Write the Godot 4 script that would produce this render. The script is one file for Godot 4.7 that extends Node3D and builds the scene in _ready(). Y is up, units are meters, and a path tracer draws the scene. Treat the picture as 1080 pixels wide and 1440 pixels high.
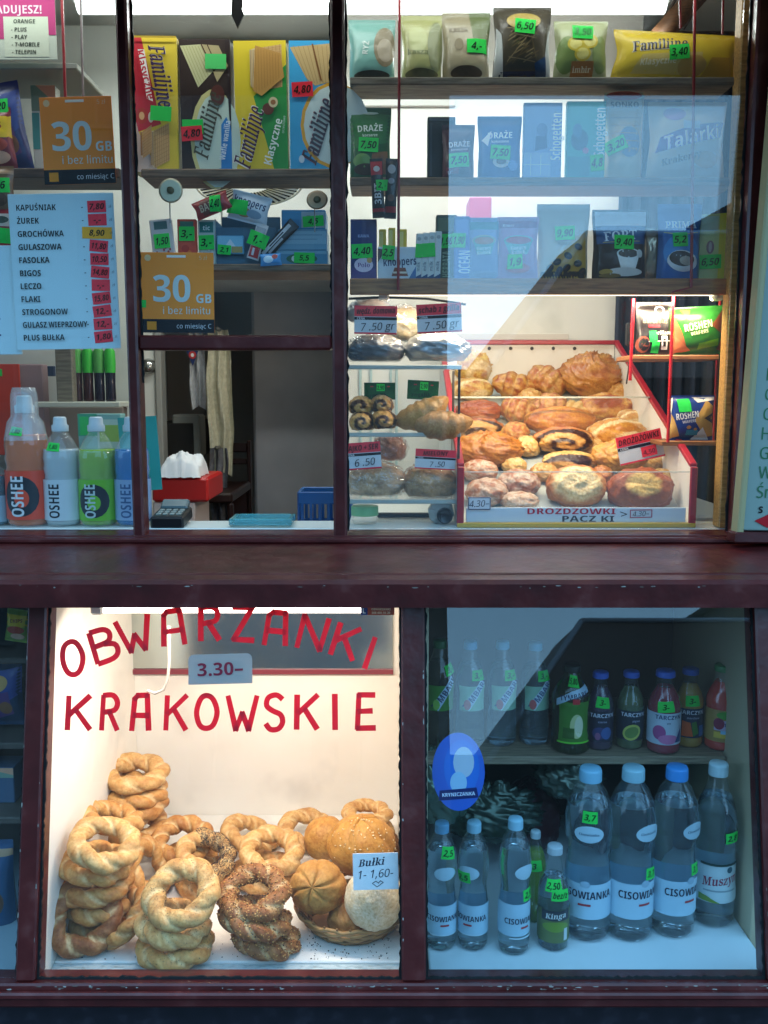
extends Node3D
# A street kiosk window at dusk. World: y up, metres, the upper window glass is the plane z = 0.

const FOCAL := 1300.0
const PITCH := 7.3
const EYE := Vector3(0.0, 1.6, 1.75)
const COUNTER := 1.3375
const CASE_FLOOR := 0.65
const TILT := 12.4            # the lower windows lean out at their foot

var used := {}
var mats := {}

var tray_point := Vector3(0, 1.345, -0.06)
var tray_normal := Vector3(0, 0.62, 0.262).normalized()
var low_point := Vector3(0, 1.258, 0.262)
var low_normal := Vector3(0, sin(deg_to_rad(TILT)), cos(deg_to_rad(TILT)))


# ---------------------------------------------------------------- mesh builder
class MB:
	var v := PackedVector3Array()
	var n := PackedVector3Array()
	var c := PackedColorArray()
	var idx := PackedInt32Array()
	var col := Color.WHITE

	func tri(a: Vector3, b: Vector3, d: Vector3, hint := Vector3.ZERO):
		var m := (b - a).cross(d - a)
		if m.length_squared() < 1e-18: return
		m = m.normalized()
		if hint != Vector3.ZERO and m.dot(hint) < 0:
			var t := b; b = d; d = t; m = -m
		var k := v.size()
		v.append_array([a, b, d]); n.append_array([m, m, m]); c.append_array([col, col, col])
		idx.append_array([k, k + 2, k + 1])

	func quad(a, b, d, e, hint := Vector3.ZERO):
		tri(a, b, d, hint); tri(a, d, e, hint)

	func box(at: Vector3, s: Vector3, bev := 0.0, turn := Basis()):
		var h := s * 0.5
		bev = minf(bev, minf(h.x, minf(h.y, h.z)) * 0.9)
		if bev <= 0.0: bev = minf(h.x, minf(h.y, h.z)) * 0.02
		var f := func(sx, sy, sz, ax) -> Vector3:
			var p := Vector3((h.x - (0.0 if ax == 0 else bev)) * sx, (h.y - (0.0 if ax == 1 else bev)) * sy, (h.z - (0.0 if ax == 2 else bev)) * sz)
			return at + turn * p
		for s1 in [-1, 1]:
			quad(f.call(s1, -1, -1, 0), f.call(s1, 1, -1, 0), f.call(s1, 1, 1, 0), f.call(s1, -1, 1, 0), turn * Vector3(s1, 0, 0))
			quad(f.call(-1, s1, -1, 1), f.call(1, s1, -1, 1), f.call(1, s1, 1, 1), f.call(-1, s1, 1, 1), turn * Vector3(0, s1, 0))
			quad(f.call(-1, -1, s1, 2), f.call(1, -1, s1, 2), f.call(1, 1, s1, 2), f.call(-1, 1, s1, 2), turn * Vector3(0, 0, s1))
			for s2 in [-1, 1]:
				quad(f.call(s1, s2, -1, 0), f.call(s1, s2, 1, 0), f.call(s1, s2, 1, 1), f.call(s1, s2, -1, 1), turn * Vector3(s1, s2, 0))
				quad(f.call(s1, -1, s2, 0), f.call(s1, 1, s2, 0), f.call(s1, 1, s2, 2), f.call(s1, -1, s2, 2), turn * Vector3(s1, 0, s2))
				quad(f.call(-1, s1, s2, 1), f.call(1, s1, s2, 1), f.call(1, s1, s2, 2), f.call(-1, s1, s2, 2), turn * Vector3(0, s1, s2))
				for s3 in [-1, 1]:
					tri(f.call(s1, s2, s3, 0), f.call(s1, s2, s3, 1), f.call(s1, s2, s3, 2), turn * Vector3(s1, s2, s3))

	# smooth sheet through rows of points; closed shapes turn outwards by themselves
	func grid(rows: Array, close_u := false, close_v := false, cols: Array = [], flip := false, auto := true):
		var nr := rows.size()
		var nc: int = rows[0].size()
		var nn := PackedVector3Array(); nn.resize(nr * nc)
		var mid := Vector3.ZERO
		for r in rows:
			for p in r: mid += p
		mid /= float(nr * nc)
		var faces := PackedInt32Array()
		var vol := 0.0
		for i in (nr if close_v else nr - 1):
			var i2 := (i + 1) % nr
			for j in (nc if close_u else nc - 1):
				var j2 := (j + 1) % nc
				for t in [[i, j, i, j2, i2, j2], [i, j, i2, j2, i2, j]]:
					var a: Vector3 = rows[t[0]][t[1]]; var b: Vector3 = rows[t[2]][t[3]]; var d: Vector3 = rows[t[4]][t[5]]
					var m := (b - a).cross(d - a)
					vol += m.dot(a - mid)
					var ia: int = t[0] * nc + t[1]; var ib: int = t[2] * nc + t[3]; var ic: int = t[4] * nc + t[5]
					nn[ia] += m; nn[ib] += m; nn[ic] += m
					if m.length_squared() > 1e-20: faces.append_array([ia, ib, ic])
		var turn := (vol < 0) if auto else flip
		var k := v.size()
		for i in nr:
			for j in nc:
				var m := nn[i * nc + j].normalized()
				v.append(rows[i][j]); n.append(-m if turn else m)
				c.append(cols[i][j] if cols else col)
		for q in range(0, faces.size(), 3):
			if turn: idx.append_array([k + faces[q], k + faces[q + 1], k + faces[q + 2]])
			else: idx.append_array([k + faces[q], k + faces[q + 2], k + faces[q + 1]])

	func lathe(prof: Array, seg := 28, at := Vector3.ZERO, turn := Basis()):   # prof: Vector2(radius, height)
		var rows := []
		for p in prof:
			var r := PackedVector3Array()
			for j in seg:
				var a := TAU * j / seg
				r.append(at + turn * Vector3(maxf(p.x, 1e-5) * sin(a), p.y, maxf(p.x, 1e-5) * cos(a)))
			rows.append(r)
		grid(rows, true)

	func tube(pts: Array, rad: float, seg := 8, close := false, rads: Array = []):
		var rows := []
		var m := pts.size()
		var up := Vector3(0.13, 0.97, 0.21)
		for i in m:
			var a: Vector3 = pts[(i - 1 + m) % m] if close else pts[maxi(i - 1, 0)]
			var b: Vector3 = pts[(i + 1) % m] if close else pts[mini(i + 1, m - 1)]
			var t := (b - a).normalized()
			if absf(t.dot(up)) > 0.95: up = Vector3(0.9, 0.1, 0.3)
			var x := t.cross(up).normalized()
			var y := x.cross(t)
			up = y
			var rr: float = rads[i] if rads else rad
			var r := PackedVector3Array()
			for j in seg:
				var g := TAU * j / seg
				r.append(pts[i] + (x * cos(g) + y * sin(g)) * rr)
			rows.append(r)
		if not close:
			var lo := PackedVector3Array(); var hi := PackedVector3Array()
			for j in seg: lo.append(pts[0]); hi.append(pts[m - 1])
			rows.push_front(lo); rows.append(hi)
		grid(rows, true, close)

	func ellipsoid(at: Vector3, s: Vector3, seg := 12, rings := 8):
		var rows := []
		for i in rings + 1:
			var p := PI * i / rings
			var r := PackedVector3Array()
			for j in seg:
				var a := TAU * j / seg
				r.append(at + Vector3(s.x * sin(p) * sin(a), s.y * cos(p), s.z * sin(p) * cos(a)))
			rows.append(r)
		grid(rows, true)

	func mesh() -> ArrayMesh:
		var a := []
		a.resize(Mesh.ARRAY_MAX)
		a[Mesh.ARRAY_VERTEX] = v; a[Mesh.ARRAY_NORMAL] = n; a[Mesh.ARRAY_COLOR] = c; a[Mesh.ARRAY_INDEX] = idx
		var m := ArrayMesh.new()
		m.add_surface_from_arrays(Mesh.PRIMITIVE_TRIANGLES, a)
		return m


# ---------------------------------------------------------------- the face of a pack: where print is laid on
class FaceShape:
	var kind := 0            # 0 flat, 1 pillow bag, 2 standing bag, 3 turned (bottle)
	var w := 0.1
	var h := 0.1
	var d := 0.02
	var prof := []           # kind 3: Vector2(radius, height)
	var noise := FastNoiseLite.new()
	var amp := 0.0016

	func rad(y: float) -> float:
		for i in prof.size() - 1:
			if y <= prof[i + 1].y:
				var t: float = clampf((y - prof[i].y) / maxf(prof[i + 1].y - prof[i].y, 1e-6), 0, 1)
				return lerpf(prof[i].x, prof[i + 1].x, t)
		return prof[-1].x

	func p(u: float, y: float, off := 0.0, side := 1.0) -> Vector3:
		if kind == 0: return Vector3(u, y, d * 0.5 + off)
		if kind == 3:
			var a := u / (w * 0.5)
			var r := rad(y) + off
			return Vector3(r * sin(a), y, r * cos(a))
		var s := clampf(2.0 * u / w, -1, 1)
		var t := clampf(y / h, 0, 1)
		var b := pow(maxf(sin(PI * clampf((t - 0.07) / 0.86, 0, 1)), 0.0), 0.5)
		if kind == 2:
			var tt := clampf((t - 0.02) / 0.9, 0, 1)
			b = clampf(pow(maxf(1.0 - tt, 0.0), 0.6) * 1.25, 0, 1) * (0.72 + 0.28 * minf(1.0, tt * 6.0))
		var a2 := pow(maxf(1.0 - pow(absf(s), 2.8), 0.0), 0.55)
		var z := d * 0.5 * a2 * b
		var cr := noise.get_noise_3d(u * 900.0, y * 900.0, side * 40.0) * amp * (0.35 + b)
		cr += noise.get_noise_3d(u * 2600.0, y * 500.0, side * 40.0 + 9.0) * amp * 0.5 * (1.0 - b * 0.6)
		return Vector3(u * (1.0 - 0.05 * b + 0.02 * sin(t * 9.0)), y, side * (z + 0.0004) + cr * (0.2 + 0.8 * a2) + off * side)

	func nrm(u: float, y: float) -> Vector3:
		if kind == 0: return Vector3(0, 0, 1)
		var e := 0.0012
		var m := (p(u + e, y) - p(u - e, y)).cross(p(u, y + e) - p(u, y - e)).normalized()
		return m if m.z >= 0 or kind == 3 else -m


class Pr:   # print: coloured shapes laid on a FaceShape, each a hair above the one before
	static var glyphs := {}
	var s: FaceShape
	var mb := MB.new()
	var lay := 0.00035
	var step := 0.00012
	var fine := 0.008

	func _init(skin: FaceShape): s = skin
	func m(x: float, y: float) -> Vector2: return Vector2((x - 0.5) * s.w, y * s.h)

	func put(a: Vector2, b: Vector2, d: Vector2, col: Color, deep := 0):
		if s.kind != 0 and deep < 7:
			var e := [a.distance_to(b), b.distance_to(d), d.distance_to(a)]
			var most: float = e.max()
			if most > fine:
				if e[0] == most: put(a, (a + b) / 2, d, col, deep + 1); put((a + b) / 2, b, d, col, deep + 1)
				elif e[1] == most: put(a, b, (b + d) / 2, col, deep + 1); put(a, (b + d) / 2, d, col, deep + 1)
				else: put(a, b, (d + a) / 2, col, deep + 1); put((d + a) / 2, b, d, col, deep + 1)
				return
		if (b - a).cross(d - a) < 0:
			var t := b; b = d; d = t
		var k := mb.v.size()
		for q in [a, b, d]:
			mb.v.append(s.p(q.x, q.y, lay)); mb.n.append(s.nrm(q.x, q.y)); mb.c.append(col)
		mb.idx.append_array([k, k + 2, k + 1])

	func raw(pts: PackedVector2Array, col: Color):
		var ix := Geometry2D.triangulate_polygon(pts)
		for i in range(0, ix.size(), 3): put(pts[ix[i]], pts[ix[i + 1]], pts[ix[i + 2]], col)
		lay += step

	func poly(pts: Array, hex: String):
		var q := PackedVector2Array()
		for i in range(0, pts.size(), 2): q.append(m(pts[i], pts[i + 1]))
		raw(q, Color(hex).srgb_to_linear())

	func rect(x0, y0, x1, y1, hex: String): poly([x0, y0, x1, y0, x1, y1, x0, y1], hex)

	func ell(cx, cy, rx, ry, hex: String, turn := 0.0, seg := 18):
		var q := PackedVector2Array()
		var o := m(cx, cy)
		for i in seg:
			var a := TAU * i / seg
			q.append(o + Vector2(cos(a) * rx * s.w, sin(a) * ry * s.h).rotated(deg_to_rad(turn)))
		raw(q, Color(hex).srgb_to_linear())

	func line(pts: Array, width: float, hex: String):   # width in metres
		for i in range(0, pts.size() - 2, 2):
			var a := m(pts[i], pts[i + 1]); var b := m(pts[i + 2], pts[i + 3])
			var t := (b - a).normalized() * width * 0.5
			var o := t.orthogonal()
			raw(PackedVector2Array([a - t * 0.5 + o, b + t * 0.5 + o, b + t * 0.5 - o, a - t * 0.5 - o]), Color(hex).srgb_to_linear())

	# hh: height of a capital as a share of the face's height; font 0 bold, 1 regular, 2 serif bold
	func text(what: String, cx, cy, hh: float, hex: String, turn := 0.0, font := 0, most := 0.96, shear := 0.0, align := 0, wide := 1.0):
		var g: PackedVector2Array = Pr.letters(what, font)
		var lo := Vector2(1e9, 1e9); var hi := -lo
		for q in g: lo = lo.min(q); hi = hi.max(q)
		var k := hh * s.h
		var kx := k * wide
		var room: float = most * (s.w if absf(turn) < 45 else s.h)
		if (hi.x - lo.x) * kx > room: kx = room / (hi.x - lo.x)
		var mid := Vector2((lo.x + hi.x) / 2 if align == 0 else lo.x, 0.5)
		var o := m(cx, cy)
		var col := Color(hex).srgb_to_linear()
		var r := deg_to_rad(turn)
		for i in range(0, g.size(), 3):
			var t := []
			for j in 3:
				var q := g[i + j] - mid
				t.append(o + Vector2(q.x * kx + q.y * k * shear, q.y * k).rotated(r))
			put(t[0], t[1], t[2], col)
		lay += step

	static func letters(what: String, font: int) -> PackedVector2Array:
		var key := what + str(font)
		if not glyphs.has(key):
			var f := SystemFont.new()
			f.font_names = PackedStringArray(["Droid Serif" if font == 2 else "Droid Sans"])
			f.font_weight = 400 if font == 1 else 700
			var t := TextMesh.new()
			t.font = f; t.font_size = 64; t.pixel_size = 1.0 / 46.0; t.depth = 0.0; t.curve_step = 2.5; t.text = what
			t.vertical_alignment = VERTICAL_ALIGNMENT_BOTTOM; t.horizontal_alignment = HORIZONTAL_ALIGNMENT_LEFT
			var a := t.get_mesh_arrays()
			var q := PackedVector2Array()
			var base := 0.0
			# the height of a capital and the baseline are read from an H set the same way
			var ref := TextMesh.new()
			ref.font = f; ref.font_size = 64; ref.pixel_size = 1.0 / 46.0; ref.depth = 0.0; ref.text = "H"
			ref.vertical_alignment = VERTICAL_ALIGNMENT_BOTTOM; ref.horizontal_alignment = HORIZONTAL_ALIGNMENT_LEFT
			var lo := 1e9; var hi := -1e9
			for p in ref.get_mesh_arrays()[Mesh.ARRAY_VERTEX]: lo = minf(lo, p.y); hi = maxf(hi, p.y)
			base = lo
			for i in a[Mesh.ARRAY_INDEX]:
				var p: Vector3 = a[Mesh.ARRAY_VERTEX][i]
				q.append(Vector2(p.x / (hi - lo), (p.y - base) / (hi - lo)))
			glyphs[key] = q
		return glyphs[key]


# ---------------------------------------------------------------- helpers
func ray(px: float, py: float) -> Vector3:
	return Basis(Vector3.RIGHT, deg_to_rad(-PITCH)) * Vector3((px - 540.0) / FOCAL, (720.0 - py) / FOCAL, -1.0)

func at(px: float, py: float, z: float) -> Vector3:
	var d := ray(px, py)
	return EYE + d * ((z - EYE.z) / d.z)

func on_y(px: float, py: float, y: float) -> Vector3:
	var d := ray(px, py)
	return EYE + d * ((y - EYE.y) / d.y)

func on_plane(px: float, py: float, o: Vector3, m: Vector3) -> Vector3:
	var d := ray(px, py)
	return EYE + d * ((o - EYE).dot(m) / d.dot(m))

func per_px(p: Vector3) -> float:   # metres one pixel of the photograph spans at p
	return (p - EYE).dot(Basis(Vector3.RIGHT, deg_to_rad(-PITCH)) * Vector3(0, 0, -1)) / FOCAL

func numbered(called: String) -> String:
	var k: int = used.get(called, 0)
	used[called] = k + 1
	return called if k == 0 else "%s_%03d" % [called, k]

func thing(called: String, label: String, category: String, pos := Vector3.ZERO, group := "") -> Node3D:
	var o := Node3D.new()
	o.name = numbered(called)
	add_child(o)
	o.position = pos
	o.set_meta("label", label); o.set_meta("category", category)
	if group: o.set_meta("group", group)
	return o

func part(parent: Node, called: String, mb: MB, m: Material) -> MeshInstance3D:
	var o := MeshInstance3D.new()
	o.name = called
	o.mesh = mb.mesh()
	o.material_override = m
	parent.add_child(o, true)
	return o

func lin(hex: String) -> Color: return Color(hex).srgb_to_linear()

func mat(hex: String, rough := 0.6, metal := 0.0, spec := 0.5) -> StandardMaterial3D:
	var key := "%s %.3f %.3f %.3f" % [hex, rough, metal, spec]
	if not mats.has(key):
		var m := StandardMaterial3D.new()
		m.albedo_color = Color(hex); m.roughness = rough; m.metallic = metal; m.metallic_specular = spec
		mats[key] = m
	return mats[key]

func tex(freq: float, oct: int, sd: int, cols: Array, size := 512, kind := FastNoiseLite.TYPE_SIMPLEX_SMOOTH) -> NoiseTexture2D:
	var nz := FastNoiseLite.new()
	nz.noise_type = kind; nz.frequency = freq; nz.fractal_octaves = oct; nz.seed = sd
	var t := NoiseTexture2D.new()
	t.width = size; t.height = size; t.seamless = true; t.noise = nz
	if cols:
		var g := Gradient.new()
		var offs := PackedFloat32Array(); var cc := PackedColorArray()
		for i in range(0, cols.size(), 2): offs.append(cols[i]); cc.append(Color(cols[i + 1]))
		g.offsets = offs; g.colors = cc
		t.color_ramp = g
	return t

func bump(freq: float, oct: int, sd: int, strength := 4.0, size := 512) -> NoiseTexture2D:
	var t := tex(freq, oct, sd, [], size)
	t.as_normal_map = true; t.bump_strength = strength
	return t

func worked(key: String, color_tex, scale: Vector3, rough: float, normal_tex = null, nscale := 1.0, spec := 0.5, world := true, tint := "ffffff") -> StandardMaterial3D:
	if mats.has(key): return mats[key]
	var m := StandardMaterial3D.new()
	m.albedo_color = Color(tint)
	if color_tex: m.albedo_texture = color_tex
	m.roughness = rough; m.metallic_specular = spec
	m.uv1_triplanar = true; m.uv1_world_triplanar = world; m.uv1_scale = scale
	if normal_tex:
		m.normal_enabled = true; m.normal_texture = normal_tex; m.normal_scale = nscale
	mats[key] = m
	return m

func vmat(key: String, rough: float, spec := 0.5, metal := 0.0) -> StandardMaterial3D:   # takes its colour from the vertices
	if mats.has(key): return mats[key]
	var m := StandardMaterial3D.new()
	m.vertex_color_use_as_albedo = true; m.roughness = rough; m.metallic_specular = spec; m.metallic = metal
	mats[key] = m
	return m

func glass(key: String, hex: String, alpha: float, rough := 0.0, spec := 0.5) -> StandardMaterial3D:
	if mats.has(key): return mats[key]
	var m := StandardMaterial3D.new()
	m.transparency = BaseMaterial3D.TRANSPARENCY_ALPHA
	m.albedo_color = Color(Color(hex), alpha); m.roughness = rough; m.metallic_specular = spec
	mats[key] = m
	return m

func liquid(key: String, hex: String, alpha: float, ior := 0.033) -> StandardMaterial3D:
	if mats.has(key): return mats[key]
	var m := StandardMaterial3D.new()
	m.refraction_enabled = true; m.refraction_scale = ior
	m.albedo_color = Color(Color(hex), alpha); m.roughness = 0.02
	mats[key] = m
	return m

func boxpart(parent: Node, called: String, lo: Vector3, hi: Vector3, m: Material, bev := 0.002) -> MeshInstance3D:
	var mb := MB.new()
	mb.box((lo + hi) / 2 - (parent.position if parent != self else Vector3.ZERO), (hi - lo).abs(), bev)
	return part(parent, called, mb, m)

func sticker(parent: Node, s: FaceShape, cx: float, cy: float, what: String, hex := "2ccf50", wide := 0.036, high := 0.025, turn := 0.0, lift := 0.0012):
	var p := Pr.new(s)
	p.lay = lift
	turn += float(hash(what + str(cx) + str(cy) + str(parent.name)) % 13 - 6)
	var o := p.m(cx, cy)
	var q := PackedVector2Array()
	for k in [Vector2(-0.5, -0.5), Vector2(0.5, -0.5), Vector2(0.5, 0.5), Vector2(-0.5, 0.5)]:
		q.append(o + Vector2(k.x * wide, k.y * high).rotated(deg_to_rad(turn)))
	p.raw(q, Color(hex).srgb_to_linear())
	p.lay += 0.0003
	if what: p.text(what, cx, cy, 0.5 * high / s.h, "0c1812", turn, 0, 0.80 * wide / s.w, 0.2)
	part(parent, "price_sticker", p.mb, vmat("paper print", 0.75, 0.3))

# a pack standing or lying with its face to the street; x0..y1 is its outline in the photograph at depth z (its front)
func pack(kind: String, called: String, label: String, cat: String, r: Array, z: float, depth: float, base, hex: String, art_key: String, o := {}) -> Node3D:
	var c := at((r[0] + r[2]) / 2.0, r[3], z)
	var y0: float = c.y if base == null else base
	var k := per_px(at((r[0] + r[2]) / 2.0, (r[1] + r[3]) / 2.0, z))
	var s := FaceShape.new()
	s.w = (r[2] - r[0]) * k
	s.h = at((r[0] + r[2]) / 2.0, r[1], z).y - y0
	s.d = depth
	s.noise.seed = hash(label) % 9973
	s.noise.frequency = 0.02
	s.kind = {"box": 0, "bag": 1, "stand": 2}[kind]
	s.amp = o.get("amp", 0.0022)
	var t := thing(called, label, cat, Vector3(c.x, y0, z - depth * (0.5 if kind == "box" else 0.42)), o.get("group", ""))
	t.rotation_degrees = Vector3(o.get("lean", 0.0), o.get("yaw", 0.0), o.get("roll", 0.0))
	var mb := MB.new()
	if kind == "box":
		mb.box(Vector3(0, s.h / 2, 0), Vector3(s.w, s.h, s.d), 0.0015)
	else:
		for side in [1.0, -1.0]:
			var rows := []
			for i in 27:
				var row := PackedVector3Array()
				for j in 19: row.append(s.p((j / 18.0 - 0.5) * s.w, s.h * i / 26.0, 0.0, side))
				rows.append(row)
			mb.grid(rows, false, false, [], side < 0, false)
	part(t, "carton" if kind == "box" else "pouch", mb, mat(hex, o.get("rough", 0.45 if kind == "box" else 0.3), o.get("metal", 0.0)))
	var p := Pr.new(s)
	if kind != "box": p.fine = 0.007; p.lay = 0.0006; p.step = 0.00016
	art(art_key, p)
	if p.mb.v.size(): part(t, "print", p.mb, vmat("pack print %s" % o.get("matt", false), 0.7 if o.get("matt", false) else 0.38, 0.5))
	var lift := p.lay + 0.0012
	for q in o.get("tags", []):
		sticker(t, s, q[0], q[1], q[2], q[3] if q.size() > 3 else "2ccf50", o.get("tag_w", 0.040), o.get("tag_h", 0.027), q[4] if q.size() > 4 else 0.0, lift)
		lift += 0.0008
	return t


# ---------------------------------------------------------------- the place
func _ready():
	var cam := Camera3D.new()
	cam.name = "camera"
	add_child(cam)
	cam.position = EYE
	cam.rotation_degrees = Vector3(-PITCH, 0, 0)
	cam.fov = rad_to_deg(2.0 * atan(720.0 / FOCAL))
	cam.near = 0.05; cam.far = 300.0
	cam.current = true
	var we := WorldEnvironment.new()
	we.name = "environment"
	var e := Environment.new()
	e.background_mode = Environment.BG_SKY
	var sk := ProceduralSkyMaterial.new()
	sk.sky_top_color = Color(0.20, 0.47, 0.76).linear_to_srgb()
	sk.sky_horizon_color = Color(0.30, 0.59, 0.87).linear_to_srgb()
	sk.sky_curve = 0.12
	sk.ground_bottom_color = Color(0.03, 0.035, 0.05).linear_to_srgb()
	sk.ground_horizon_color = Color(0.10, 0.12, 0.16).linear_to_srgb()
	sk.sun_angle_max = 1.0
	sk.energy_multiplier = 3.8
	e.sky = Sky.new()
	e.sky.sky_material = sk
	e.tonemap_mode = Environment.TONE_MAPPER_LINEAR
	e.tonemap_exposure = 1.0
	e.sdfgi_enabled = true; e.ssao_enabled = true; e.ssil_enabled = true
	we.environment = e
	add_child(we)
	var sun := DirectionalLight3D.new()
	sun.name = "sun"
	sun.light_energy = 0.15
	sun.light_angular_distance = 20.0
	sun.light_color = Color(0.85, 0.92, 1.0)
	sun.shadow_enabled = true
	sun.rotation_degrees = Vector3(-24, 140, 0)    # low, behind the kiosk
	add_child(sun)

	surroundings()
	kiosk()
	room()
	shelf_boards()
	lamps()
	print("structure done")
	left_pane()
	middle_pane()
	right_pane()
	print("packs done")
	sandwiches()
	pastry_tray()
	print("pastry done")
	ring_case()
	print("rings done")
	drinks_case()
	dark_case()


func paint() -> StandardMaterial3D:   # old maroon gloss paint
	return worked("paint", tex(0.012, 5, 3, [0.0, "3f1412", 0.45, "501817", 0.7, "5a1f1d", 1.0, "71403c"]), Vector3(1.6, 1.6, 1.6), 0.34, bump(0.02, 4, 8, 2.0), 0.5, 0.5)

func wood(key := "shelf wood", a := "5a4535", b := "8a6d52") -> StandardMaterial3D:
	return worked(key, tex(0.02, 5, 5, [0.15, a, 0.5, Color(a).lerp(Color(b), 0.6).to_html(false), 0.85, b]), Vector3(1.2, 14, 14), 0.55, bump(0.03, 4, 12, 2.0), 0.35)

func white_board(key := "white board", hex := "e6e6e0") -> StandardMaterial3D:
	return worked(key, tex(0.006, 5, 21, [0.0, Color(hex).darkened(0.10).to_html(false), 0.4, hex, 1.0, Color(hex).lightened(0.2).to_html(false)]), Vector3(1.1, 1.1, 1.1), 0.5, bump(0.02, 3, 4, 1.5), 0.25)

func surroundings():
	var g := MB.new()
	g.quad(Vector3(-60, 0, -40), Vector3(60, 0, -40), Vector3(60, 0, 80), Vector3(-60, 0, 80), Vector3.UP)
	var go := part(self, "ground", g, worked("asphalt", tex(0.05, 5, 31, [0.2, "2e2f32", 0.6, "3f4043", 1.0, "55554f"]), Vector3(0.8, 0.8, 0.8), 0.9, bump(0.08, 3, 9, 3.0), 0.6))
	go.set_meta("kind", "structure"); go.set_meta("label", "dark asphalt ground round the kiosk")
	# a tall dark block across the street: it keeps the sky off the windows beside the hatch
	var b := thing("apartment_building", "tall dark apartment block across the street from the kiosk", "building", Vector3(-10.0, 0, 24.0))
	boxpart(b, "wall", Vector3(-22.0, 0, 20.0), Vector3(1.47, 13.5, 30.0), worked("dark render", tex(0.01, 4, 41, [0.0, "5c544d", 1.0, "7a7067"]), Vector3(0.2, 0.2, 0.2), 0.9), 0.02)
	boxpart(b, "roof", Vector3(-22.4, 13.5, 19.6), Vector3(1.52, 13.9, 30.4), mat("241f1f", 0.8), 0.02)
	for fl in 4:
		for k in 8:
			var x := -20.6 + k * 2.7
			var w := boxpart(b, "window", Vector3(x, 1.3 + fl * 3.1, 19.93), Vector3(x + 1.3, 3.0 + fl * 3.1, 19.99), mat("5a5550", 0.6), 0.01)
			for q in 2:
				var mb := MB.new()
				mb.box(Vector3(x + 0.36 + q * 0.58, 2.15 + fl * 3.1, 19.92) - b.position, Vector3(0.50, 1.5, 0.012), 0.002)
				part(w, "pane", mb, mat("14181d", 0.1))
	# a house with a steep hipped roof beside it
	var s := thing("hipped_house", "low brown house with a steep hipped roof across the street", "house", Vector3(12.0, 0, 32.0))
	var o := s.position
	boxpart(s, "wall", Vector3(4.4, 0, 28.6), Vector3(22.0, 3.0, 37.0), mat("3a2c25", 0.8), 0.01)
	var r := MB.new()
	var e0 := [Vector3(3.1, 2.1, 27.6), Vector3(23.0, 2.1, 27.6), Vector3(23.0, 2.1, 38.0), Vector3(3.1, 2.1, 38.0)]
	var r0 := Vector3(6.75, 6.9, 30.0); var r1 := Vector3(19.5, 6.9, 30.0); var r2 := Vector3(6.75, 6.9, 35.0); var r3 := Vector3(19.5, 6.9, 35.0)
	for f in [[e0[0], e0[1], r1, r0, Vector3(0, 1, -1)], [e0[3], e0[2], r3, r2, Vector3(0, 1, 1)], [e0[0], e0[3], r2, r0, Vector3(-1, 1, 0)], [e0[1], e0[2], r3, r1, Vector3(1, 1, 0)], [r0, r1, r3, r2, Vector3.UP], [e0[0], e0[1], e0[2], e0[3], Vector3.DOWN]]:
		r.quad(f[0] - o, f[1] - o, f[2] - o, f[3] - o, f[4])
	part(s, "roof", r, mat("5a463c", 0.75))
	var trim := MB.new()
	trim.tube([r0 - o, r1 - o], 0.10, 6)
	part(s, "ridge_cap", trim, mat("8f949c", 0.5))
	var hip := MB.new()
	hip.tube([e0[0] - o, r0 - o], 0.10, 6)
	part(s, "hip_cap", hip, mat("8f949c", 0.5))
	var gw := thing("garden_wall", "dark garden wall between the apartment block and the hipped house", "wall", Vector3(3.5, 0, 28.0))
	boxpart(gw, "wall", Vector3(1.5, 0, 27.9), Vector3(5.5, 2.3, 28.1), mat("2f2824", 0.85), 0.01)
	boxpart(gw, "coping", Vector3(1.5, 2.3, 27.85), Vector3(5.5, 2.36, 28.15), mat("3f3833", 0.85), 0.01)
	# a taller block to its side
	var c := thing("brick_shed", "taller brown block beyond the hipped house", "building", Vector3(17.0, 0, 42.0))
	boxpart(c, "wall", Vector3(15.4, 0, 40.0), Vector3(27.0, 9.6, 46.0), mat("5c4841", 0.85), 0.02)
	boxpart(c, "roof", Vector3(15.2, 9.6, 39.8), Vector3(27.2, 9.9, 46.2), mat("22201f", 0.8), 0.02)
	# weeds at the foot of the kiosk
	var w := thing("weed_clump", "dark weeds growing at the foot of the kiosk below the drinks window", "plant", Vector3(0.68, 0, 0.52))
	var mb2 := MB.new()
	var rng := RandomNumberGenerator.new(); rng.seed = 5
	for i in 130:
		var a := rng.randf() * TAU
		var h := rng.randf_range(0.25, 0.60)
		var out := rng.randf_range(0.02, 0.14)
		var p := Vector3(cos(a) * out, h, sin(a) * out * 0.5)
		var q := Basis(Vector3(rng.randf() - 0.5, 1, rng.randf() - 0.5).normalized(), rng.randf() * TAU) * Basis(Vector3.RIGHT, rng.randf_range(-0.9, 0.9))
		var l := rng.randf_range(0.012, 0.026)
		mb2.tri(p, p + q * Vector3(l, l * 0.4, 0), p + q * Vector3(l * 1.2, l * 1.6, 0.004))
		mb2.tri(p, p + q * Vector3(l * 1.2, l * 1.6, 0.004), p + q * Vector3(0, l * 1.3, 0))
	part(w, "foliage", mb2, mat("2c3a20", 0.7))
	var st := MB.new()
	for i in 16:
		var a := TAU * i / 16.0
		st.tube([Vector3(0.01 * cos(a), 0, 0.01 * sin(a)), Vector3(0.06 * cos(a), 0.25, 0.04 * sin(a)), Vector3(0.12 * cos(a), 0.55, 0.06 * sin(a))], 0.003, 5)
	part(w, "stem", st, mat("3a4426", 0.8))


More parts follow.
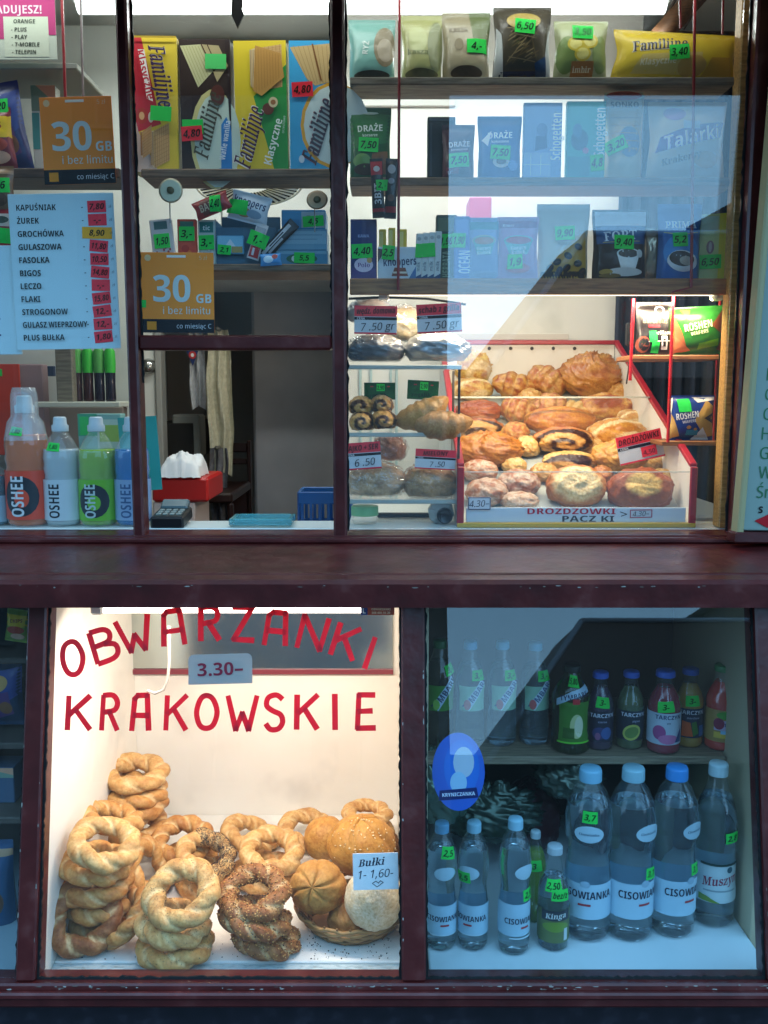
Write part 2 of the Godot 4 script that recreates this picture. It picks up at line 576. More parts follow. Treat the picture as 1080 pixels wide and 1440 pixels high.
func ragged(parent: Node, called: String, a: Vector3, b: Vector3, inward: Vector3, wide: float, up: Vector3, m: Material, sd: int):   # old putty with an uneven edge along a pane
	var nz := FastNoiseLite.new(); nz.seed = sd; nz.frequency = 0.05
	var mb := MB.new()
	var steps := 90
	var prev := []
	for i in steps + 1:
		var p := a.lerp(b, i / float(steps))
		var k := wide * (0.55 + 0.55 * nz.get_noise_1d(i * 9.0) + 0.35 * absf(nz.get_noise_1d(i * 47.0)))
		var q := p + inward * maxf(k, 0.0005)
		if i: mb.quad(prev[0], p, q, prev[1], up); mb.quad(prev[1], q, q - up * 0.004, prev[1] - up * 0.004, inward)
		prev = [p, q]
	part(parent, called, mb, m)


func kiosk():
	var k := thing("kiosk", "maroon painted street kiosk with upper sales windows and lower display windows", "kiosk")
	var mp := paint()
	var zf := 0.03; var zb := -0.014
	var top := 2.42
	# uprights of the upper windows
	var x := func(px, z): return at(px, 380, z).x
	var bars := [[x.call(174, zf), x.call(190, zf)], [x.call(466.5, zf), x.call(486, zf)], [x.call(1048, zf), x.call(1068, zf)]]
	for b in bars: boxpart(k, "mullion", Vector3(b[0], 1.318, zb), Vector3(b[1], top, zf), mp, 0.004)
	boxpart(k, "mullion", Vector3(-1.35, 1.318, zb), Vector3(-1.30, top, zf), mp, 0.004)
	boxpart(k, "transom", Vector3(bars[0][1] + 0.001, at(340, 492, zf).y, zb + 0.002), Vector3(bars[1][0] - 0.001, at(340, 471, zf).y, zf - 0.003), mp, 0.004)
	boxpart(k, "head_rail", Vector3(-1.35, top, zb), Vector3(0.80, top + 0.10, zf), mp, 0.004)
	# the sill under the upper windows and the sloping ledge before it
	boxpart(k, "sill", Vector3(-1.5, 1.292, -0.05), Vector3(1.3, 1.3375 - 0.002, 0.034), mp, 0.004)
	var ledge := MB.new()
	var lf := 0.306; var lf_y := 1.600 - (1.75 - lf) * tan(deg_to_rad(11.55))
	var lb_y := 1.3365 - 0.012
	ledge.quad(Vector3(-1.7, lb_y, 0.036), Vector3(1.7, lb_y, 0.036), Vector3(1.7, lf_y, lf - 0.008), Vector3(-1.7, lf_y, lf - 0.008), Vector3.UP)
	ledge.quad(Vector3(-1.7, lf_y, lf - 0.008), Vector3(1.7, lf_y, lf - 0.008), Vector3(1.7, lf_y - 0.006, lf), Vector3(-1.7, lf_y - 0.006, lf), Vector3(0, 1, 1))
	ledge.quad(Vector3(-1.7, lf_y - 0.006, lf), Vector3(1.7, lf_y - 0.006, lf), Vector3(1.7, lf_y - 0.044, lf), Vector3(-1.7, lf_y - 0.044, lf), Vector3(0, 0, 1))
	ledge.quad(Vector3(-1.7, lf_y - 0.044, lf), Vector3(1.7, lf_y - 0.044, lf), Vector3(1.7, 1.262, 0.036), Vector3(-1.7, 1.262, 0.036), Vector3.DOWN)
	for s in [-1, 1]: ledge.quad(Vector3(1.7 * s, lb_y, 0.036), Vector3(1.7 * s, lf_y, lf), Vector3(1.7 * s, lf_y - 0.044, lf), Vector3(1.7 * s, 1.262, 0.036), Vector3(s, 0, 0))
	part(k, "ledge", ledge, mp)
	var drip := MB.new()
	drip.box(Vector3(0, 1.3385 - 0.010, 0.046), Vector3(3.0, 0.010, 0.018), 0.003)
	part(k, "ledge_bead", drip, mp)
	# lower window frames, leaning out at their foot
	var dn := Vector3(0, -cos(deg_to_rad(TILT)), sin(deg_to_rad(TILT)))
	var face := low_normal
	var leaning := Basis(Vector3.RIGHT, dn * -1.0, face)
	var bar := func(called, x0, x1, t0, t1, thick, proud):
		var mb := MB.new()
		mb.box(low_point + dn * ((t0 + t1) / 2) + face * (proud - thick / 2) + Vector3((x0 + x1) / 2, 0, 0), Vector3(x1 - x0, t1 - t0, thick), 0.003, leaning)
		return part(k, called, mb, mp)
	var lx := func(px): return on_plane(px, 1110, low_point + face * 0.015, low_normal).x
	var posts := [[lx.call(30), lx.call(57)], [lx.call(564.5), lx.call(598)], [lx.call(1071), lx.call(1104)]]
	for b in posts: bar.call("post", b[0], b[1], 0.0, 0.592, 0.05, 0.015)
	bar.call("post", posts[0][0] - 0.60, posts[0][0] - 0.56, 0.0, 0.592, 0.05, 0.015)
	bar.call("top_rail", -1.5, 1.5, -0.05, 0.0, 0.05, 0.017)
	bar.call("bottom_rail", -1.5, 1.5, 0.592, 0.628, 0.06, 0.022)
	bar.call("toe_bead", -1.5, 1.5, 0.6015, 0.612, 0.012, 0.034)
	var foot := low_point + dn * 0.628
	var kick := MB.new()
	kick.box(Vector3(0, foot.y / 2, foot.z - 0.06), Vector3(3.0, foot.y - 0.002, 0.04), 0.003)
	part(k, "kick_panel", kick, worked("kick", tex(0.02, 5, 6, [0.0, "17131a", 0.6, "221b24", 1.0, "3a343c"]), Vector3(2, 2, 2), 0.6))
	# panes
	var gl := glass("window glass", "dfe8e4", 0.003)
	boxpart(k, "pane", Vector3(-1.30, 1.338, -0.002), Vector3(bars[0][0], top, 0.002), gl, 0.0005)
	boxpart(k, "pane", Vector3(bars[0][1], at(340, 471, 0).y, -0.002), Vector3(bars[1][0], top, 0.002), gl, 0.0005)
	boxpart(k, "pane", Vector3(bars[1][1], 1.338, -0.002), Vector3(bars[2][0], top, 0.002), gl, 0.0005)
	boxpart(k, "pane", Vector3(bars[1][1], 1.338, -0.040), Vector3(bars[2][0], top, -0.036), gl, 0.0005)     # double glazed
	var low := []
	for b in [[posts[0][0] - 0.56, posts[0][0]], [posts[0][1], posts[1][0]], [posts[1][1], posts[2][0]]]:
		var mb := MB.new()
		mb.box(low_point + dn * 0.296 + Vector3((b[0] + b[1]) / 2, 0, 0), Vector3(b[1] - b[0], 0.592, 0.004), 0.0005, leaning)
		low.append(part(k, "pane", mb, gl))
	# old putty along the panes
	var pu := mat("0e0b0c", 0.8)
	var sd := 1
	for b in [[bars[0][1], 1, 1.62], [bars[1][0], -1, 1.70], [bars[1][1], 1, 1.34], [bars[2][0], -1, 1.34], [bars[0][0], -1, 1.34]]:
		ragged(k, "putty", Vector3(b[0], b[2], 0.0045), Vector3(b[0], top, 0.0045), Vector3(b[1], 0, 0), 0.0055, Vector3(0, 0, 1), pu, sd)
		sd += 1
	for b in [[posts[0][1], 1], [posts[1][0], -1], [posts[1][1], 1], [posts[2][0], -1], [posts[0][0], -1]]:
		var p0 := low_point + face * 0.0045 + Vector3(b[0], 0, 0)
		ragged(k, "putty", p0, p0 + dn * 0.592, Vector3(b[1], 0, 0), 0.0055, face, pu, sd)
		sd += 1
	for b in [[posts[0][1], posts[1][0]], [posts[1][1], posts[2][0]]]:
		ragged(k, "putty", low_point + dn * 0.592 + face * 0.005 + Vector3(b[0], 0, 0), low_point + dn * 0.592 + face * 0.005 + Vector3(b[1], 0, 0), -dn, 0.006, face, pu, sd)
		sd += 1
	# shell: roof, walls, floor
	var w := white_board()
	boxpart(k, "ceiling", Vector3(-1.9, 2.60, -2.2), Vector3(1.35, 2.66, -0.03), w, 0.004)
	boxpart(k, "roof", Vector3(-2.0, 2.665, -2.3), Vector3(1.45, 2.75, 0.10), mat("2a2426", 0.7), 0.01)
	boxpart(k, "front_beam", Vector3(-1.9, top + 0.102, -0.03), Vector3(1.35, 2.66, 0.03), mp, 0.004)
	boxpart(k, "back_wall", Vector3(-1.9, 0.0, -2.2), Vector3(1.35, 2.60, -2.1), w, 0.004)
	boxpart(k, "side_wall", Vector3(-1.96, 0, -2.2), Vector3(-1.9, 2.66, 0.0), w, 0.004)
	boxpart(k, "side_wall", Vector3(1.35, 0, -2.2), Vector3(1.41, 2.66, 0.0), w, 0.004)
	boxpart(k, "wall_panel", Vector3(bars[2][1] + 0.001, 1.318, -0.02), Vector3(1.41, top, 0.02), mp, 0.004)
	boxpart(k, "wall_panel", Vector3(-1.96, 1.318, -0.02), Vector3(-1.352, top, 0.02), mp, 0.004)
	boxpart(k, "kiosk_floor", Vector3(-1.9, 0.02, -2.1), Vector3(1.35, 0.10, 0.0), mat("5a5650", 0.7), 0.004)
	var aw := MB.new()
	var a0 := Vector3(0, 2.50, 0.032); var a1 := Vector3(0, 2.285, 0.40)
	var ax := Vector3(2.0, 0, 0)
	aw.quad(a0 - ax + Vector3(0, 0.03, 0), a0 + ax + Vector3(0, 0.03, 0), a1 + ax, a1 - ax, Vector3(0, 1, 1))
	aw.quad(a0 - ax, a0 + ax, a1 + ax - Vector3(0, 0.03, 0), a1 - ax - Vector3(0, 0.03, 0), Vector3(0, -1, -1))
	aw.quad(a1 - ax, a1 + ax, a1 + ax - Vector3(0, 0.03, 0), a1 - ax - Vector3(0, 0.03, 0), Vector3(0, 0, 1))
	part(k, "canopy", aw, mat("35262a", 0.7))
	red_letters(low[1], gl)
	# bare flakes where the paint has worn off
	var rng := RandomNumberGenerator.new(); rng.seed = 41
	var ch := MB.new()
	for i in 150:
		var q := low_point + dn * rng.randf_range(0.5935, 0.600) + face * 0.0226 + Vector3(rng.randf_range(-0.75, 0.75), 0, 0)
		var up := face
		var al := Vector3.RIGHT; var ac := -dn
		if i % 5 == 0:
			q = Vector3(rng.randf_range(-0.8, 0.8), lf_y - rng.randf_range(0.007, 0.012), lf + 0.0005); up = Vector3.BACK; ac = Vector3.UP
		elif i % 5 == 1:
			var pb: Array = posts[i % 3]
			q = low_point + dn * rng.randf_range(0.05, 0.58) + face * 0.0156 + Vector3(pb[0] + (pb[1] - pb[0]) * (0.06 if i % 2 else 0.94), 0, 0); al = -dn; ac = Vector3.RIGHT
		var lw := rng.randf_range(0.001, 0.006); var lh := rng.randf_range(0.0004, 0.0012)
		var pp := []
		for j in 6: pp.append(q + al * lw * cos(TAU * j / 6.0) * rng.randf_range(0.6, 1.2) + ac * lh * sin(TAU * j / 6.0) * rng.randf_range(0.6, 1.2))
		ch.col = lin(["8d8078", "a59a92", "6f5a54"][i % 3])
		for j in 4: ch.tri(pp[0], pp[j + 1], pp[j + 2] if j < 4 else pp[5], up)
	part(k, "paint_flakes", ch, vmat("paper print", 0.75, 0.3)).set_meta("kind", "stuff")
	# a service sticker in the corner of the ring window
	var sp := FaceShape.new(); sp.w = 0.055; sp.h = 0.0135; sp.d = 0.001
	var pr := Pr.new(sp)
	pr.rect(0, 0, 1, 1, "b5482c"); pr.rect(0, 0, 0.2, 1, "2b3a78"); pr.text("L", 0.1, 0.5, 0.6, "f0f0f0")
	pr.text("OBWARZANKI", 0.6, 0.7, 0.26, "f2d9b0", 0, 0, 0.7); pr.text("508 605 55 20", 0.6, 0.28, 0.26, "f2d9b0", 0, 0, 0.7)
	var st := part(low[1], "window_sticker", pr.mb, vmat("paper print", 0.75, 0.3))
	st.transform = Transform3D(leaning, on_plane(531, 865, low_point, low_normal) - face * 0.006)


const STROKES := {
	"O": [[0.5, 1, 0.2, 0.88, 0.04, 0.5, 0.2, 0.12, 0.5, 0, 0.8, 0.12, 0.96, 0.5, 0.8, 0.88, 0.5, 1]],
	"B": [[0.08, 0, 0.08, 1], [0.08, 1, 0.62, 0.98, 0.82, 0.8, 0.68, 0.58, 0.1, 0.52], [0.5, 0.54, 0.9, 0.42, 0.94, 0.18, 0.7, 0.02, 0.08, 0]],
	"W": [[0.0, 1, 0.28, 0.0, 0.5, 0.5, 0.72, 0.0, 1.0, 1]],
	"A": [[0.02, 0, 0.14, 0.9, 0.3, 1, 0.84, 1, 0.94, 0]  , [0.08, 0.42, 0.92, 0.42]],
	"R": [[0.08, 0, 0.14, 1], [0.10, 1, 0.68, 1, 0.92, 0.8, 0.76, 0.58, 0.14, 0.52], [0.45, 0.54, 0.95, 0.0]],
	"Z": [[0.05, 1, 0.88, 1, 0.12, 0.0, 0.98, 0.0]],
	"N": [[0.0, 0, 0.1, 1, 0.86, 0.0, 1.0, 1]],
	"K": [[0.06, 0, 0.1, 1], [0.98, 1, 0.14, 0.46], [0.4, 0.6, 0.98, 0.0]],
	"I": [[0.5, 0, 0.5, 1]],
	"S": [[0.92, 0.86, 0.6, 1, 0.2, 0.92, 0.1, 0.7, 0.4, 0.55, 0.8, 0.42, 0.94, 0.2, 0.7, 0.02, 0.3, 0.0, 0.06, 0.16]],
	"E": [[0.95, 1, 0.12, 1, 0.06, 0, 0.96, 0], [0.1, 0.5, 0.8, 0.52]],
}

func red_letters(pane: Node, _g):
	var put := [["O", 103, 925, 31, 46, 9], ["B", 147, 907, 36, 45, 18], ["W", 190, 892, 46, 46, 13], ["A", 244, 883, 32, 47, 7], ["R", 295, 877, 30, 46, 3], ["Z", 342, 877, 32, 45, -1], ["A", 389, 884, 32, 46, -4], ["N", 440, 890, 38, 45, -9], ["K", 486, 902, 34, 46, -16], ["I", 520, 918, 10, 46, -20],
		["K", 111, 1002, 34, 47, 1], ["R", 155, 1002, 26, 48, 0], ["A", 199, 1002, 26, 48, 0], ["K", 248, 1002, 31, 48, 0], ["O", 291, 1001, 31, 46, 0], ["W", 341, 1002, 40, 47, 0], ["S", 386, 1001, 28, 47, 0], ["K", 431, 1001, 32, 47, 0], ["I", 471, 1001, 10, 48, 0], ["E", 515, 1000, 27, 46, 0]]
	var dn := Vector3(0, -cos(deg_to_rad(TILT)), sin(deg_to_rad(TILT)))
	var m := StandardMaterial3D.new()      # thin red vinyl: the case light shows through it
	m.albedo_color = Color("a81c2c"); m.roughness = 0.45
	m.backlight_enabled = true; m.backlight = Color(0.75, 0.06, 0.11)
	var rng := RandomNumberGenerator.new(); rng.seed = 12
	for q in put:
		var o := on_plane(q[1], q[2], low_point, low_normal) + low_normal * 0.0032
		var k := per_px(o)
		var mb := MB.new()
		var thick: float = 3.8 * k
		var lift := 0.0
		for st in STROKES[q[0]]:
			var pts := []
			for i in range(0, st.size(), 2):
				var u := Vector2((st[i] - 0.5) * q[3] * k + rng.randf_range(-0.6, 0.6) * k, (st[i + 1] - 0.5) * q[4] * k + rng.randf_range(-0.6, 0.6) * k).rotated(deg_to_rad(q[5]))
				pts.append(u)
			if pts.size() > 4 and q[0] in "OSBR":      # round strokes
				if q[0] == "O": pts[pts.size() - 1] = pts[0]
				var rounded := []
				for i in pts.size() - 1:
					var p0: Vector2 = pts[maxi(i - 1, 0)] if q[0] != "O" or i > 0 else pts[pts.size() - 2]
					var p3: Vector2 = pts[mini(i + 2, pts.size() - 1)] if q[0] != "O" or i < pts.size() - 2 else pts[1]
					for j in 4: rounded.append(pts[i].cubic_interpolate(pts[i + 1], p0, p3, j / 4.0))
				rounded.append(pts[pts.size() - 1])
				var last := []
				for i in rounded.size():        # one band, its pieces edge to edge
					var a: Vector2 = rounded[maxi(i - 1, 0)] if q[0] != "O" or i > 0 else rounded[rounded.size() - 2]
					var b: Vector2 = rounded[mini(i + 1, rounded.size() - 1)] if q[0] != "O" or i < rounded.size() - 1 else rounded[1]
					var s := (b - a).normalized().orthogonal() * thick
					var f := func(p: Vector2): return o + Vector3(p.x, 0, 0) - dn * p.y + low_normal * lift
					var now := [f.call(rounded[i] + s), f.call(rounded[i] - s)]
					if last: mb.quad(last[0], now[0], now[1], last[1], low_normal)
					last = now
				lift += 0.00006
				continue
			for i in pts.size() - 1:
				var t: Vector2 = (pts[i + 1] - pts[i]).normalized()
				var s := t.orthogonal() * thick * rng.randf_range(0.9, 1.1)
				var s2 := t.orthogonal() * thick * rng.randf_range(0.9, 1.1)
				var ends := 0.55 if (i > 0) else 0.2
				var ende := 0.55 if (i < pts.size() - 2) else 0.2
				var a: Vector2 = pts[i] - t * thick * ends; var b: Vector2 = pts[i + 1] + t * thick * ende
				var f := func(p: Vector2): return o + Vector3(p.x, 0, 0) - dn * p.y + low_normal * lift
				mb.quad(f.call(a + s), f.call(b + s2), f.call(b - s2), f.call(a - s), low_normal)
				lift += 0.00006
		part(pane, "letter", mb, m)


func lamp_tube(called: String, label: String, a: Vector3, b: Vector3, rad: float, col: Color, glow: float, light: float, wide: float, aim: Vector3, holder: Vector3):
	var mid := (a + b) / 2
	var t := thing(called, label, "lamp", mid)
	var mb := MB.new()
	mb.tube([a - mid, b - mid], rad, 14)
	var m := StandardMaterial3D.new()
	m.albedo_color = Color(0.9, 0.9, 0.9); m.emission_enabled = true; m.emission = col.linear_to_srgb(); m.emission_energy_multiplier = glow
	part(t, "tube", mb, m)
	var h := MB.new()
	var lo := a - mid; var hi := b - mid
	h.box((lo + hi) / 2 + holder, Vector3((hi - lo).length() + 0.04, 0.022, 0.05), 0.003)
	part(t, "batten", h, mat("dcdcd6", 0.5))
	for q in [lo, hi]:
		var ends := MB.new()
		ends.box(q + holder * 0.35, Vector3(0.02, 0.035, 0.034), 0.003)
		part(t, "lamp_holder", ends, mat("d0d0ca", 0.5))
	var l := AreaLight3D.new()
	l.name = "lamp_light"
	l.area_size = Vector2((b - a).length() * 0.97, wide)
	l.light_color = col.linear_to_srgb(); l.light_energy = light
	l.area_range = 8.0; l.area_attenuation = 2.0
	l.shadow_enabled = true
	t.add_child(l)
	l.position = aim.normalized() * (rad + 0.006)
	l.look_at_from_position(mid + l.position, mid + aim, Vector3(0, 0.1, 1) if absf(aim.normalized().y) > 0.9 else Vector3.UP)


func lamps():
	lamp_tube("ceiling_lamp", "long cool white fluorescent tube under the kiosk ceiling above the sales windows", at(110, 4, -0.50), at(935, 4, -0.50), 0.024, Color(0.90, 1.0, 0.97), 4.0, 0.85, 0.06, Vector3(0, -1, 0.02), Vector3(0, 0.042, 0))
	lamp_tube("window_lamp", "slim fluorescent tube along the window head over the goods shelves", Vector3(-1.0, 2.372, -0.022), Vector3(0.60, 2.372, -0.022), 0.008, Color(0.92, 1.0, 0.96), 3.0, 0.18, 0.02, Vector3(0, -1, -0.06), Vector3(0, 0.022, 0))
	lamp_tube("pastry_lamp", "warm strip lamp under the shelf above the pastry tray", Vector3(at(540, 405, -0.105).x, S.r3 - 0.024, -0.105), Vector3(at(1010, 405, -0.105).x, S.r3 - 0.024, -0.105), 0.005, Color(1.0, 0.84, 0.60), 4.0, 0.50, 0.02, Vector3(0, -1, -0.75), Vector3(0, 0.010, 0))
	lamp_tube("ring_case_lamp", "warm white tube lamp at the top of the pretzel ring display window", Vector3(at(135, 850, 0.215).x, 1.237, 0.20), Vector3(at(540, 850, 0.215).x, 1.237, 0.20), 0.010, Color(1.0, 0.91, 0.80), 6.0, 0.42, 0.04, Vector3(0, -1, -0.45), Vector3(0, 0.022, 0))


# ---------------------------------------------------------------- inside the kiosk
func block(called: String, label: String, cat: String, lo: Vector3, hi: Vector3) -> Node3D:
	return thing(called, label, cat, Vector3((lo.x + hi.x) / 2, lo.y, (lo.z + hi.z) / 2))

func room():
	# counter inside, level with the sill; deep under the pastry tray
	var c := thing("counter", "white laminate counter inside the kiosk behind the sill", "counter", Vector3(0, 0.1, -0.1))
	boxpart(c, "counter_top", Vector3(-1.85, 1.30, -0.165), Vector3(-0.075, COUNTER - 0.001, -0.052), mat("d8dcd6", 0.35), 0.003)
	boxpart(c, "counter_top", Vector3(-0.072, 1.30, -0.80), Vector3(0.80, COUNTER - 0.001, -0.052), mat("d8dcd6", 0.35), 0.003)
	boxpart(c, "counter_front", Vector3(-1.85, 0.1, -0.34), Vector3(0.80, 1.299, -0.31), mat("c9c4b8", 0.6), 0.003)
	# white partition behind the shelves
	var p := thing("partition_panel", "white board partition behind the goods shelves and pastry tray", "panel", Vector3(0.3, 0.1, -0.83))
	boxpart(p, "board", Vector3(at(486, 400, -0.81).x, 0.1, -0.84), Vector3(at(893, 420, -0.81).x, 2.60, -0.815), white_board("partition", "eceae2"), 0.002)
	boxpart(p, "batten", Vector3(at(486, 148, -0.81).x, at(500, 150, -0.81).y, -0.8145), Vector3(at(640, 150, -0.81).x, at(500, 140, -0.81).y, -0.803), mat("e4e4de", 0.5), 0.002)
	for px in [505, 520, 548, 556]:
		boxpart(p, "cover_strip", Vector3(at(px, 600, -0.8).x, COUNTER, -0.8145), Vector3(at(px + 3.5, 600, -0.8).x, at(px, 520, -0.8).y, -0.806), mat("b9d0d0", 0.5), 0.001)
	# dark curtained side window behind the right-hand wire rack
	var cu := thing("curtain", "dark blue pleated curtain behind the red wire rack", "curtain", Vector3(at(950, 600, -0.72).x, 1.0, -0.72))
	var rows := []
	for i in 2:
		var r := PackedVector3Array()
		for j in 90:
			var u := j / 89.0
			r.append(Vector3(-0.17 + 0.52 * u, 0.05 if i == 0 else 1.5, 0.012 * sin(j * 0.9) + 0.006 * sin(j * 2.3)))
		rows.append(r)
	var mb := MB.new(); mb.grid(rows, false, false, [], true, false)
	part(cu, "cloth", mb, mat("232c3e", 0.85))
	var rail := MB.new(); rail.tube([Vector3(-0.18, 1.5, 0), Vector3(0.36, 1.5, 0)], 0.008, 8)
	part(cu, "rail", rail, mat("3a3030", 0.4))
	# far end of the room seen through the hatch
	var z := -1.45
	var f := thing("refrigerator", "tall grey refrigerator with a plain door behind the serving hatch", "refrigerator", Vector3(at(420, 700, z).x, 0.1, z - 0.3))
	boxpart(f, "cabinet", Vector3(at(354, 600, z).x, 0.1, z - 0.6), Vector3(at(620, 600, z).x, at(400, 395, z).y, z - 0.03), mat("a09da0", 0.5), 0.01)
	boxpart(f, "door", Vector3(at(357, 600, z).x, 0.14, z - 0.028), Vector3(at(620, 600, z).x, at(400, 398, z).y, z), worked("fridge door", tex(0.01, 4, 71, [0.0, "a3a0a4", 1.0, "b4b1b4"]), Vector3(1, 1, 1), 0.4), 0.008)
	var dz := -1.12
	var d := block("interior_door", "white door with a round chrome knob inside the kiosk", "door", Vector3(at(120, 700, dz).x, 0.1, dz - 0.05), Vector3(at(232, 700, dz).x, 2.2, dz))
	boxpart(d, "leaf", Vector3(at(120, 700, dz).x, 0.1, dz - 0.04), Vector3(at(224, 700, dz).x, 2.35, dz), mat("e6e4dc", 0.45), 0.004)
	boxpart(d, "door_frame", Vector3(at(224.5, 700, dz).x, 0.1, dz - 0.05), Vector3(at(233, 700, dz).x, 2.40, dz + 0.012), mat("a3a19b", 0.5), 0.003)
	var kn := MB.new()
	kn.lathe([Vector2(0, 0.03), Vector2(0.018, 0.028), Vector2(0.022, 0.016), Vector2(0.024, 0.004), Vector2(0.024, 0)], 20, at(209, 515, dz) - d.position, Basis(Vector3.RIGHT, PI / 2))
	part(d, "knob", kn, mat("b8b8b4", 0.2, 0.9))
	var eb := block("fuse_box", "grey metal fuse box with a dark slot on the kiosk wall", "box", Vector3(at(243, 640, -1.3).x, at(243, 642, -1.3).y, -1.9), Vector3(at(281, 640, -1.3).x, 0, -1.3))
	boxpart(eb, "case", at(243, 643, -1.3) + Vector3(0, 0, -0.1), Vector3(at(281, 600, -1.3).x, at(281, 583, -1.3).y, -1.3), mat("8b8a82", 0.5), 0.006)
	boxpart(eb, "slot", at(257, 632, -1.799), Vector3(at(272, 600, -1.3).x, at(272, 595, -1.3).y, -1.294), mat("23211f", 0.6), 0.002)
	var bw := block("wall_board", "grey brown board behind the hanging towels inside the kiosk", "board", Vector3(at(234, 700, -1.96).x, 0.1, -2.06), Vector3(at(356, 700, -1.96).x, 2.3, -2.0))
	boxpart(bw, "panel", Vector3(at(234, 700, -1.96).x, 0.1, -2.06), Vector3(at(370, 700, -1.96).x, at(300, 402, -1.96).y, -2.02), mat("86807c", 0.7), 0.004)
	boxpart(bw, "batten", Vector3(at(290, 700, -1.96).x, 0.1, -2.019), Vector3(at(303, 700, -1.96).x, at(300, 402, -1.96).y, -1.99), mat("79746a", 0.6), 0.003)
	var wc := block("wall_cupboard", "white wall cupboard above the refrigerator behind the wafer packs", "cupboard", Vector3(at(190, 390, -1.0).x, at(300, 392, -1.0).y, -1.3), Vector3(at(520, 390, -1.0).x, 2.5, -1.0))
	boxpart(wc, "carcass", Vector3(at(150, 390, -1.0).x, at(300, 392, -1.0).y, -1.36), Vector3(at(482, 390, -1.0).x, 2.585, -1.02), white_board("cupboard white", "e8e8e2"), 0.003)
	for q in [[152, 312], [314, 480]]:
		var dr := boxpart(wc, "door", Vector3(at(q[0], 390, -1.0).x, at(300, 391, -1.0).y, -1.019), Vector3(at(q[1], 390, -1.0).x, 2.58, -1.0), white_board("cupboard white"), 0.003)
		boxpart(wc, "handle", Vector3(at(q[1] - 12, 390, -1.0).x, at(300, 380, -1.0).y, -0.999), Vector3(at(q[1] - 8, 390, -1.0).x, at(300, 345, -1.0).y, -0.985), mat("9a9a96", 0.3, 0.8), 0.002)
	# towels on pegs
	towel("hand_towel", "grey white towel with a red and blue badge hanging in the kiosk", [264, 489, 290, 569], -1.20, "c9c9cc", true)
	towel("bath_towel", "long cream towel hanging beside the chair inside the kiosk", [288, 489, 328, 662], -1.16, "d2caae", false)
	towel("grey_apron", "crumpled grey apron hanging low behind the red drawer", [292, 655, 322, 738], -1.14, "77757a", false)
	# chair
	var cz := -1.38
	var ch := thing("chair", "dark brown wooden ladder back chair inside the kiosk", "chair", Vector3(at(335, 735, cz).x, 0.1, cz))
	var dark := mat("2a1512", 0.4)
	for px in [308, 349]:
		boxpart(ch, "leg", Vector3(at(px, 700, cz).x, 0.1, cz - 0.02), Vector3(at(px + 5, 700, cz).x, at(px, 619, cz).y, cz + 0.012), dark, 0.004)
	for q in [[623, 636], [645, 653]]:
		boxpart(ch, "back_slat", Vector3(at(313.5, 700, cz).x, at(330, q[1], cz).y, cz - 0.012), Vector3(at(348.5, 700, cz).x, at(330, q[0], cz).y, cz), dark, 0.003)
	boxpart(ch, "seat", Vector3(at(308, 700, cz).x, at(330, 676, cz).y - 0.03, cz + 0.014), Vector3(at(354, 700, cz).x, at(330, 676, cz).y, cz + 0.40), dark, 0.006)
	boxpart(ch, "back_panel", Vector3(at(314, 700, cz).x, at(330, 735, cz).y, cz - 0.010), Vector3(at(348, 700, cz).x, at(330, 678, cz).y, cz - 0.002), mat("3a1c18", 0.4), 0.003)
	for px in [308, 349]:
		boxpart(ch, "leg", Vector3(at(px, 700, cz).x, 0.1, cz + 0.37), Vector3(at(px + 5, 700, cz).x, at(330, 676, cz).y - 0.031, cz + 0.40), dark, 0.004)
	# red drawer unit with a cloth on it
	var rz := -0.62
	var rd := block("storage_unit", "red plastic drawer unit behind the hatch under a white cloth", "drawer", at(213, 735, rz), at(293, 735, rz))
	boxpart(rd, "drawer", at(214, 706, rz) + Vector3(0, 0, -0.22), Vector3(at(293, 690, rz).x, at(293, 672, rz).y, rz), mat("c3201f", 0.35), 0.006)
	boxpart(rd, "stand", Vector3(at(214, 735, rz).x, 1.0, rz - 0.21), Vector3(at(272, 690, rz).x, at(293, 706.8, rz).y, rz - 0.01), mat("d8c3bb", 0.5), 0.004)
	var cl := thing("white_cloth", "crumpled white cloth lying on the red drawer unit", "cloth", at(255, 671, rz - 0.02))
	var nz := FastNoiseLite.new(); nz.seed = 4; nz.frequency = 1.6
	var rows2 := []
	for i in 15:
		var r := PackedVector3Array()
		for j in 29:
			var u := j / 28.0 - 0.5; var v := i / 14.0
			var hgt := 0.055 * pow(maxf(sin(PI * v), 0.0), 0.35) * pow(maxf(1.0 - pow(absf(u) * 2.0, 5.0), 0.0), 0.5) * (1.0 + 0.5 * nz.get_noise_2d(u, v))
			r.append(Vector3(u * 0.105 + 0.004 * nz.get_noise_2d(u * 2.0, v), 0.001 + hgt + 0.004 * nz.get_noise_2d(u * 3.0, v * 3.0), -0.11 + 0.14 * v))
		rows2.append(r)
	var cm := MB.new(); cm.grid(rows2, false, false, [], true, false)
	part(cl, "fabric", cm, mat("e8e8ea", 0.9))
	# things on the counter in the hatch
	var pt := thing("card_terminal", "black payment terminal with small keys on the hatch counter", "terminal", Vector3(at(242, 746, -0.10).x, COUNTER, -0.10))
	var tb := MB.new(); tb.box(Vector3(0, 0.014, 0), Vector3(0.066, 0.026, 0.09), 0.004, Basis(Vector3.RIGHT, 0.12))
	part(pt, "case", tb, mat("17181a", 0.4))
	var sc := MB.new(); sc.box(Vector3(0, 0.034, -0.035), Vector3(0.055, 0.016, 0.03), 0.003, Basis(Vector3.RIGHT, 0.5))
	part(pt, "display", sc, mat("5b6a6c", 0.2))
	var keys := MB.new()
	for i in 4:
		for j in 3: keys.box(Vector3(-0.02 + i * 0.0133, 0.0285 - j * 0.002, -0.008 + j * 0.016), Vector3(0.010, 0.004, 0.010), 0.001)
	part(pt, "keypad", keys, mat("8d8f86", 0.5))
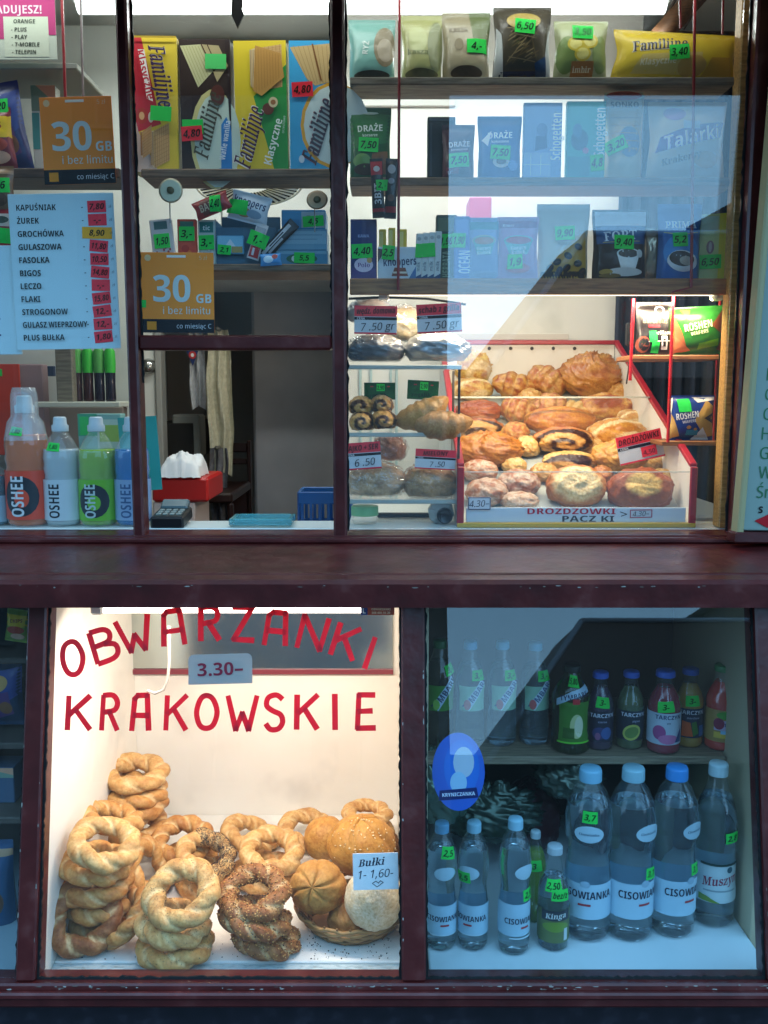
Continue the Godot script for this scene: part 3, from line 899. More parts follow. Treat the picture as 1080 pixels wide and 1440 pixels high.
	var ct := thing("change_tray", "clear blue green glass change tray on the hatch counter", "tray", Vector3(at(370, 745, -0.10).x, COUNTER, -0.10))
	var gm := MB.new()
	gm.box(Vector3(0, 0.006, 0), Vector3(0.125, 0.008, 0.085), 0.003)
	for s in [-1, 1]:
		gm.box(Vector3(0.058 * s, 0.012, 0), Vector3(0.009, 0.010, 0.085), 0.002)
		gm.box(Vector3(0, 0.012, 0.038 * s), Vector3(0.106, 0.010, 0.009), 0.002)
	part(ct, "dish", gm, glass("tray glass", "69b7bd", 0.45, 0.05))
	var cr := thing("bottle_crate", "blue plastic bottle crate on the counter end of the hatch", "crate", Vector3(at(456, 748, -0.30).x, at(456, 748, -0.30).y, -0.36))
	var bl := mat("14508f", 0.4)
	for q in [[Vector3(0, 0.045, 0.055), Vector3(0.115, 0.09, 0.006)], [Vector3(0, 0.045, -0.055), Vector3(0.115, 0.09, 0.006)], [Vector3(-0.0575, 0.045, 0), Vector3(0.006, 0.09, 0.104)], [Vector3(0.0575, 0.045, 0), Vector3(0.006, 0.09, 0.104)]]:
		var wm := MB.new()
		wm.box(q[0] + Vector3(0, 0.031, 0), Vector3(q[1].x, 0.028, q[1].z), 0.002)
		wm.box(q[0] - Vector3(0, 0.037, 0), Vector3(q[1].x, 0.016, q[1].z), 0.002)
		var along := Vector3.RIGHT if q[1].x > 0.05 else Vector3.BACK
		for i in 6: wm.box(q[0] + along * (-0.049 + i * 0.0195) - Vector3(0, 0.005, 0), Vector3(0.007, 0.05, 0.006) if q[1].x > 0.05 else Vector3(0.006, 0.05, 0.007), 0.001)
		part(cr, "side", wm, bl)
	var bf := MB.new(); bf.box(Vector3(0, 0.004, 0), Vector3(0.11, 0.006, 0.104), 0.001)
	part(cr, "bottom", bf, bl)


func towel(called: String, label: String, r: Array, z: float, hex: String, badge: bool):
	var top := at((r[0] + r[2]) / 2.0, r[1] - 25, z)
	var bot := at((r[0] + r[2]) / 2.0, r[3], z)
	var k := per_px(bot)
	var t := thing(called, label, "towel", Vector3(top.x, bot.y, z))
	var nz := FastNoiseLite.new(); nz.seed = int(r[0]); nz.frequency = 1.0
	var rows := []
	var hh := top.y - bot.y
	for i in 25:
		var row := PackedVector3Array()
		var v := i / 24.0
		var half: float = (r[2] - r[0]) * 0.5 * k * (0.72 + 0.34 * v - 0.30 * v * v * v + 0.05 * sin(v * 6.0 + r[0]))
		for j in 33:
			var u := j / 32.0 * 2.0 - 1.0
			row.append(Vector3(u * half + 0.006 * nz.get_noise_1d(v * 1.5) + 0.002 * sin(v * 9.0), hh * v - (0.02 * absf(u) * (1.0 - v)), 0.012 * sin(u * 6.0 + v * 2.0) + 0.010 * nz.get_noise_2d(u * 3.0, v * 2.0)))
		rows.append(row)
	var mb := MB.new(); mb.grid(rows, false, false, [], false, false)
	part(t, "cloth", mb, worked("cloth " + hex, tex(0.02, 4, 17, [0.0, Color(hex).darkened(0.15).to_html(false), 1.0, Color(hex).lightened(0.1).to_html(false)]), Vector3(6, 6, 6), 0.95, bump(0.2, 2, 3, 3.0), 0.6, 0.2, false))
	var pg := MB.new(); pg.tube([Vector3(0, hh - 0.005, -0.10), Vector3(0, hh + 0.002, 0.03)], 0.007, 8)
	part(t, "peg", pg, mat("6f6a60", 0.4))
	if badge:
		var s := FaceShape.new(); s.w = 0.05; s.h = 0.06; s.d = 0.001
		var p := Pr.new(s)
		p.poly([0.1, 0.9, 0.9, 0.9, 0.5, 0.05], "2a3560"); p.ell(0.5, 0.62, 0.24, 0.2, "b63a3a"); p.ell(0.5, 0.62, 0.1, 0.1, "dddddd")
		var b := part(t, "badge", p.mb, vmat("paper print", 0.75, 0.3))
		b.position = at(273, 503, z) - t.position + Vector3(0, -0.03, 0.024)


var S := {}     # heights of the shelf tops

func shelf(key: String, label: String, px0: float, px1: float, py: float, z0: float, z1: float, thick: float, m: Material, lip := 0.0):
	var a := at(px0, py, z0); var b := at(px1, py, z0)
	S[key] = a.y
	var t := thing("shelf_board", label, "shelf", Vector3((a.x + b.x) / 2, a.y - thick, (z0 + z1) / 2))
	var mb := MB.new(); mb.box(Vector3(0, thick / 2, 0), Vector3(b.x - a.x, thick, z0 - z1), 0.002)
	part(t, "board", mb, m)
	if lip > 0.0:
		var lm := MB.new(); lm.box(Vector3(0, thick - lip / 2, (z0 - z1) / 2 + 0.0045), Vector3(b.x - a.x, lip, 0.008), 0.002)
		part(t, "front_lip", lm, m)
	return t

func rod(called: String, label: String, pts: Array, rad: float, m: Material, group := "red shelf rods"):
	var t := thing(called, label, "rod", pts[0], group)
	var q := []
	for p in pts: q.append(p - pts[0])
	var mb := MB.new(); mb.tube(q, rad, 8)
	part(t, "wire", mb, m)
	return t

func shelf_boards():
	var w := wood()
	shelf("wafer", "worn brown shelf board under the four upright wafer packs", 198, 469, 237, -0.07, -0.17, 0.016, w)
	shelf("mid", "brown shelf board under the tangle of sweets and blue boxes", 198, 469, 371, -0.07, -0.21, 0.014, w)
	shelf("left_top", "grey board shelf above the orange phone card", -60, 108, 88, -0.10, -0.28, 0.012, mat("8c9088", 0.6))
	shelf("left_mid", "dark brown shelf board under the leaning snack bags", -60, 168, 236, -0.07, -0.18, 0.018, wood("dark wood", "3b2f28", "5d493c"))
	shelf("r1", "greyed wooden shelf board under the top row of food bags", 492, 1034, 108, -0.075, -0.165, 0.014, wood("grey wood", "5b564c", "857f72"))
	shelf("r2", "brown shelf board under the row of sweet bags and chocolate", 492, 1034, 249, -0.075, -0.175, 0.016, wood())
	shelf("r3", "orange brown shelf board under the coffee bags", 492, 1034, 392, -0.075, -0.205, 0.014, wood("orange wood", "7a4a28", "a8713f"), 0.031)
	shelf("back", "white shelf of the far wall carrying a row of small dark bottles", 48, 168, 565, -0.62, -0.78, 0.014, mat("d9d8c8", 0.5))
	shelf("k1", "short wooden shelf of the wire rack under the coffee and green wafer packs", 889, 1012, 499, -0.14, -0.27, 0.010, wood("orange wood"))
	shelf("k2", "short wooden shelf of the wire rack under the blue wafer pack", 930, 1012, 620, -0.14, -0.25, 0.010, wood("orange wood"))
	var red := mat("8c1722", 0.35)
	var y := func(px, py, z): return at(px, py, z)
	rod("shelf_rod", "dark red rod before the green sweet bag and the small biscuit pack", [y.call(562, -60, -0.06), y.call(560, 408, -0.06)], 0.0028, red)
	rod("shelf_rod", "dark red rod before the rice cracker bag and yellow wafer pack", [y.call(978, -60, -0.06), y.call(972, 404, -0.06), y.call(945, 411, -0.06)], 0.0028, red)
	rod("shelf_rod", "thin red rod behind the pink top-up sign", [y.call(85, -60, -0.07), y.call(92, 140, -0.07)], 0.0028, red)
	rod("shelf_rod", "thin grey rod between the pink sign and the flowered wall", [y.call(112, -60, -0.10), y.call(117, 140, -0.10)], 0.0022, mat("74696a", 0.4))
	var bright := mat("c11423", 0.35)
	rod("shelf_rod", "bright red rod of the wire rack beside the black coffee pack", [y.call(891, 420, -0.13), y.call(886, 535, -0.13)], 0.0032, bright)
	rod("shelf_rod", "bright red rod of the wire rack between coffee and green wafers", [y.call(947, 414, -0.125), y.call(939, 622, -0.125)], 0.0032, bright)
	rod("shelf_rod", "short red rod of the wire rack at the wooden post", [y.call(1013, 412, -0.28), y.call(1003, 620, -0.28)], 0.0028, bright)
	rod("shelf_rod", "thin rod behind the top shelf beside the slatted beam", [y.call(955, -60, -0.20), y.call(957, 40, -0.20)], 0.0024, red)
	rod("shelf_rod", "thin rod under the slatted beam by the window post", [y.call(1018, -60, -0.20), y.call(1016, 48, -0.20)], 0.0024, red)
	# wooden post at the right jamb
	var p := thing("wooden_post", "bare yellowish wooden post at the jamb beside the wire rack", "post", Vector3(at(1025, 700, -0.06).x, COUNTER, -0.06))
	boxpart(p, "post", Vector3(at(1018.5, 560, -0.05).x, COUNTER, -0.085), Vector3(at(1034, 560, -0.05).x, 2.40, -0.05), wood("post wood", "96713a", "c59b58"), 0.003)
	# slatted beam in the top corner
	var b := thing("slatted_beam", "sloping wooden beam with thin slats in the top corner above the yellow wafers", "beam", at(1000, 30, -0.55))
	var bm := MB.new()
	bm.tube([at(925, 55, -0.55) - b.position, at(1010, -40, -0.55) - b.position], 0.026, 4)
	part(b, "beam", bm, wood("beam wood", "4d3220", "7a5334"))
	for i in 5:
		var sm := MB.new()
		sm.tube([at(925 + i * 9, 40, -0.62) - b.position, at(968 + i * 9, -30, -0.62) - b.position], 0.004, 5)
		part(b, "slat", sm, mat("5b4f48", 0.6))


# ---------------------------------------------------------------- left pane
func sheet(called: String, label: String, cat: String, corners: Array, z: float, hex: String, key: String, o := {}) -> Node3D:   # paper or card hung close to the glass; corners: x0, y0, x1, y1
	var bl := at((corners[0] + corners[2]) / 2.0, corners[3], z)
	var k := per_px(at((corners[0] + corners[2]) / 2.0, (corners[1] + corners[3]) / 2.0, z))
	var s := FaceShape.new()
	s.w = (corners[2] - corners[0]) * k; s.h = at(300, corners[1], z).y - bl.y; s.d = o.get("thick", 0.0012)
	var t := thing(called, label, cat, bl, o.get("group", ""))
	t.rotation_degrees = Vector3(o.get("lean", 0.0), o.get("yaw", 0.0), o.get("roll", 0.0))
	var mb := MB.new(); mb.box(Vector3(0, s.h / 2, 0), Vector3(s.w, s.h, s.d), 0.0003)
	part(t, "card", mb, mat(hex, o.get("rough", 0.6)))
	var p := Pr.new(s)
	art(key, p)
	if p.mb.v.size(): part(t, "print", p.mb, vmat("paper print", 0.75, 0.3))
	for q in o.get("tags", []):
		sticker(t, s, q[0], q[1], q[2], q[3] if q.size() > 3 else "2ccf50", q[4] if q.size() > 4 else 0.04, q[5] if q.size() > 5 else 0.024, q[6] if q.size() > 6 else 0.0)
	return t

func left_pane():
	sheet("top_up_sign", "white card with a pink edge and pink heading above a short list", "sign", [-50, -12, 81, 84], -0.085, "c9d2c2", "topup")
	sheet("phone_card", "orange phone card hanging under a green tab over the leaning snack bags", "card", [63, 136, 164, 259], -0.030, "ff8f1a", "card", {"roll": 1.5, "group": "orange phone cards"})
	sheet("phone_card", "orange phone card hanging at the transom above the serving hatch", "card", [200, 355, 302, 468], -0.030, "ff8f1a", "card", {"roll": -0.5, "tags": [[0.02, 0.36, "", "2ccf50", 0.012, 0.014]], "group": "orange phone cards"})
	var prices := []
	for i in 11:
		var yy := 1.0 - (19.0 + 18.3 * i) / 219.0
		var what: String = ["7,80", "-,-", "8,90", "11,80", "10,50", "14,80", "-,-", "15,80", "12,-", "12,-", "1,80"][i]
		prices.append([0.83 if i == 2 else 0.84, yy, what, "ffae30" if i == 2 else "ff3c4a", 0.055 if i == 2 else 0.034, 0.021, 0.0])
	sheet("soup_menu", "pale blue menu sheet with a list of soups and red price stickers", "menu", [24, 272, 171, 491], -0.012, "c8dee2", "menu", {"roll": 0.9, "tags": prices})
	sheet("second_menu", "pale blue menu sheet cut off behind the soup menu", "menu", [-110, 346, 32, 499], -0.018, "c8dee2", "menu2", {"roll": 0.6})
	# leaning snacks
	pack("bag", "snack_bag", "dark blue snack bag leaning behind the yellow and red one", "bag", [-6, 112, 46, 236], -0.10, 0.03, S.left_mid, "27356e", "snack_blue", {"roll": 9.0, "tags": [[0.42, 0.72, "1,20"]]})
	pack("bag", "snack_bag", "yellow and red snack bag leaning on the dark blue one", "bag", [-34, 150, 22, 236], -0.085, 0.03, S.left_mid, "7a1a2a", "snack_red", {"roll": 5.0})
	pack("box", "small_carton", "small white carton with a green top beside the orange phone card", "box", [48, 120, 82, 232], -0.14, 0.03, S.left_mid, "cfd8d4", "carton_white", {})
	pack("bag", "snack_bag", "brown nut bag hanging below the leaning snack bags", "bag", [-34, 232, 20, 300], -0.045, 0.02, null, "7d5a3c", "plain_brown", {"tags": [[0.66, 0.58, "2,6", "2ccf50", -4.0]]})
	pack("bag", "snack_bag", "red snack bag with a pale patch hanging at the second menu", "bag", [-40, 292, 22, 344], -0.042, 0.02, null, "a3242a", "plain_red", {"tags": [[0.72, 0.25, ""]]})
	# the wall and far shelf behind the drinks
	var wb := block("wooden_box", "grey wooden box on the white far shelf beside the small dark bottles", "box", at(78, 566, -0.70), at(105, 566, -0.70))
	boxpart(wb, "side", Vector3(at(80, 566, -0.66).x, S.back, -0.76), Vector3(at(104, 566, -0.66).x, at(90, 488, -0.66).y, -0.66), wood("box wood", "6d6558", "8d8474"), 0.003)
	boxpart(wb, "label", at(67, 529, -0.64), at(78, 515, -0.655), mat("26324e", 0.6), 0.001)
	for i in 4:
		var x := 110 + i * 15.5
		var bt := thing("small_bottle", "small dark bottle with a bright green sleeve, %s from the wooden box" % ["first", "second", "third", "last"][i], "bottle", Vector3(at(x, 565, -0.70).x, S.back, -0.70), "dark bottles on the far shelf")
		var k := per_px(at(x, 540, -0.70))
		var mb := MB.new()
		mb.lathe([Vector2(0, 0), Vector2(6.6 * k, 0), Vector2(7.2 * k, 3 * k), Vector2(6.8 * k, 22 * k), Vector2(7.2 * k, 42 * k), Vector2(0, 42 * k)], 16)
		part(bt, "body", mb, mat("3a1a14" if i < 2 else "241a24", 0.15))
		var lb := MB.new(); lb.lathe([Vector2(7.3 * k, 40 * k), Vector2(8.0 * k, 52 * k), Vector2(7.4 * k, 70 * k), Vector2(3 * k, 76 * k), Vector2(0, 76 * k)], 16)
		part(bt, "sleeve", lb, mat("3fbf3a" if i % 2 else "58a84c", 0.4))
	var pn := thing("pinkish_board", "dull pink board standing behind the orange sports drink", "board", at(44, 660, -0.75))
	boxpart(pn, "board", Vector3(at(22, 650, -0.75).x, COUNTER - 0.3, -0.79), Vector3(at(66, 650, -0.75).x, at(40, 512, -0.75).y, -0.75), mat("a8898a", 0.7), 0.003)
	var og := thing("orange_poster", "orange red poster on the wall behind the sports drinks", "poster", at(12, 560, -0.72))
	boxpart(og, "paper", Vector3(at(-40, 560, -0.72).x, at(0, 640, -0.72).y, -0.725), Vector3(at(29, 560, -0.72).x, at(0, 512, -0.72).y, -0.72), mat("d8442c", 0.6), 0.001)
	boxpart(og, "price_sticker", Vector3(at(-8, 560, -0.72).x, at(0, 529, -0.72).y, -0.7195), Vector3(at(5, 560, -0.72).x, at(0, 519, -0.72).y, -0.7185), mat("2ccf50", 0.6), 0.0003)
	var bg := thing("tan_wall_panel", "tan wall panel below the far shelf behind the sports drinks", "panel", at(110, 740, -0.80))
	boxpart(bg, "board", Vector3(at(40, 650, -0.82).x, 0.8, -0.86), Vector3(at(176, 650, -0.82).x, at(90, 566, -0.82).y - 0.012, -0.82), mat("8d7f73", 0.7), 0.003)
	boxpart(bg, "board", Vector3(at(-120, 650, -0.82).x, at(90, 566, -0.82).y - 0.008, -0.86), Vector3(at(186, 650, -0.82).x, 2.56, -0.82), white_board("wall light", "d6d8d0"), 0.003)
	# a carton of green sachets behind the green drink, teal paper in the hatch
	pack("box", "sachet_box", "small green and blue box behind the green sports drink", "box", [112, 582, 172, 660], -0.30, 0.04, null, "86b7b0", "sachets", {})
	var tp := sheet("teal_paper", "teal paper sheet standing behind the blue sports drink", "paper", [175, 586, 228, 690], -0.20, "2f9c96", "none", {"roll": 3.0, "thick": 0.002})
	tp.rotation_degrees.y = 8
	# sports drinks on the counter
	sport("orange sports drink with a clear hood over its cap", 43, 556, 30, "e8722a", "e2472a", "d8d8d8", "20242c", "1,80")
	sport("colourless sports drink with a pale label and dark lettering", 91, 586, 26, "cfd6d6", "c9d0d2", "20242c", "", "1,80")
	sport("green sports drink with a dark ring on its label", 141, 586, 27, "9cc63a", "6fb52a", "b9c8c4", "20242c", "")
	sport("blue sports drink standing behind the mullion", 189, 586, 25, "1f7fc4", "8fa6c4", "3c5a86", "", "")
	sport("grey labelled drink bottle cut off beside the orange one", -4, 640, 20, "3f6f7c", "8fa9b4", "22303a", "", "")


func sport(label: String, px: float, top: float, half: float, juice: String, lab: String, ink: String, ring: String, tag: String):
	var z := -0.105
	var p := at(px, 748, z)
	var k := per_px(at(px, 680, z))
	var hh: float = at(px, top, z).y - COUNTER
	var r: float = half * k
	var t := thing("sports_bottle", label, "bottle", Vector3(p.x, COUNTER, z), "sports drinks on the counter")
	var pf := [Vector2(0, 0.001), Vector2(r * 0.86, 0), Vector2(r * 0.97, 0.006), Vector2(r, hh * 0.07), Vector2(r * 0.97, hh * 0.42), Vector2(r * 0.93, hh * 0.46), Vector2(r * 0.99, hh * 0.52), Vector2(r * 0.94, hh * 0.56), Vector2(r * 0.98, hh * 0.62), Vector2(r * 0.94, hh * 0.68), Vector2(r * 0.62, hh * 0.80), Vector2(r * 0.40, hh * 0.85), Vector2(r * 0.38, hh * 0.87)]
	var body := MB.new(); body.lathe(pf, 32)
	part(t, "bottle_wall", body, glass("pet", "dfeaea", 0.08, 0.06))
	var lq := []
	for q in pf:
		if q.y < hh * 0.70: lq.append(Vector2(maxf(q.x - 0.0015, 0.0), q.y + 0.0015))
	lq.append(Vector2(r * 0.90, hh * 0.705)); lq.append(Vector2(0, hh * 0.705))
	var lm := MB.new(); lm.lathe(lq, 32)
	part(t, "drink", lm, liquid("juice " + juice, juice, 0.72))
	var s := FaceShape.new(); s.kind = 3; s.prof = [Vector2(r * 1.012, hh * 0.06), Vector2(r * 1.012, hh * 0.44)]; s.w = 2 * r; s.h = hh
	var lbm := MB.new(); lbm.lathe([Vector2(r * 1.01, hh * 0.055), Vector2(r * 1.01, hh * 0.43)], 32)
	part(t, "label", lbm, mat(lab, 0.35))
	var pr := Pr.new(s)
	if ring:
		pr.ell(0.5, 0.235, 0.42, 0.155, ring); pr.ell(0.52, 0.22, 0.17, 0.07, lab)
	pr.text("OSHEE", 0.42, 0.235, 0.10, ink, 90, 0, 0.31, 0.0, 0, 1.15)
	part(t, "print", pr.mb, vmat("pack print false", 0.38))
	var cp := MB.new()
	cp.lathe([Vector2(r * 0.42, hh * 0.865), Vector2(r * 0.44, hh * 0.87), Vector2(r * 0.44, hh * 0.92), Vector2(r * 0.36, hh * 0.93), Vector2(r * 0.34, hh * 0.985), Vector2(r * 0.28, hh), Vector2(0, hh)], 24)
	part(t, "cap", cp, mat("bfc6c8", 0.4))
	if tag: sticker(t, s_above(s, r, hh), 0.42, 0.73, tag, "2ccf50", 0.030, 0.016, 0.0, 0.0015)
	if top < 570:
		var hd := MB.new(); hd.lathe([Vector2(r * 0.98, hh * 0.66), Vector2(r * 0.80, hh * 0.80), Vector2(r * 0.62, hh * 0.84), Vector2(r * 0.60, hh * 1.0), Vector2(r * 0.5, hh * 1.06), Vector2(0, hh * 1.06)], 28)
		part(t, "hood", hd, glass("hood", "d8e4e8", 0.28, 0.12))

func s_above(_s: FaceShape, r: float, hh: float) -> FaceShape:
	var q := FaceShape.new(); q.kind = 3; q.w = 2 * r; q.h = hh
	q.prof = [Vector2(r * 1.02, hh * 0.60), Vector2(r * 0.97, hh * 0.68), Vector2(r * 0.64, hh * 0.80)]
	return q


# ---------------------------------------------------------------- middle pane above the hatch
func middle_pane():
	pack("box", "wafer_pack", "red and yellow wafer pack with its lettering running down", "wafer pack", [188, 52, 252, 234], -0.10, 0.045, S.wafer, "e0c23a", "fam_red", {"roll": -0.6, "tags": [[0.64, 0.43, ""]], "rough": 0.3, "group": "upright wafer packs"})
	pack("box", "wafer_pack", "dark brown wafer pack with a cream oval and blue corner", "wafer pack", [256, 55, 327, 237], -0.10, 0.045, S.wafer, "2f221d", "fam_dark", {"tags": [[0.72, 0.83, "", "58d070"], [0.24, 0.34, "", "2ccf50"], [0.22, 0.29, "4,80", "e8303f"]], "rough": 0.3, "group": "upright wafer packs"})
	pack("box", "wafer_pack", "yellow and green wafer pack with hazelnuts", "wafer pack", [333, 57, 406, 239], -0.10, 0.045, S.wafer, "e3c932", "fam_green", {"rough": 0.3, "roll": 0.6, "group": "upright wafer packs"})
	pack("box", "wafer_pack", "light blue wafer pack with a cream oval and a red sticker", "wafer pack", [408, 57, 474, 240], -0.10, 0.045, S.wafer, "3aa3d8", "fam_blue", {"tags": [[0.28, 0.63, "4,80", "e8303f", -3.0]], "rough": 0.3, "group": "upright wafer packs"})
	# black ornament over the packs
	var or_ := thing("black_bracket", "black pointed iron bracket hanging at the top of the middle pane", "bracket", at(335, 0, -0.03))
	var ob := MB.new()
	var pts := []
	for q in [[327, -20], [327, 8], [330, 12], [325, 20], [334, 40], [343, 20], [339, 12], [341, 8], [341, -20]]: pts.append(at(q[0], q[1], -0.03) - or_.position)
	for i in range(1, pts.size() - 1): ob.tri(pts[0], pts[i], pts[i + 1], Vector3(0, 0, 1)); ob.tri(pts[0] - Vector3(0, 0, 0.005), pts[i] - Vector3(0, 0, 0.005), pts[i + 1] - Vector3(0, 0, 0.005), Vector3(0, 0, -1))
	for i in pts.size(): ob.quad(pts[i], pts[(i + 1) % pts.size()], pts[(i + 1) % pts.size()] - Vector3(0, 0, 0.005), pts[i] - Vector3(0, 0, 0.005))
	part(or_, "plate", ob, mat("141416", 0.4))
	# suction hooks on the glass
	for q in [[240, 268, 17, "cream suction cup hook on the glass under the wafer shelf", "d8cfae"], [446, 281, 15, "brown suction cup hook on the glass above the blue boxes", "a98a68"]]:
		var sh := thing("suction_hook", q[3], "hook", at(q[0], q[1], -0.006))
		var k := per_px(sh.position)
		var m := MB.new()
		m.lathe([Vector2(0, -0.012), Vector2(q[2] * k * 0.35, -0.012), Vector2(q[2] * k * 0.5, -0.006), Vector2(q[2] * k, 0.0), Vector2(q[2] * k * 0.8, 0.001), Vector2(0, 0.001)], 24, Vector3.ZERO, Basis(Vector3.RIGHT, PI / 2) if q[2] == 17 else Basis(Vector3.RIGHT, PI / 2.6))
		part(sh, "cup", m, mat(q[4], 0.4))
		var hk := MB.new()
		hk.tube([Vector3(-0.003, 0, -0.012), Vector3(-0.006, -0.01, -0.016), Vector3(-0.006, -0.055, -0.016)], 0.0012, 6)
		part(sh, "hook", hk, mat("8d8a84", 0.3, 0.8))
		var bs := MB.new(); bs.lathe([Vector2(0, 0.006), Vector2(0.006, 0.006), Vector2(0.007, 0.0)], 14, Vector3.ZERO, Basis(Vector3.RIGHT, PI / 2))
		part(sh, "boss", bs, mat("5c5030", 0.5))
	# striped fan behind
	var fn := thing("folded_fan", "black and white striped paper fan behind the hanging bar", "fan", at(350, 258, -0.25))
	var fb := MB.new()
	var kf := per_px(fn.position)
	for i in 46:
		var a0 := PI + PI * i / 46.0; var a1 := PI + PI * (i + 1) / 46.0
		fb.col = lin("e9e9e6") if i % 2 else lin("222530")
		fb.quad(Vector3(cos(a0), sin(a0) * 0.42, 0) * 30 * kf, Vector3(cos(a0), sin(a0) * 0.42, 0) * 72 * kf, Vector3(cos(a1), sin(a1) * 0.42, 0) * 72 * kf + Vector3(0, 0, 0.004 * (i % 2)), Vector3(cos(a1), sin(a1) * 0.42, 0) * 30 * kf, Vector3(0, 0, 1))
	part(fn, "paper", fb, vmat("paper print", 0.75, 0.3))
	var rim := MB.new(); var rp := []
	for i in 25: rp.append(Vector3(cos(PI + PI * i / 24.0) * 75, sin(PI + PI * i / 24.0) * 0.42 * 75, 0.5) * kf)
	rim.tube(rp, 0.002, 6)
	part(fn, "rim", rim, mat("d8d8d4", 0.4))
	# sweets on the lower shelf
	pack("bag", "chocolate_bar", "red wrapped bar hanging aslant with a green sticker", "bar", [276, 274, 328, 300], -0.055, 0.016, null, "a5322e", "bar_red", {"roll": 22.0, "tags": [[0.62, 0.5, "2,40", "2ccf50", -16.0]], "tag_w": 0.022, "tag_h": 0.030})
	pack("bag", "sweets_pack", "white and blue biscuit pack leaning behind the red bar", "pack", [318, 270, 374, 312], -0.075, 0.02, null, "cfd6dc", "knoppers_tilt", {"roll": -14.0, "tags": [[0.2, 0.42, ""]]})
	pack("box", "mint_box", "small white and red speckled mint box with a green sticker", "box", [216, 308, 247, 356], -0.085, 0.012, S.mid, "cfc8c6", "mint_a", {"roll": 5.0, "tags": [[0.5, 0.52, "1,50"]], "tag_w": 0.03})
	pack("box", "mint_box", "small orange mint box with a green sticker", "box", [250, 308, 277, 354], -0.09, 0.012, S.mid, "d64a2c", "mint_b", {"tags": [[0.5, 0.68, "3,-"]], "tag_w": 0.03})
	pack("box", "mint_box", "small grey and teal mint box with a green sticker", "box", [279, 309, 303, 355], -0.09, 0.012, S.mid, "b9c4bc", "mint_c", {"tags": [[0.5, 0.5, "3,-"]], "tag_w": 0.03})
	var tr := mat("3d6d92", 0.3)
	var bx := block("blue_display_box", "open blue display box behind the tangle of sweets", "box", Vector3(at(304, 371, -0.12).x, S.mid, -0.19), Vector3(at(362, 371, -0.12).x, 0, -0.10))
	boxpart(bx, "front", Vector3(at(305, 371, -0.12).x, S.mid, -0.104), Vector3(at(390, 371, -0.12).x, at(300, 322, -0.12).y, -0.10), mat("4b6f84", 0.4), 0.001)
	boxpart(bx, "back", Vector3(at(305, 371, -0.12).x, S.mid, -0.19), Vector3(at(390, 371, -0.12).x, at(300, 296, -0.12).y, -0.186), mat("44667c", 0.4), 0.001)
	boxpart(bx, "side", Vector3(at(305, 371, -0.12).x, S.mid, -0.185), Vector3(at(306, 371, -0.12).x, at(300, 310, -0.12).y, -0.105), tr, 0.0005)
	pack("box", "gum_box", "flat light blue gum box with a picture and green sticker", "box", [305, 331, 343, 357], -0.088, 0.01, null, "6fb4d6", "gum", {"tags": [[0.28, 0.22, "2,1"]], "tag_w": 0.026, "tag_h": 0.018})
	for q in [[346, 322, 12], [358, 318, -14]]:
		pack("bag", "sweet_stick", "white and red sweet stick tied with a green sticker" if q[2] > 0 else "black and white sweet stick leaning against the white and red one", "bar", [q[0], 292 if q[2] < 0 else 312, q[0] + 17, 364], -0.075 - 0.01 * float(q[2] < 0), 0.012, null, "d0cccc" if q[2] > 0 else "28282c", "stick_%s" % ("a" if q[2] > 0 else "b"), {"roll": float(q[2]) - 30.0, "tags": [[0.5, 0.55, "1,-"]] if q[2] > 0 else []})
	# stacked blue boxes
	for q in [["large light blue box with a picture on its lid, topmost by the mullion", [396, 295, 458, 322], "3f93c0", "bl_a", [[0.72, 0.4, "4,5"]]], ["pale blue box in the middle of the stack by the mullion", [391, 322, 460, 352], "6f9fb8", "bl_b", []], ["blue box with a green oval sign at the foot of the stack", [388, 352, 461, 372], "4a86a4", "bl_c", [[0.55, 0.5, "5,5"]]]]:
		pack("box", "gum_carton", q[0], "box", q[1], -0.095, 0.07, at(420, q[1][3], -0.095).y if q[1][3] != 372 else S.mid, q[2], q[3], {"tags": q[4], "tag_h": 0.02, "group": "stacked blue boxes"})
	pack("bag", "sweets_pack", "small blue and red twist of sweets before the blue boxes", "pack", [366, 356, 396, 373], -0.06, 0.012, null, "3f8fc8", "twist", {"roll": 4.0})


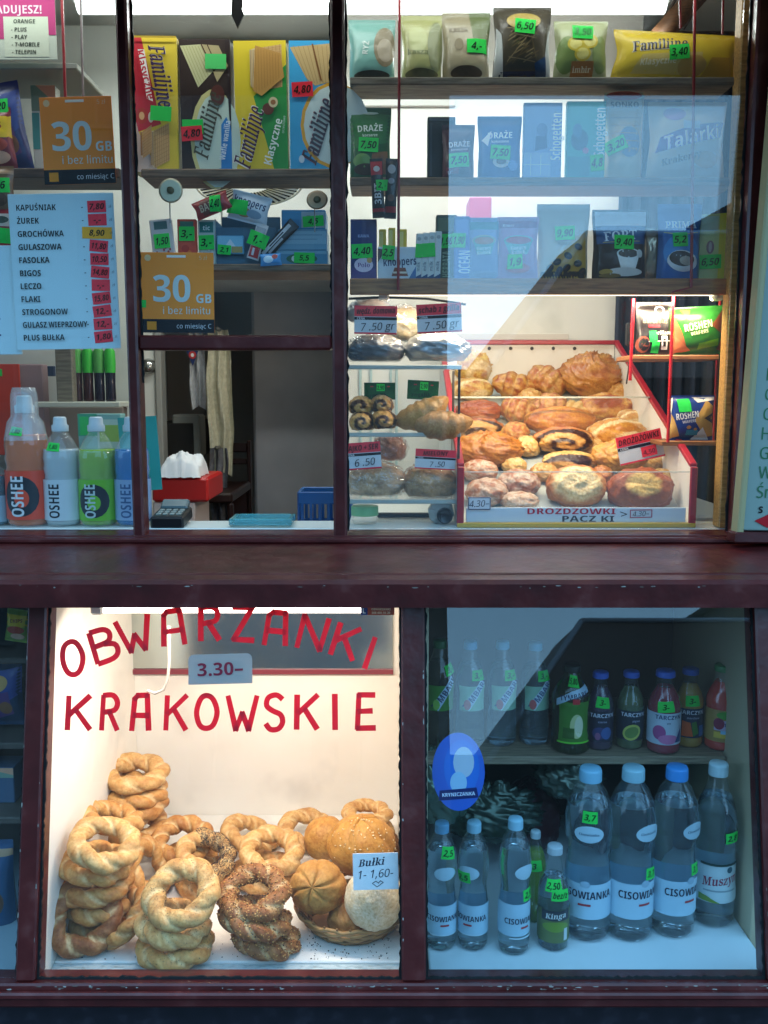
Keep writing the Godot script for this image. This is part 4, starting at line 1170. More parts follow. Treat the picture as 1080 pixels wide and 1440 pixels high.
# ---------------------------------------------------------------- right pane
func right_pane():
	var z := -0.085
	var y1: float = S.r1; var y2: float = S.r2; var y3: float = S.r3
	pack("stand", "food_bag", "pale teal rice bag at the mullion on the top shelf", "bag", [490, 22, 556, 104], z, 0.05, y1, "7cb3a8", "rice_teal", {})
	pack("stand", "food_bag", "pale olive grain bag on the top shelf beside the teal one", "bag", [564, 16, 622, 105], z, 0.05, y1, "b3b478", "rice_olive", {})
	pack("stand", "food_bag", "beige groats bag with a green sticker on the top shelf", "bag", [622, 12, 690, 106], z, 0.05, y1, "a59a7c", "rice_beige", {"tags": [[0.72, 0.47, "4,-"]]})
	pack("bag", "food_bag", "dark pasta bag with a navy foot on the top shelf", "bag", [694, 4, 776, 107], z, 0.05, y1, "4b4436", "pasta", {"tags": [[0.52, 0.68, "6,50"]]})
	pack("bag", "food_bag", "pale green bag with lemon rounds on the top shelf", "bag", [780, 24, 856, 108], z, 0.05, y1, "b4b98c", "lemon", {"tags": [[0.5, 0.76, "3,50"]]})
	pack("bag", "wafer_pack", "long yellow wafer pack lying on the top shelf", "wafer pack", [862, 40, 1040, 110], z, 0.05, y1, "dfbf35", "fam_wide", {"roll": -3.0, "tags": [[0.50, 0.52, "3,40", "2ccf50", 8.0]], "amp": 0.001})
	# second shelf
	pack("stand", "sweets_bag", "dark green dragee bag beside the mullion", "bag", [491, 148, 550, 246], z, 0.04, y2, "1f5a2a", "draze_green", {"tags": [[0.46, 0.46, "7,50"]]})
	pack("box", "black_can", "slim black box behind the maroon dragee bag", "box", [601, 164, 640, 246], -0.12, 0.03, y2, "17181c", "can", {})
	pack("stand", "sweets_bag", "maroon dragee bag between the black box and the blue bag", "bag", [622, 172, 668, 247], z, 0.04, y2, "4a1222", "draze_maroon", {"tags": [[0.5, 0.32, "7,50"]]})
	pack("stand", "sweets_bag", "bright blue dragee bag on the second shelf", "bag", [672, 160, 734, 248], z, 0.04, y2, "1e56a0", "draze_blue", {"tags": [[0.5, 0.4, "7,50"]]})
	pack("box", "chocolate_bar", "pale blue chocolate bar box with upright lettering", "chocolate", [735, 144, 789, 247], z, 0.014, y2, "7d9cc8", "scho_a", {})
	pack("box", "chocolate_bar", "teal chocolate bar box with upright lettering", "chocolate", [795, 142, 850, 247], z, 0.014, y2, "2fa096", "scho_b", {"tags": [[0.8, 0.2, "4,8"]], "tag_w": 0.026, "tag_h": 0.03})
	pack("stand", "rice_cake_bag", "clear rice cake bag with an orange lid before the snack crackers", "bag", [850, 126, 906, 248], -0.09, 0.05, y2, "c7b48e", "sonko", {"tags": [[0.25, 0.38, "3,20", "2ccf50", 18.0]]})
	pack("bag", "cracker_bag", "large cream cracker bag with a purple name band", "bag", [913, 138, 1024, 248], z, 0.06, y2, "cfc4ae", "talarki", {})
	# hanging bars
	pack("bag", "chocolate_bar", "red and black bar hanging from the rod beside the dragee bag", "bar", [524, 222, 542, 306], -0.052, 0.012, null, "2a2224", "bit_a", {"roll": 3.0, "tags": [[0.9, 0.54, "2,-"]], "tag_w": 0.024, "tag_h": 0.02})
	pack("bag", "chocolate_bar", "dark bar with a pale print hanging at the red rod", "bar", [540, 222, 557, 307], -0.054, 0.012, null, "1c1a1e", "bit_b", {"roll": -2.0})
	# third shelf
	pack("box", "coffee_box", "navy blue box with a pale oval at the mullion on the third shelf", "box", [493, 308, 530, 388], z, 0.03, y3, "262a66", "prince", {"tags": [[0.44, 0.47, "4,40"]]})
	pack("box", "biscuit_pack", "white and blue biscuit pack lying before the yellow boxes", "pack", [531, 347, 585, 389], z, 0.03, y3, "c6d2da", "knoppers", {"tags": [[0.28, 0.82, "2,5"]], "tag_w": 0.024, "roll": 0.0})
	for q in [[533, 322, 10], [546, 320, 10], [560, 322, 12]]:
		pack("box", "yellow_box", "narrow yellow box behind the biscuit pack, %s from the navy box" % {533: "first", 546: "second", 560: "third"}[q[0]], "box", [q[0], q[1], q[0] + q[2], 389], -0.13, 0.03, y3, "e6c628", "plain_yellow", {"group": "narrow yellow boxes"})
	for i in 4:
		pack("box", "milk_stick", "slim white chocolate stick, %s from the biscuit pack" % ["first", "second", "third", "fourth"][i], "stick", [583 + i * 9, 328 - i, 592 + i * 9, 391], z + 0.001 * i, 0.012, y3, "d5dad8", "stick_milk", {"roll": -2.0, "tags": [[0.5, 0.62, ""]] if i < 3 else [], "tag_w": 0.013, "tag_h": 0.026, "group": "white chocolate sticks"})
	pack("box", "tea_box", "dark green tea box between the white sticks and the cup soup bags", "box", [613, 302, 642, 391], -0.10, 0.03, y3, "3b4a38", "tea_dark", {"tags": [[0.5, 0.6, "1,90"]], "tag_w": 0.03})
	pack("box", "blue_box", "narrow pale blue box beside the dark green tea box", "box", [638, 304, 660, 391], -0.09, 0.03, y3, "4a6bb0", "tea_blue", {"tags": [[0.3, 0.62, "1,90"]], "tag_w": 0.026})
	pack("bag", "soup_bag", "blue and green instant soup sachet with a cup", "bag", [658, 305, 702, 391], z, 0.02, y3, "7c92b8", "soup_a", {})
	pack("bag", "soup_bag", "pink instant soup sachet with a cup", "bag", [699, 304, 757, 391], z, 0.02, y3, "b07ea4", "soup_b", {"tags": [[0.42, 0.28, "1,9"]], "tag_w": 0.03})
	pack("stand", "coffee_bag", "tan coffee bag with large dark beans", "bag", [756, 284, 830, 391], -0.08, 0.05, y3, "b3a68e", "beans", {"tags": [[0.5, 0.60, "9,90"]]})
	pack("stand", "coffee_bag", "silver topped dark coffee bag with a steaming cup", "bag", [834, 292, 912, 391], -0.08, 0.05, y3, "3a2a22", "fort", {"tags": [[0.54, 0.52, "9,40"]], "metal": 0.2})
	pack("bag", "sweets_bag", "crumpled silver bag squeezed between the two coffee bags", "bag", [904, 320, 930, 391], -0.11, 0.03, y3, "b8a48a", "none", {"metal": 0.5, "rough": 0.2, "amp": 0.006})
	pack("stand", "coffee_bag", "deep blue coffee bag with a cup of beans", "bag", [926, 284, 988, 391], -0.085, 0.05, y3, "1460a8", "prima", {"tags": [[0.46, 0.52, "5,2"]], "tag_w": 0.03})
	pack("box", "tea_box", "pale green and yellow tea box beside the deep blue coffee", "box", [986, 300, 1030, 391], -0.10, 0.05, y3, "c4cc84", "lipton", {"tags": [[0.36, 0.28, "6,50"]], "yaw": -12.0})
	var pk := block("pink_box", "plain pink carton on the partition behind the cup soups", "box", at(660, 312, -0.70), at(690, 312, -0.70))
	boxpart(pk, "carton", Vector3(at(660, 312, -0.70).x, at(660, 318, -0.70).y, -0.80), Vector3(at(691, 312, -0.70).x, at(660, 277, -0.70).y, -0.70), mat("c8608a", 0.6), 0.002)
	# wire rack
	pack("stand", "coffee_bag", "black coffee pack with a pale crest on the wire rack", "bag", [895, 424, 947, 496], -0.15, 0.035, S.k1, "1c1718", "coffee_black", {"tags": [[0.42, 0.35, ""], [0.48, 0.14, ""]], "tag_w": 0.016, "tag_h": 0.022})
	pack("bag", "wafer_pack", "green wafer pack with brown corners on the wire rack", "wafer pack", [945, 430, 1022, 496], -0.145, 0.04, S.k1, "2f7a2c", "roshen_green", {"roll": 3.0})
	pack("bag", "wafer_pack", "blue and cream wafer pack on the lower wire rack shelf", "wafer pack", [941, 556, 1006, 618], -0.145, 0.04, S.k2, "1d3f8c", "roshen_blue", {"tags": [[0.3, 0.78, ""]], "tag_w": 0.026, "tag_h": 0.026})
	var plug := thing("cable_adapter", "black power adapter hanging by its cable beside the wire rack", "adapter", at(887, 470, -0.50))
	var pm := MB.new(); pm.box(Vector3.ZERO, Vector3(0.022, 0.054, 0.022), 0.003)
	part(plug, "case", pm, mat("222224", 0.5))
	var pc := MB.new(); pc.tube([at(893, 405, -0.50) - plug.position, at(890, 425, -0.50) - plug.position, at(887, 448, -0.50) - plug.position], 0.002, 6); pc.tube([at(886, 486, -0.50) - plug.position, at(885, 510, -0.50) - plug.position, at(881, 540, -0.50) - plug.position], 0.002, 6)
	part(plug, "cable", pc, mat("222224", 0.5))
	# the shutter with a list of dishes, swung out beside the jamb
	var sg := thing("shutter_sign", "pale shutter board with green letters and a red arrow beside the jamb", "sign", at(1034, 745, 0.075))
	var s := FaceShape.new(); s.w = 0.34; s.h = 1.02; s.d = 0.018
	var bd := MB.new(); bd.box(Vector3(0.178, s.h / 2, 0), Vector3(0.34, s.h, 0.018), 0.002)
	part(sg, "board", bd, mat("87948a", 0.5))
	var eg := MB.new(); eg.box(Vector3(0.003, s.h / 2, 0.002), Vector3(0.013, s.h + 0.01, 0.026), 0.003)
	part(sg, "edge_strip", eg, mat("a8976c", 0.5))
	var ft := MB.new(); ft.box(Vector3(0.18, -0.012, 0.004), Vector3(0.38, 0.020, 0.034), 0.003)
	part(sg, "foot_rail", ft, paint())
	var pr := Pr.new(s)
	var lines := ["Kapu", "Krok", "Car", "Czar", "Herb", "Gor", "Wrz", "Śmie"]
	for i in 8: pr.text(lines[i], 0.066, 0.312 - i * 0.0345, 0.0215, "3f6f4c", 0, 1, 0.9, 0, 1)
	pr.text("s", 0.085, 0.040, 0.015, "2a2a2a", 0, 0, 0.2, 0, 1)
	pr.poly([0.066, 0.018, 0.15, 0.031, 0.15, 0.005], "b8202a"); pr.rect(0.15, 0.012, 0.6, 0.024, "b8202a")
	var lt := part(sg, "print", pr.mb, vmat("paper print", 0.75, 0.3))
	lt.position = Vector3(0.178, 0, 0)
	sg.rotation_degrees = Vector3(0, 10, -2.2)


# ---------------------------------------------------------------- printed faces of packs and papers
func wafers(p: Pr, x: float, y: float, w: float, h: float, skew: float, tone := "d9b176", dark := "b98a4e"):   # a picture of stacked wafers
	p.poly([x, y, x + w, y + skew, x + w, y + h + skew, x, y + h], tone)
	for i in 7: p.line([x + w * (i + 0.5) / 7.0, y + skew * (i + 0.5) / 7.0, x + w * (i + 0.5) / 7.0, y + h + skew * (i + 0.5) / 7.0], 0.0008, dark)
	for i in 9: p.line([x, y + h * (i + 0.5) / 9.0, x + w, y + skew + h * (i + 0.5) / 9.0], 0.0006, dark)
	p.poly([x - w * 0.22, y + h * 0.12, x, y, x, y + h, x - w * 0.22, y + h * 0.96], "e6cfa0")
	for i in 4: p.line([x - w * 0.22 * (i + 0.5) / 4.0, y + 0.02, x - w * 0.22 * (i + 0.5) / 4.0, y + h * 0.96], 0.0009, "8a5a34" if i % 2 else dark)

func cup(p: Pr, x: float, y: float, rx: float, ry: float, hex := "e8e4dc", brew := "3a1f12"):
	p.poly([x - rx, y, x + rx, y, x + rx * 0.62, y - ry * 2.2, x - rx * 0.62, y - ry * 2.2], hex)
	p.ell(x, y, rx, ry * 0.8, hex); p.ell(x, y, rx * 0.86, ry * 0.62, brew)

func art(key: String, p: Pr):
	match key:
		"topup":
			p.rect(0, 0.62, 1, 1, "c04a80"); p.rect(0, 0.30, 0.44, 0.62, "c04a80"); p.rect(0.92, 0.36, 1, 0.62, "c04a80"); p.rect(0.44, 0.04, 0.92, 0.63, "d5ddc8")
			p.text("DOŁADUJESZ!", 0.5, 0.735, 0.12, "ecd8e2", 0, 0, 0.92, 0, 0); p.text("PUNKT", 0.5, 0.94, 0.12, "ecd8e2", 0, 0, 0.6); p.text("ORANGE", 0.55, 0.56, 0.06, "3a4038", 0, 0, 0.4, 0.1, 1)
			for i in 4: p.text(["- PLUS", "- PLAY", "- T-MOBILE", "- TELEPIN"][i], 0.52, 0.44 - i * 0.11, 0.06, "3a4038", 0, 0, 0.5, 0.1, 1)
		"card":
			p.rect(0, 0, 1, 0.17, "141c22"); p.rect(0.07, 0.035, 0.2, 0.14, "e8912a")
			p.text("30", 0.42, 0.55, 0.33, "cfd8d4", 0, 0, 0.66); p.text("GB", 0.86, 0.43, 0.11, "cfd8d4", 0, 0, 0.22)
			p.text("i bez limitu", 0.62, 0.28, 0.09, "d8d8c8", 0, 1, 0.7); p.text("co miesiąc C", 0.72, 0.085, 0.058, "c8ccd0", 0, 1, 0.52)
			p.rect(0.36, 0.935, 0.62, 0.965, "f4ead8"); p.ell(0.1, 0.93, 0.045, 0.04, "f0c890"); p.text("5 zł", 0.86, 0.935, 0.05, "f0c890", 0, 1, 0.2)
		"menu":
			var l := ["KAPUŚNIAK", "ŻUREK", "GROCHÓWKA", "GULASZOWA", "FASOLKA", "BIGOS", "LECZO", "FLAKI", "STROGONOW", "GULASZ WIEPRZOWY", "PLUS BUŁKA"]
			for i in 11:
				p.text(l[i], 0.075, 1.0 - (19.0 + 18.3 * i) / 219.0, 0.037, "2a3034", 0, 0, 0.62, 0, 1, 0.92)
				p.text("-", 0.70, 1.0 - (19.0 + 18.3 * i) / 219.0, 0.03, "2a3034", 0, 0, 0.1); p.text("zł", 0.965, 1.0 - (19.0 + 18.3 * i) / 219.0, 0.018, "55636a", 0, 1, 0.05)
		"menu2":
			for i in 5: p.line([0.62, 0.78 - i * 0.15, 0.8, 0.78 - i * 0.15], 0.003, "3d3560")
		"snack_blue":
			p.poly([0.0, 0.2, 1, 0.5, 1, 0.9, 0, 0.8], "31458c"); p.poly([0.2, 0.1, 0.8, 0.2, 0.7, 0.55, 0.15, 0.5], "5a3a72"); p.ell(0.4, 0.66, 0.3, 0.12, "d0a060", 20); p.ell(0.6, 0.3, 0.18, 0.1, "8a5a3a")
		"snack_red":
			p.rect(0, 0.5, 1, 0.85, "d8b820"); p.ell(0.5, 0.4, 0.4, 0.12, "b5432c"); p.ell(0.6, 0.2, 0.3, 0.1, "e0b090"); p.text("CHIPS", 0.5, 0.68, 0.1, "8a1420", 8)
		"carton_white":
			p.rect(0, 0.72, 1, 1, "7f9c88"); p.rect(0, 0.3, 0.3, 0.7, "4fa0a0"); p.poly([0.2, 1, 1, 0.8, 1, 1], "d8a080")
		"plain_brown":
			p.ell(0.4, 0.6, 0.3, 0.2, "a57a4c"); p.ell(0.6, 0.3, 0.25, 0.15, "5e3e28"); p.rect(0, 0.82, 1, 0.9, "b08a68")
		"plain_red":
			p.rect(0.35, 0.5, 0.95, 0.85, "cdbfb0"); p.ell(0.7, 0.68, 0.18, 0.1, "3d4a3a"); p.rect(0, 0.1, 1, 0.2, "d05a3a")
		"sachets":
			p.rect(0, 0.6, 0.45, 1, "3fae8a"); p.rect(0.45, 0.2, 1, 0.9, "b9d4c8"); p.rect(0.5, 0.5, 0.95, 0.8, "9fc45a"); p.rect(0.05, 0.62, 0.25, 0.95, "2bd06a")
		"fam_red":
			p.rect(0, 0, 0.98, 1, "e5c83e"); p.poly([0, 1, 0.22, 1, 0.62, 0.36, 0.1, 0.3, 0, 0.5], "c52a38"); p.poly([0, 0, 0, 0.5, 0.12, 0.3, 0.55, 0.0], "c9bcb0")
			p.ell(0.2, 0.42, 0.13, 0.06, "b83a2c"); p.ell(0.2, 0.42, 0.06, 0.03, "e8b880"); p.ell(0.4, 0.41, 0.06, 0.04, "d8d8d0")
			wafers(p, 0.46, 0.03, 0.34, 0.28, 0.06); wafers(p, 0.22, 0.10, 0.2, 0.2, 0.05)
			p.text("Familijne", 0.66, 0.70, 0.125, "3a1f4c", -81, 2, 0.46, 0.22); p.text("Familijne", 0.675, 0.70, 0.118, "f4efe4", -81, 2, 0.45, 0.22); p.text("Familijne", 0.672, 0.70, 0.116, "3a2450", -81, 2, 0.445, 0.22)
			p.poly([0.16, 0.90, 0.30, 0.90, 0.47, 0.52, 0.34, 0.54], "f0ece4"); p.text("Klasyczne", 0.315, 0.715, 0.06, "c52a38", -76, 0, 0.36)
			p.rect(0, 0.985, 1, 1, "b89a30")
		"fam_dark":
			p.rect(0, 0, 1, 1, "33241e"); p.ell(0.66, 0.25, 0.48, 0.38, "d8cf8a"); p.ell(0.72, 0.24, 0.46, 0.36, "cfe0d0")
			p.poly([0.42, 0.0, 1, 0.0, 1, 0.05], "3a9ad0"); p.poly([0.78, 0.0, 1.0, 0.0, 1.0, 0.34, 0.9, 0.42, 0.80, 0.36], "2f86cc"); p.poly([0.96, 0.42, 1.0, 0.3, 1, 1, 0.9, 1], "2a1a16")
			p.poly([0.02, 0.95, 0.42, 0.96, 0.66, 0.76, 0.36, 0.64], "d2cf9c")
			for i in 6: p.line([0.08 + i * 0.06, 0.945, 0.38 + i * 0.045, 0.66 + i * 0.018], 0.0007, "a8a060")
			p.poly([0.42, 0.96, 0.78, 0.95, 0.96, 0.80, 0.74, 0.68, 0.66, 0.76], "b9a87a"); p.line([0.44, 0.96, 0.68, 0.76, 0.9, 0.9], 0.002, "4a2a1c"); p.line([0.56, 0.955, 0.76, 0.78, 0.93, 0.84], 0.0018, "4a2a1c")
			p.ell(0.74, 0.58, 0.14, 0.08, "5a2c22"); p.text("Familijne", 0.53, 0.36, 0.12, "4a4a3a", 76, 2, 0.5, 0.22); p.text("Wafle wanilia", 0.87, 0.24, 0.045, "e8f2f8", 80, 0, 0.3)
		"fam_green":
			p.rect(0, 0, 1, 1, "e6cb30"); p.poly([0.36, 0.58, 1, 0.82, 1, 0, 0.74, 0], "2f9a44")
			wafers(p, 0.42, 0.62, 0.5, 0.32, 0.03); p.poly([0.36, 0.62, 0.52, 0.58, 0.96, 0.72, 0.9, 0.9, 0.42, 0.96], "c9974e")
			for i in 9: p.line([0.42 + i * 0.055, 0.95 - i * 0.008, 0.42 + i * 0.055, 0.60 + i * 0.014], 0.0008, "b07c38")
			p.ell(0.64, 0.48, 0.11, 0.045, "6a3420"); p.ell(0.74, 0.53, 0.09, 0.04, "e0cfa0"); p.ell(0.74, 0.53, 0.05, 0.02, "a56a38")
			p.text("Familijne", 0.25, 0.27, 0.145, "f4efe4", 74, 2, 0.48, 0.22); p.text("Familijne", 0.26, 0.27, 0.14, "4a1f44", 74, 2, 0.465, 0.22)
			p.text("Klasyczne", 0.72, 0.23, 0.062, "f0f4e8", 74, 0, 0.36); p.text("orzechowe", 0.93, 0.36, 0.02, "dfeede", 84, 1, 0.2)
		"fam_blue":
			p.rect(0, 0, 1, 1, "3fa9dc"); p.ell(0.95, 0.36, 0.72, 0.33, "e0a83a"); p.ell(1.0, 0.36, 0.70, 0.31, "cfe0dc")
			p.poly([0.02, 0.95, 0.96, 0.98, 0.96, 0.7, 0.55, 0.66, 0.36, 0.72], "d0b27a")
			for i in 8: p.line([0.10 + i * 0.1, 0.96, 0.42 + i * 0.06, 0.68], 0.0008, "b08a50")
			p.line([0.5, 0.97, 0.68, 0.7], 0.003, "8a5a30"); p.text("Familijne", 0.60, 0.32, 0.13, "8a3040", 72, 2, 0.5, 0.22); p.text("Familijne", 0.61, 0.32, 0.125, "3f4450", 72, 2, 0.49, 0.22)
			p.ell(0.25, 0.1, 0.06, 0.03, "cfe0ea"); p.poly([0.9, 0.2, 1, 0.16, 1, 0.5], "2a4a9a")
		"fam_wide":
			p.rect(0.03, 0.02, 0.97, 0.98, "e2c438"); p.poly([0.14, 0.1, 0.7, 0.12, 0.7, 0.55, 0.2, 0.45], "d9c070"); p.ell(0.62, 0.28, 0.12, 0.2, "c8a458", 10)
			p.text("Familijne", 0.34, 0.66, 0.22, "f4efe4", 6, 2, 0.46, 0.2); p.text("Familijne", 0.343, 0.665, 0.21, "3a3440", 6, 2, 0.45, 0.2); p.text("Klasyczne", 0.34, 0.33, 0.12, "f4ecc8", 5, 0, 0.4)
			p.poly([0.7, 0.1, 0.95, 0.1, 0.95, 0.5, 0.78, 0.45], "c8a040")
		"rice_teal":
			p.ell(0.78, 0.52, 0.24, 0.34, "8d7f62"); p.ell(0.8, 0.46, 0.18, 0.2, "b5a890"); p.text("RYŻ", 0.36, 0.5, 0.1, "dfece6", 82); p.ell(0.5, 0.06, 0.4, 0.07, "3a3a30")
		"rice_olive":
			p.ell(0.85, 0.5, 0.2, 0.4, "8f946a"); p.ell(0.4, 0.6, 0.24, 0.22, "c4c88e"); p.text("kasza", 0.4, 0.4, 0.09, "5f6a34", 0, 2, 0.6); p.ell(0.5, 0.07, 0.42, 0.08, "5a5a38")
		"rice_beige":
			p.poly([0.55, 1, 1, 1, 1, 0.3, 0.66, 0.5], "6f7a50"); p.text("KASZA", 0.33, 0.72, 0.07, "6a5a40", 0, 0, 0.5); p.ell(0.33, 0.5, 0.1, 0.09, "8a7c5c"); p.ell(0.5, 0.08, 0.34, 0.1, "4a3c28")
		"pasta":
			p.rect(0.1, 0.0, 0.9, 0.12, "1f2e52"); p.poly([0.0, 0.05, 0.18, 0.05, 0.1, 0.6, 0.02, 0.7], "c0c4c4"); p.poly([0.85, 0.05, 1, 0.05, 0.98, 0.7], "c0c4c4")
			for i in 26: p.line([0.2 + 0.6 * fposmod(i * 0.37, 1.0), 0.2 + 0.5 * fposmod(i * 0.61, 1.0), 0.2 + 0.6 * fposmod(i * 0.37 + 0.23, 1.0), 0.2 + 0.5 * fposmod(i * 0.61 + 0.13, 1.0)], 0.0016, "8c7a56" if i % 2 else "6a5a3c")
			p.ell(0.5, 0.76, 0.3, 0.12, "b39a50"); p.poly([0.75, 0.0, 0.92, 0.0, 0.9, 0.3, 0.7, 0.2], "20406a")
		"lemon":
			p.ell(0.2, 0.4, 0.2, 0.3, "7d9450"); p.ell(0.85, 0.4, 0.16, 0.3, "8fa060")
			for q in [[0.36, 0.56], [0.64, 0.60], [0.5, 0.40]]:
				p.ell(q[0], q[1], 0.16, 0.12, "d8c040"); p.ell(q[0], q[1], 0.12, 0.09, "e8dc80")
			p.rect(0.3, 0.05, 0.72, 0.28, "b5763c"); p.text("imbir", 0.5, 0.16, 0.08, "f0e4c0", 0, 2, 0.4)
		"draze_green":
			p.poly([0.0, 0.4, 1, 0.5, 1, 0.9, 0, 0.92], "2b7436"); p.text("DRAŻE", 0.5, 0.70, 0.09, "eaf2e4", 3, 0, 0.84); p.text("korsarze", 0.5, 0.60, 0.04, "dbe8d4", 3, 0, 0.6)
			p.poly([0.5, 0.06, 0.94, 0.06, 0.94, 0.38, 0.55, 0.34], "8a5a34"); p.ell(0.3, 0.24, 0.22, 0.1, "6f9a4a"); p.ell(0.4, 0.12, 0.3, 0.08, "4a2f1c"); p.ell(0.5, 0.92, 0.2, 0.02, "c8dcc8")
		"draze_maroon":
			p.text("DRAŻE", 0.52, 0.62, 0.10, "e8e0e0", 4, 0, 0.84); p.text("karmelowe", 0.52, 0.52, 0.045, "d8c8cc", 4, 0, 0.66); p.rect(0.1, 0.08, 0.5, 0.2, "7a2a3a"); p.text("1/", 0.2, 0.1, 0.06, "cfc4c8")
		"draze_blue":
			p.text("DRAŻE", 0.5, 0.68, 0.10, "eef4fa", 2, 0, 0.82); p.text("kokosowe", 0.5, 0.58, 0.045, "dce8f4", 2, 0, 0.6); p.ell(0.52, 0.26, 0.2, 0.1, "d8cfc8"); p.ell(0.52, 0.26, 0.12, 0.05, "6a3c28"); p.ell(0.8, 0.2, 0.12, 0.08, "5a8ac8"); p.poly([0.06, 0.6, 0.3, 0.75, 0.2, 0.5], "f0f0f0")
		"can":
			p.rect(0.05, 0.94, 0.95, 0.98, "5a5c62"); p.rect(0.08, 0.1, 0.16, 0.9, "3a3c44"); p.ell(0.62, 0.62, 0.1, 0.05, "8a8c92")
		"scho_a":
			p.rect(0.04, 0.02, 0.96, 0.98, "86a6d2"); p.rect(0.02, 0.02, 0.72, 0.34, "a8c0e0"); p.poly([0.3, 0.36, 0.62, 0.4, 0.6, 0.6, 0.32, 0.55], "46598c"); p.ell(0.48, 0.64, 0.14, 0.09, "6078a8")
			p.text("Schogetten", 0.84, 0.55, 0.14, "f2f4fa", 90, 0, 0.62); p.line([0.2, 0.05, 0.2, 0.3], 0.001, "e8f0fa"); p.line([0.46, 0.05, 0.46, 0.3], 0.001, "e8f0fa"); p.line([0.05, 0.18, 0.7, 0.18], 0.001, "e8f0fa")
		"scho_b":
			p.rect(0.04, 0.02, 0.96, 0.98, "34aa9e"); p.ell(0.34, 0.5, 0.22, 0.14, "2a5f7a"); p.ell(0.28, 0.62, 0.12, 0.09, "3a7a96"); p.ell(0.5, 0.36, 0.08, 0.04, "c86a8c"); p.text("Schogetten", 0.84, 0.60, 0.14, "eaf6f2", 90, 0, 0.62); p.rect(0.05, 0.03, 0.6, 0.28, "2b8f90")
		"sonko":
			p.ell(0.5, 0.97, 0.45, 0.05, "c8503a"); p.rect(0.06, 0.84, 0.94, 0.92, "d8d0c0"); p.text("SONKO", 0.5, 0.86, 0.07, "8a8478", 0, 0, 0.8); p.rect(0.1, 0.30, 0.9, 0.78, "c4a878"); p.ell(0.6, 0.42, 0.3, 0.18, "6a7a90")
			for i in 5: p.line([0.12, 0.34 + i * 0.09, 0.88, 0.34 + i * 0.09], 0.0014, "a88a5c")
		"talarki":
			p.poly([0.06, 0.33, 0.92, 0.52, 0.96, 0.72, 0.5, 0.66, 0.1, 0.52], "6a4a94"); p.text("Talarki", 0.52, 0.52, 0.17, "f4f0f4", 12, 0, 0.78, 0.1); p.ell(0.3, 0.82, 0.14, 0.09, "a884b0"); p.rect(0.4, 0.62, 0.62, 0.72, "b8cce0"); p.ell(0.72, 0.24, 0.16, 0.1, "c89a5a"); p.text("Krakersy", 0.4, 0.26, 0.08, "7a6a4a", 12, 2, 0.5)
		"bit_a":
			p.rect(0.04, 0.72, 0.96, 0.95, "b8202a"); p.text("3BIT", 0.5, 0.4, 0.12, "d8d4d4", 90, 0, 0.4); p.rect(0.05, 0.1, 0.95, 0.16, "a01c26"); p.ell(0.5, 0.82, 0.25, 0.05, "e0d8d0")
		"bit_b":
			p.ell(0.5, 0.82, 0.34, 0.08, "a8a8ac"); p.ell(0.5, 0.62, 0.28, 0.05, "8a8a90"); p.rect(0.05, 0.1, 0.95, 0.2, "a01c26"); p.ell(0.5, 0.34, 0.3, 0.06, "6a4030")
		"bar_red":
			p.poly([0.2, 0.1, 0.8, 0.1, 0.8, 0.9, 0.2, 0.9], "6f3a30"); p.text("BAR", 0.35, 0.5, 0.4, "c8b090", 0, 0, 0.4)
		"knoppers_tilt":
			p.rect(0.05, 0.1, 0.95, 0.9, "d4dae0"); p.text("knoppers", 0.5, 0.66, 0.26, "27355e", -4, 0, 0.86); p.ell(0.4, 0.3, 0.2, 0.16, "b98a5a"); p.ell(0.66, 0.3, 0.2, 0.14, "8aa0b4")
		"knoppers":
			p.rect(0.02, 0.02, 0.98, 0.5, "d0dae0"); p.text("knoppers", 0.58, 0.55, 0.24, "1f2e5a", 3, 0, 0.86); p.poly([0.36, 0.1, 0.8, 0.1, 0.72, 0.36, 0.44, 0.36], "8a4a34"); p.rect(0.4, 0.18, 0.76, 0.24, "e8dcc8"); p.poly([0.8, 0, 1, 0, 1, 0.4], "4a74a8"); p.poly([0, 0.5, 0.2, 0.9, 0, 0.95], "5a4a4c")
		"mint_a":
			p.rect(0.2, 0.78, 0.8, 0.95, "3f6a68")
			for i in 14: p.ell(0.1 + 0.8 * fposmod(i * 0.38, 1.0), 0.04 + 0.34 * fposmod(i * 0.57, 1.0), 0.05, 0.03, "b04a50")
		"mint_b":
			p.rect(0.15, 0.8, 0.85, 0.95, "2f6a58"); p.ell(0.5, 0.2, 0.3, 0.14, "e0702c"); p.ell(0.4, 0.36, 0.2, 0.08, "c03420")
		"mint_c":
			p.rect(0.1, 0.72, 0.9, 0.95, "2f7a72"); p.text("tic", 0.5, 0.82, 0.1, "d8e8e4")
			for i in 12: p.ell(0.1 + 0.8 * fposmod(i * 0.38, 1.0), 0.04 + 0.3 * fposmod(i * 0.57, 1.0), 0.06, 0.03, "d8dcd4")
		"gum":
			p.rect(0.04, 0.3, 0.96, 0.95, "8ec8e0"); p.poly([0.3, 0.4, 0.5, 0.8, 0.7, 0.4], "e0e8f0"); p.rect(0.55, 0.06, 0.95, 0.4, "b09a5a")
		"stick_a":
			p.rect(0.1, 0.05, 0.9, 0.35, "c03a3a"); p.rect(0.3, 0.1, 0.5, 0.3, "e8e0e0"); p.rect(0.1, 0.7, 0.9, 0.9, "9aa0a8")
		"stick_b":
			p.rect(0.2, 0.1, 0.5, 0.9, "cfd0d4"); p.rect(0.3, 0.3, 0.42, 0.7, "3a3a40"); p.rect(0.6, 0.2, 0.8, 0.6, "a8a8ac")
		"bl_a":
			p.rect(0.45, 0.06, 0.98, 0.9, "a8bcc4"); p.ell(0.62, 0.5, 0.12, 0.2, "8a6a44"); p.rect(0.02, 0.05, 0.4, 0.5, "3788b8")
